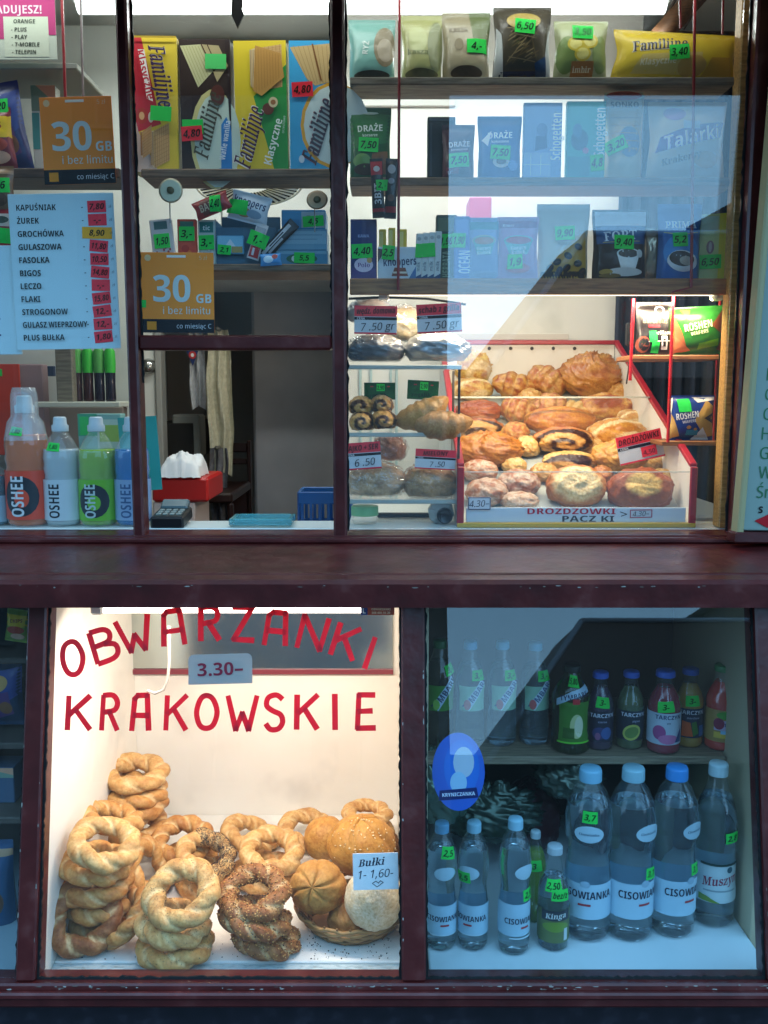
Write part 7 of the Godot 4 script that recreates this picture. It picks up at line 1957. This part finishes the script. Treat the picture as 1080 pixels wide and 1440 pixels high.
func drinks_case():
	var xl := on_plane(596, 1110, low_point, low_normal).x + 0.012; var xr := on_plane(1073, 1110, low_point, low_normal).x + 0.03
	var c := thing("drinks_case", "dim white floored display case holding water and juice bottles", "case", Vector3((xl + xr) / 2, CASE_FLOOR, 0.05))
	boxpart(c, "floor_board", Vector3(xl, CASE_FLOOR - 0.02, -0.25), Vector3(xr, CASE_FLOOR, 0.374), white_board("drinks floor", "c9dade"), 0.002)
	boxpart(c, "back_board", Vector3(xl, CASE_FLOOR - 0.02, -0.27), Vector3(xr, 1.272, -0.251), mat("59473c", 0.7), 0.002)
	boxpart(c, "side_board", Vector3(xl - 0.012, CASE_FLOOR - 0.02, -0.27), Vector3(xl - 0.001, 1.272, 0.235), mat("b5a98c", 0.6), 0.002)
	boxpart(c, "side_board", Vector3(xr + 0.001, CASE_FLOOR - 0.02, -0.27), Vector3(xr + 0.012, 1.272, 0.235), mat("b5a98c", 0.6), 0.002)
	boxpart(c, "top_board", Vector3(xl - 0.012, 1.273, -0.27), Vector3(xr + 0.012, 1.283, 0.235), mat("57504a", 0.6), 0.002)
	var zs := 0.095
	var sy := at(870, 1064, zs).y
	var sh := thing("shelf_board", "pale wooden shelf under the juice bottles in the drinks window", "shelf", Vector3((xl + xr) / 2, sy - 0.016, -0.11))
	boxpart(sh, "board", Vector3(xl + 0.002, sy - 0.016, -0.248), Vector3(xr - 0.002, sy, zs), wood("drinks shelf", "6d6250", "948872"), 0.002)
	var fb := CASE_FLOOR
	# upper row
	var dark := liquid("cola dark", "2a120c", 0.6)
	for i in 4:
		drink("juice_bottle", ["dark apple drink bottle with a slanted pale label at the case side", "apple drink bottle with a slanted label, second from the case side", "apple drink bottle with a slanted label, third from the case side", "apple drink bottle with a slanted label beside the big green one"][i], [618, 661, 706, 752][i], [899, 901, 901, 903][i], 21, 0.03 - 0.004 * i, sy, "soda", {"liquid": dark if i == 0 else liquid("water", "d8f0fa", 0.015), "shell": "8fb08c" if i == 0 else "bfe0ee", "cap": ["1f5a2c", "4f9cc4", "5faac8", "5faac8"][i], "art": "tymbark" if i == 0 else "tymbark_pale", "tags": [[0.84 if i == 0 else 0.68, 0.70 if i != 0 else 0.74, "3,-", 14.0 if i == 0 else 0.0]], "group": "apple drink bottles", "yaw": 8.0})
	drink("juice_bottle", "small amber bottle behind the big green one", 765, 985, 17, -0.07, sy, "juice", {"liquid": liquid("amber", "8a4a14", 0.5), "cap": "4a4a50"})
	drink("juice_bottle", "big green labelled apple pear drink bottle with a dark cap", 803, 934, 27, 0.055, sy, "soda", {"liquid": dark, "shell": "2c4a2a", "tint": 0.35, "cap": "14201c", "art": "tymbark_big", "tags": [[0.48, 0.84, "5,80"]], "tag_w": 0.028})
	drink("juice_bottle", "juice bottle with a dark label and blue berries", 843, 944, 19.5, 0.045, sy, "juice", {"liquid": mat("34203c", 0.1), "cap": "3a64c8", "label": "1c2238", "l0": 0.13, "l1": 0.52, "art": "tar_dark", "tags": [[0.5, 0.64, "3-"]], "group": "juice bottles in a row"})
	drink("juice_bottle", "dark green juice bottle with a lime on its label", 886, 943, 19.5, 0.04, sy, "juice", {"liquid": mat("4a5c38", 0.1), "cap": "3a64c8", "label": "1e2a3a", "l0": 0.13, "l1": 0.52, "art": "tar_lime", "group": "juice bottles in a row"})
	drink("juice_bottle", "dark red juice bottle with a pale pink flowered label", 934, 942, 23.5, 0.06, sy, "juice", {"liquid": mat("8a2034", 0.1), "cap": "3a64c8", "label": "b9c8d8", "l0": 0.13, "l1": 0.52, "art": "tar_pink", "tags": [[0.4, 0.60, "3-"]], "tag_w": 0.030, "group": "juice bottles in a row"})
	drink("juice_bottle", "yellowish juice bottle with a carrot on its label", 969, 939, 20, 0.03, sy, "juice", {"liquid": mat("b08a34", 0.1), "cap": "3a64c8", "label": "1e2a48", "l0": 0.14, "l1": 0.52, "art": "tar_carrot", "tags": [[0.45, 0.62, "3-"]], "group": "juice bottles in a row"})
	drink("juice_bottle", "tall red juice bottle with a green cap at the end of the row", 1016, 934, 23.5, 0.045, sy, "juice", {"liquid": mat("c83424", 0.1), "cap": "3f8a4c", "label": "a8884a", "l0": 0.12, "l1": 0.50, "art": "red_juice", "tags": [[0.66, 0.68, "3-", -8.0]]})
	# lower row, on the floor
	drink("water_bottle", "half litre water bottle at the case side with its sticker above the oval", 621, 1156, 22, 0.25, fb, "pet", {"art": "ciso", "label": "9fc4d6", "l0": 0.14, "l1": 0.38, "tags": [[0.62, 0.80, "2,5", -6.0]], "cap": "5f9cc0", "yaw": 10.0, "group": "half litre water bottles"})
	drink("water_bottle", "half litre water bottle with its sticker below the oval", 666, 1155, 22, 0.25, fb, "pet", {"art": "ciso", "label": "9fc4d6", "l0": 0.14, "l1": 0.38, "tags": [[0.34, 0.60, "2,5", 6.0]], "cap": "8fc0d4", "yaw": -26.0, "group": "half litre water bottles"})
	drink("water_bottle", "half litre water bottle with a low sticker beside the glass bottle", 724, 1150, 23, 0.262, fb, "pet", {"art": "ciso", "label": "9fc4d6", "l0": 0.16, "l1": 0.40, "tags": [[0.66, 0.46, "2,5", -4.0]], "cap": "8fc0d4", "yaw": 34.0, "group": "half litre water bottles"})
	drink("soft_drink_bottle", "green soft drink bottle half hidden behind the water bottles", 752, 1168, 16, 0.17, fb, "soda", {"liquid": liquid("lime drink", "8ab020", 0.4), "cap": "b8d0d8", "tags": [[0.4, 0.66, "3"]]})
	drink("soft_drink_bottle", "small glass bottle with a dark band label and crown cap", 779, 1188, 22, 0.25, fb, "glass", {"art": "kinga", "label": "5a6a3a", "l0": 0.10, "l1": 0.42, "fill": 0.7, "cap": "a8b8c0", "tags": [[0.4, 0.66, "2,50"], [0.62, 0.575, "bez/z"]], "tag_w": 0.030})
	drink("water_bottle", "large water bottle with a sticker under its cap", 829, 1079, 34, 0.21, fb, "pet", {"art": "ciso_big", "label": "a4c8da", "l0": 0.15, "l1": 0.36, "tags": [[0.56, 0.76, "3,7"]], "cap": "7fb8d4", "yaw": -18.0, "group": "large water bottles"})
	drink("water_bottle", "large water bottle in the middle of the three large ones", 889, 1078, 34, 0.21, fb, "pet", {"art": "ciso_big", "label": "a4c8da", "l0": 0.15, "l1": 0.36, "tags": [[0.66, 0.41, "3,7"]], "cap": "8fbccc", "yaw": 24.0, "group": "large water bottles"})
	drink("water_bottle", "large water bottle with a bright blue cap", 950, 1077, 33, 0.20, fb, "pet", {"art": "ciso_big", "label": "a4c8da", "l0": 0.15, "l1": 0.36, "tags": [[0.66, 0.42, "3,7"]], "cap": "3f8fd8", "yaw": 30.0, "group": "large water bottles"})
	drink("water_bottle", "slim shouldered water bottle with red lettering and a white cap", 1008, 1072, 30, 0.17, fb, "soda", {"art": "musz", "label": "b9ccd0", "l0": 0.17, "l1": 0.40, "tags": [[0.72, 0.58, "2,8", 8.0]], "cap": "b8d4dc"})
	# oval sign inside the glass
	var dn := Vector3(0, -cos(deg_to_rad(TILT)), sin(deg_to_rad(TILT)))
	var leaning := Basis(Vector3.RIGHT, -dn, low_normal)
	var o := on_plane(645, 1140, low_point - low_normal * 0.012, low_normal)
	var k := per_px(o)
	var ov := thing("oval_sign", "blue oval sign with a dark name band inside the drinks window", "sign", o)
	ov.basis = leaning
	var s := FaceShape.new(); s.w = 74 * k; s.h = 108 * k; s.d = 0.003
	var em := MB.new(); em.lathe([Vector2(0, 0.0015), Vector2(0.5, 0.0015), Vector2(0.5, -0.0015), Vector2(0, -0.0015)], 40, Vector3.ZERO, Basis(Vector3.RIGHT, PI / 2))
	for i in em.v.size(): em.v[i] = Vector3(em.v[i].x * s.w, em.v[i].y * s.h + s.h / 2, em.v[i].z)
	part(ov, "plate", em, mat("1f58b8", 0.4))
	var pr := Pr.new(s)
	pr.ell(0.56, 0.55, 0.34, 0.36, "2f6cc4"); pr.ell(0.6, 0.62, 0.2, 0.2, "a8b8c8"); pr.ell(0.5, 0.36, 0.16, 0.14, "8fb8d4"); pr.poly([0.12, 0.13, 0.88, 0.17, 0.84, 0.30, 0.14, 0.26], "16295e"); pr.text("KRYNICZANKA", 0.5, 0.213, 0.045, "c8d8ec", 3, 0, 0.68)
	part(ov, "print", pr.mb, vmat("paper print", 0.75, 0.3))
	# crumpled foil bags and a dark red balloon-like bag in the back
	for q in [[616, 1115, 40, 60, 0.05, "5f7a6c", "crumpled greenish foil behind the oval sign"], [800, 1095, 40, 34, 0.0, "6f7f74", "crumpled foil bag under the shelf beside the dark red bag"], [690, 1150, 60, 40, 0.02, "4a5a50", "dull crumpled foil low behind the water bottles"]]:
		var p := at(q[0], q[1], q[4]); var kk := per_px(p)
		var f := thing("foil_bag", q[6], "bag", p)
		part(f, "foil", blob(Vector3(q[2] * kk, q[3] * kk, 0.04), int(q[0]), q[5], q[5], {"lump": 0.8, "knot": 7}), mat(q[5], 0.25, 0.6))
	var rb := thing("red_bag", "dark red rounded bag in the back of the drinks window", "bag", at(745, 1150, -0.08))
	part(rb, "sack", blob(Vector3(0.062, 0.085, 0.05), 9, "3a1018", "2c0c12", {"lump": 0.1}), mat("46101c", 0.4))
	var bx := thing("water_carton", "brown carton standing in the back below the juice shelf", "carton", at(930, 1230, -0.16))
	boxpart(bx, "box", Vector3(at(800, 1300, -0.16).x, CASE_FLOOR, -0.245), Vector3(at(1040, 1300, -0.16).x, sy - 0.06, -0.16), mat("3c2a20", 0.7), 0.002)

func dark_case():
	var xr := on_plane(31, 1110, low_point, low_normal).x - 0.005
	var xl := xr - 0.50
	var c := thing("dark_case", "dim display case beside the ring window with dark shelves", "case", Vector3((xl + xr) / 2, CASE_FLOOR, 0.05))
	boxpart(c, "floor_board", Vector3(xl, CASE_FLOOR - 0.02, -0.25), Vector3(xr, CASE_FLOOR, 0.37), mat("8fa0a8", 0.6), 0.002)
	boxpart(c, "back_board", Vector3(xl, CASE_FLOOR - 0.02, -0.27), Vector3(xr, 1.272, -0.251), mat("4c443e", 0.7), 0.002)
	for x in [xl - 0.012, xr]: boxpart(c, "side_board", Vector3(x, CASE_FLOOR - 0.02, -0.27), Vector3(x + 0.010, 1.272, 0.235), mat("3a3433", 0.7), 0.002)
	boxpart(c, "top_board", Vector3(xl - 0.012, 1.273, -0.27), Vector3(xr + 0.010, 1.283, 0.235), mat("3a3433", 0.7), 0.002)
	for q in [[925, 0.12], [1045, 0.15], [1150, 0.18]]:
		boxpart(c, "shelf", Vector3(xl + 0.002, at(15, q[0], q[1]).y - 0.012, -0.24), Vector3(xr - 0.002, at(15, q[0], q[1]).y, q[1]), mat("4d463f", 0.6), 0.002)
	pack("bag", "snack_bag", "green and red snack bag at the top of the dim case", "bag", [4, 858, 36, 904], 0.16, 0.02, null, "7f9a3c", "snack_red", {"roll": -8.0})
	pack("bag", "snack_bag", "dark blue crinkled snack bag on the dim case's top shelf", "bag", [-22, 930, 30, 1010], 0.10, 0.04, at(15, 1045, 0.10).y + 0.03, "2f4a6a", "snack_blue", {"rough": 0.2, "metal": 0.3})
	pack("box", "small_carton", "blue grey carton on the dim case's middle shelf", "box", [-30, 1080, 22, 1146], 0.12, 0.06, at(15, 1150, 0.18).y, "46607c", "carton_white", {})
	pack("stand", "snack_bag", "blue snack bag with a pale patch low in the dim case", "bag", [-40, 1190, 16, 1300], 0.20, 0.06, CASE_FLOOR, "35587c", "plain_brown", {"rough": 0.25, "metal": 0.2})
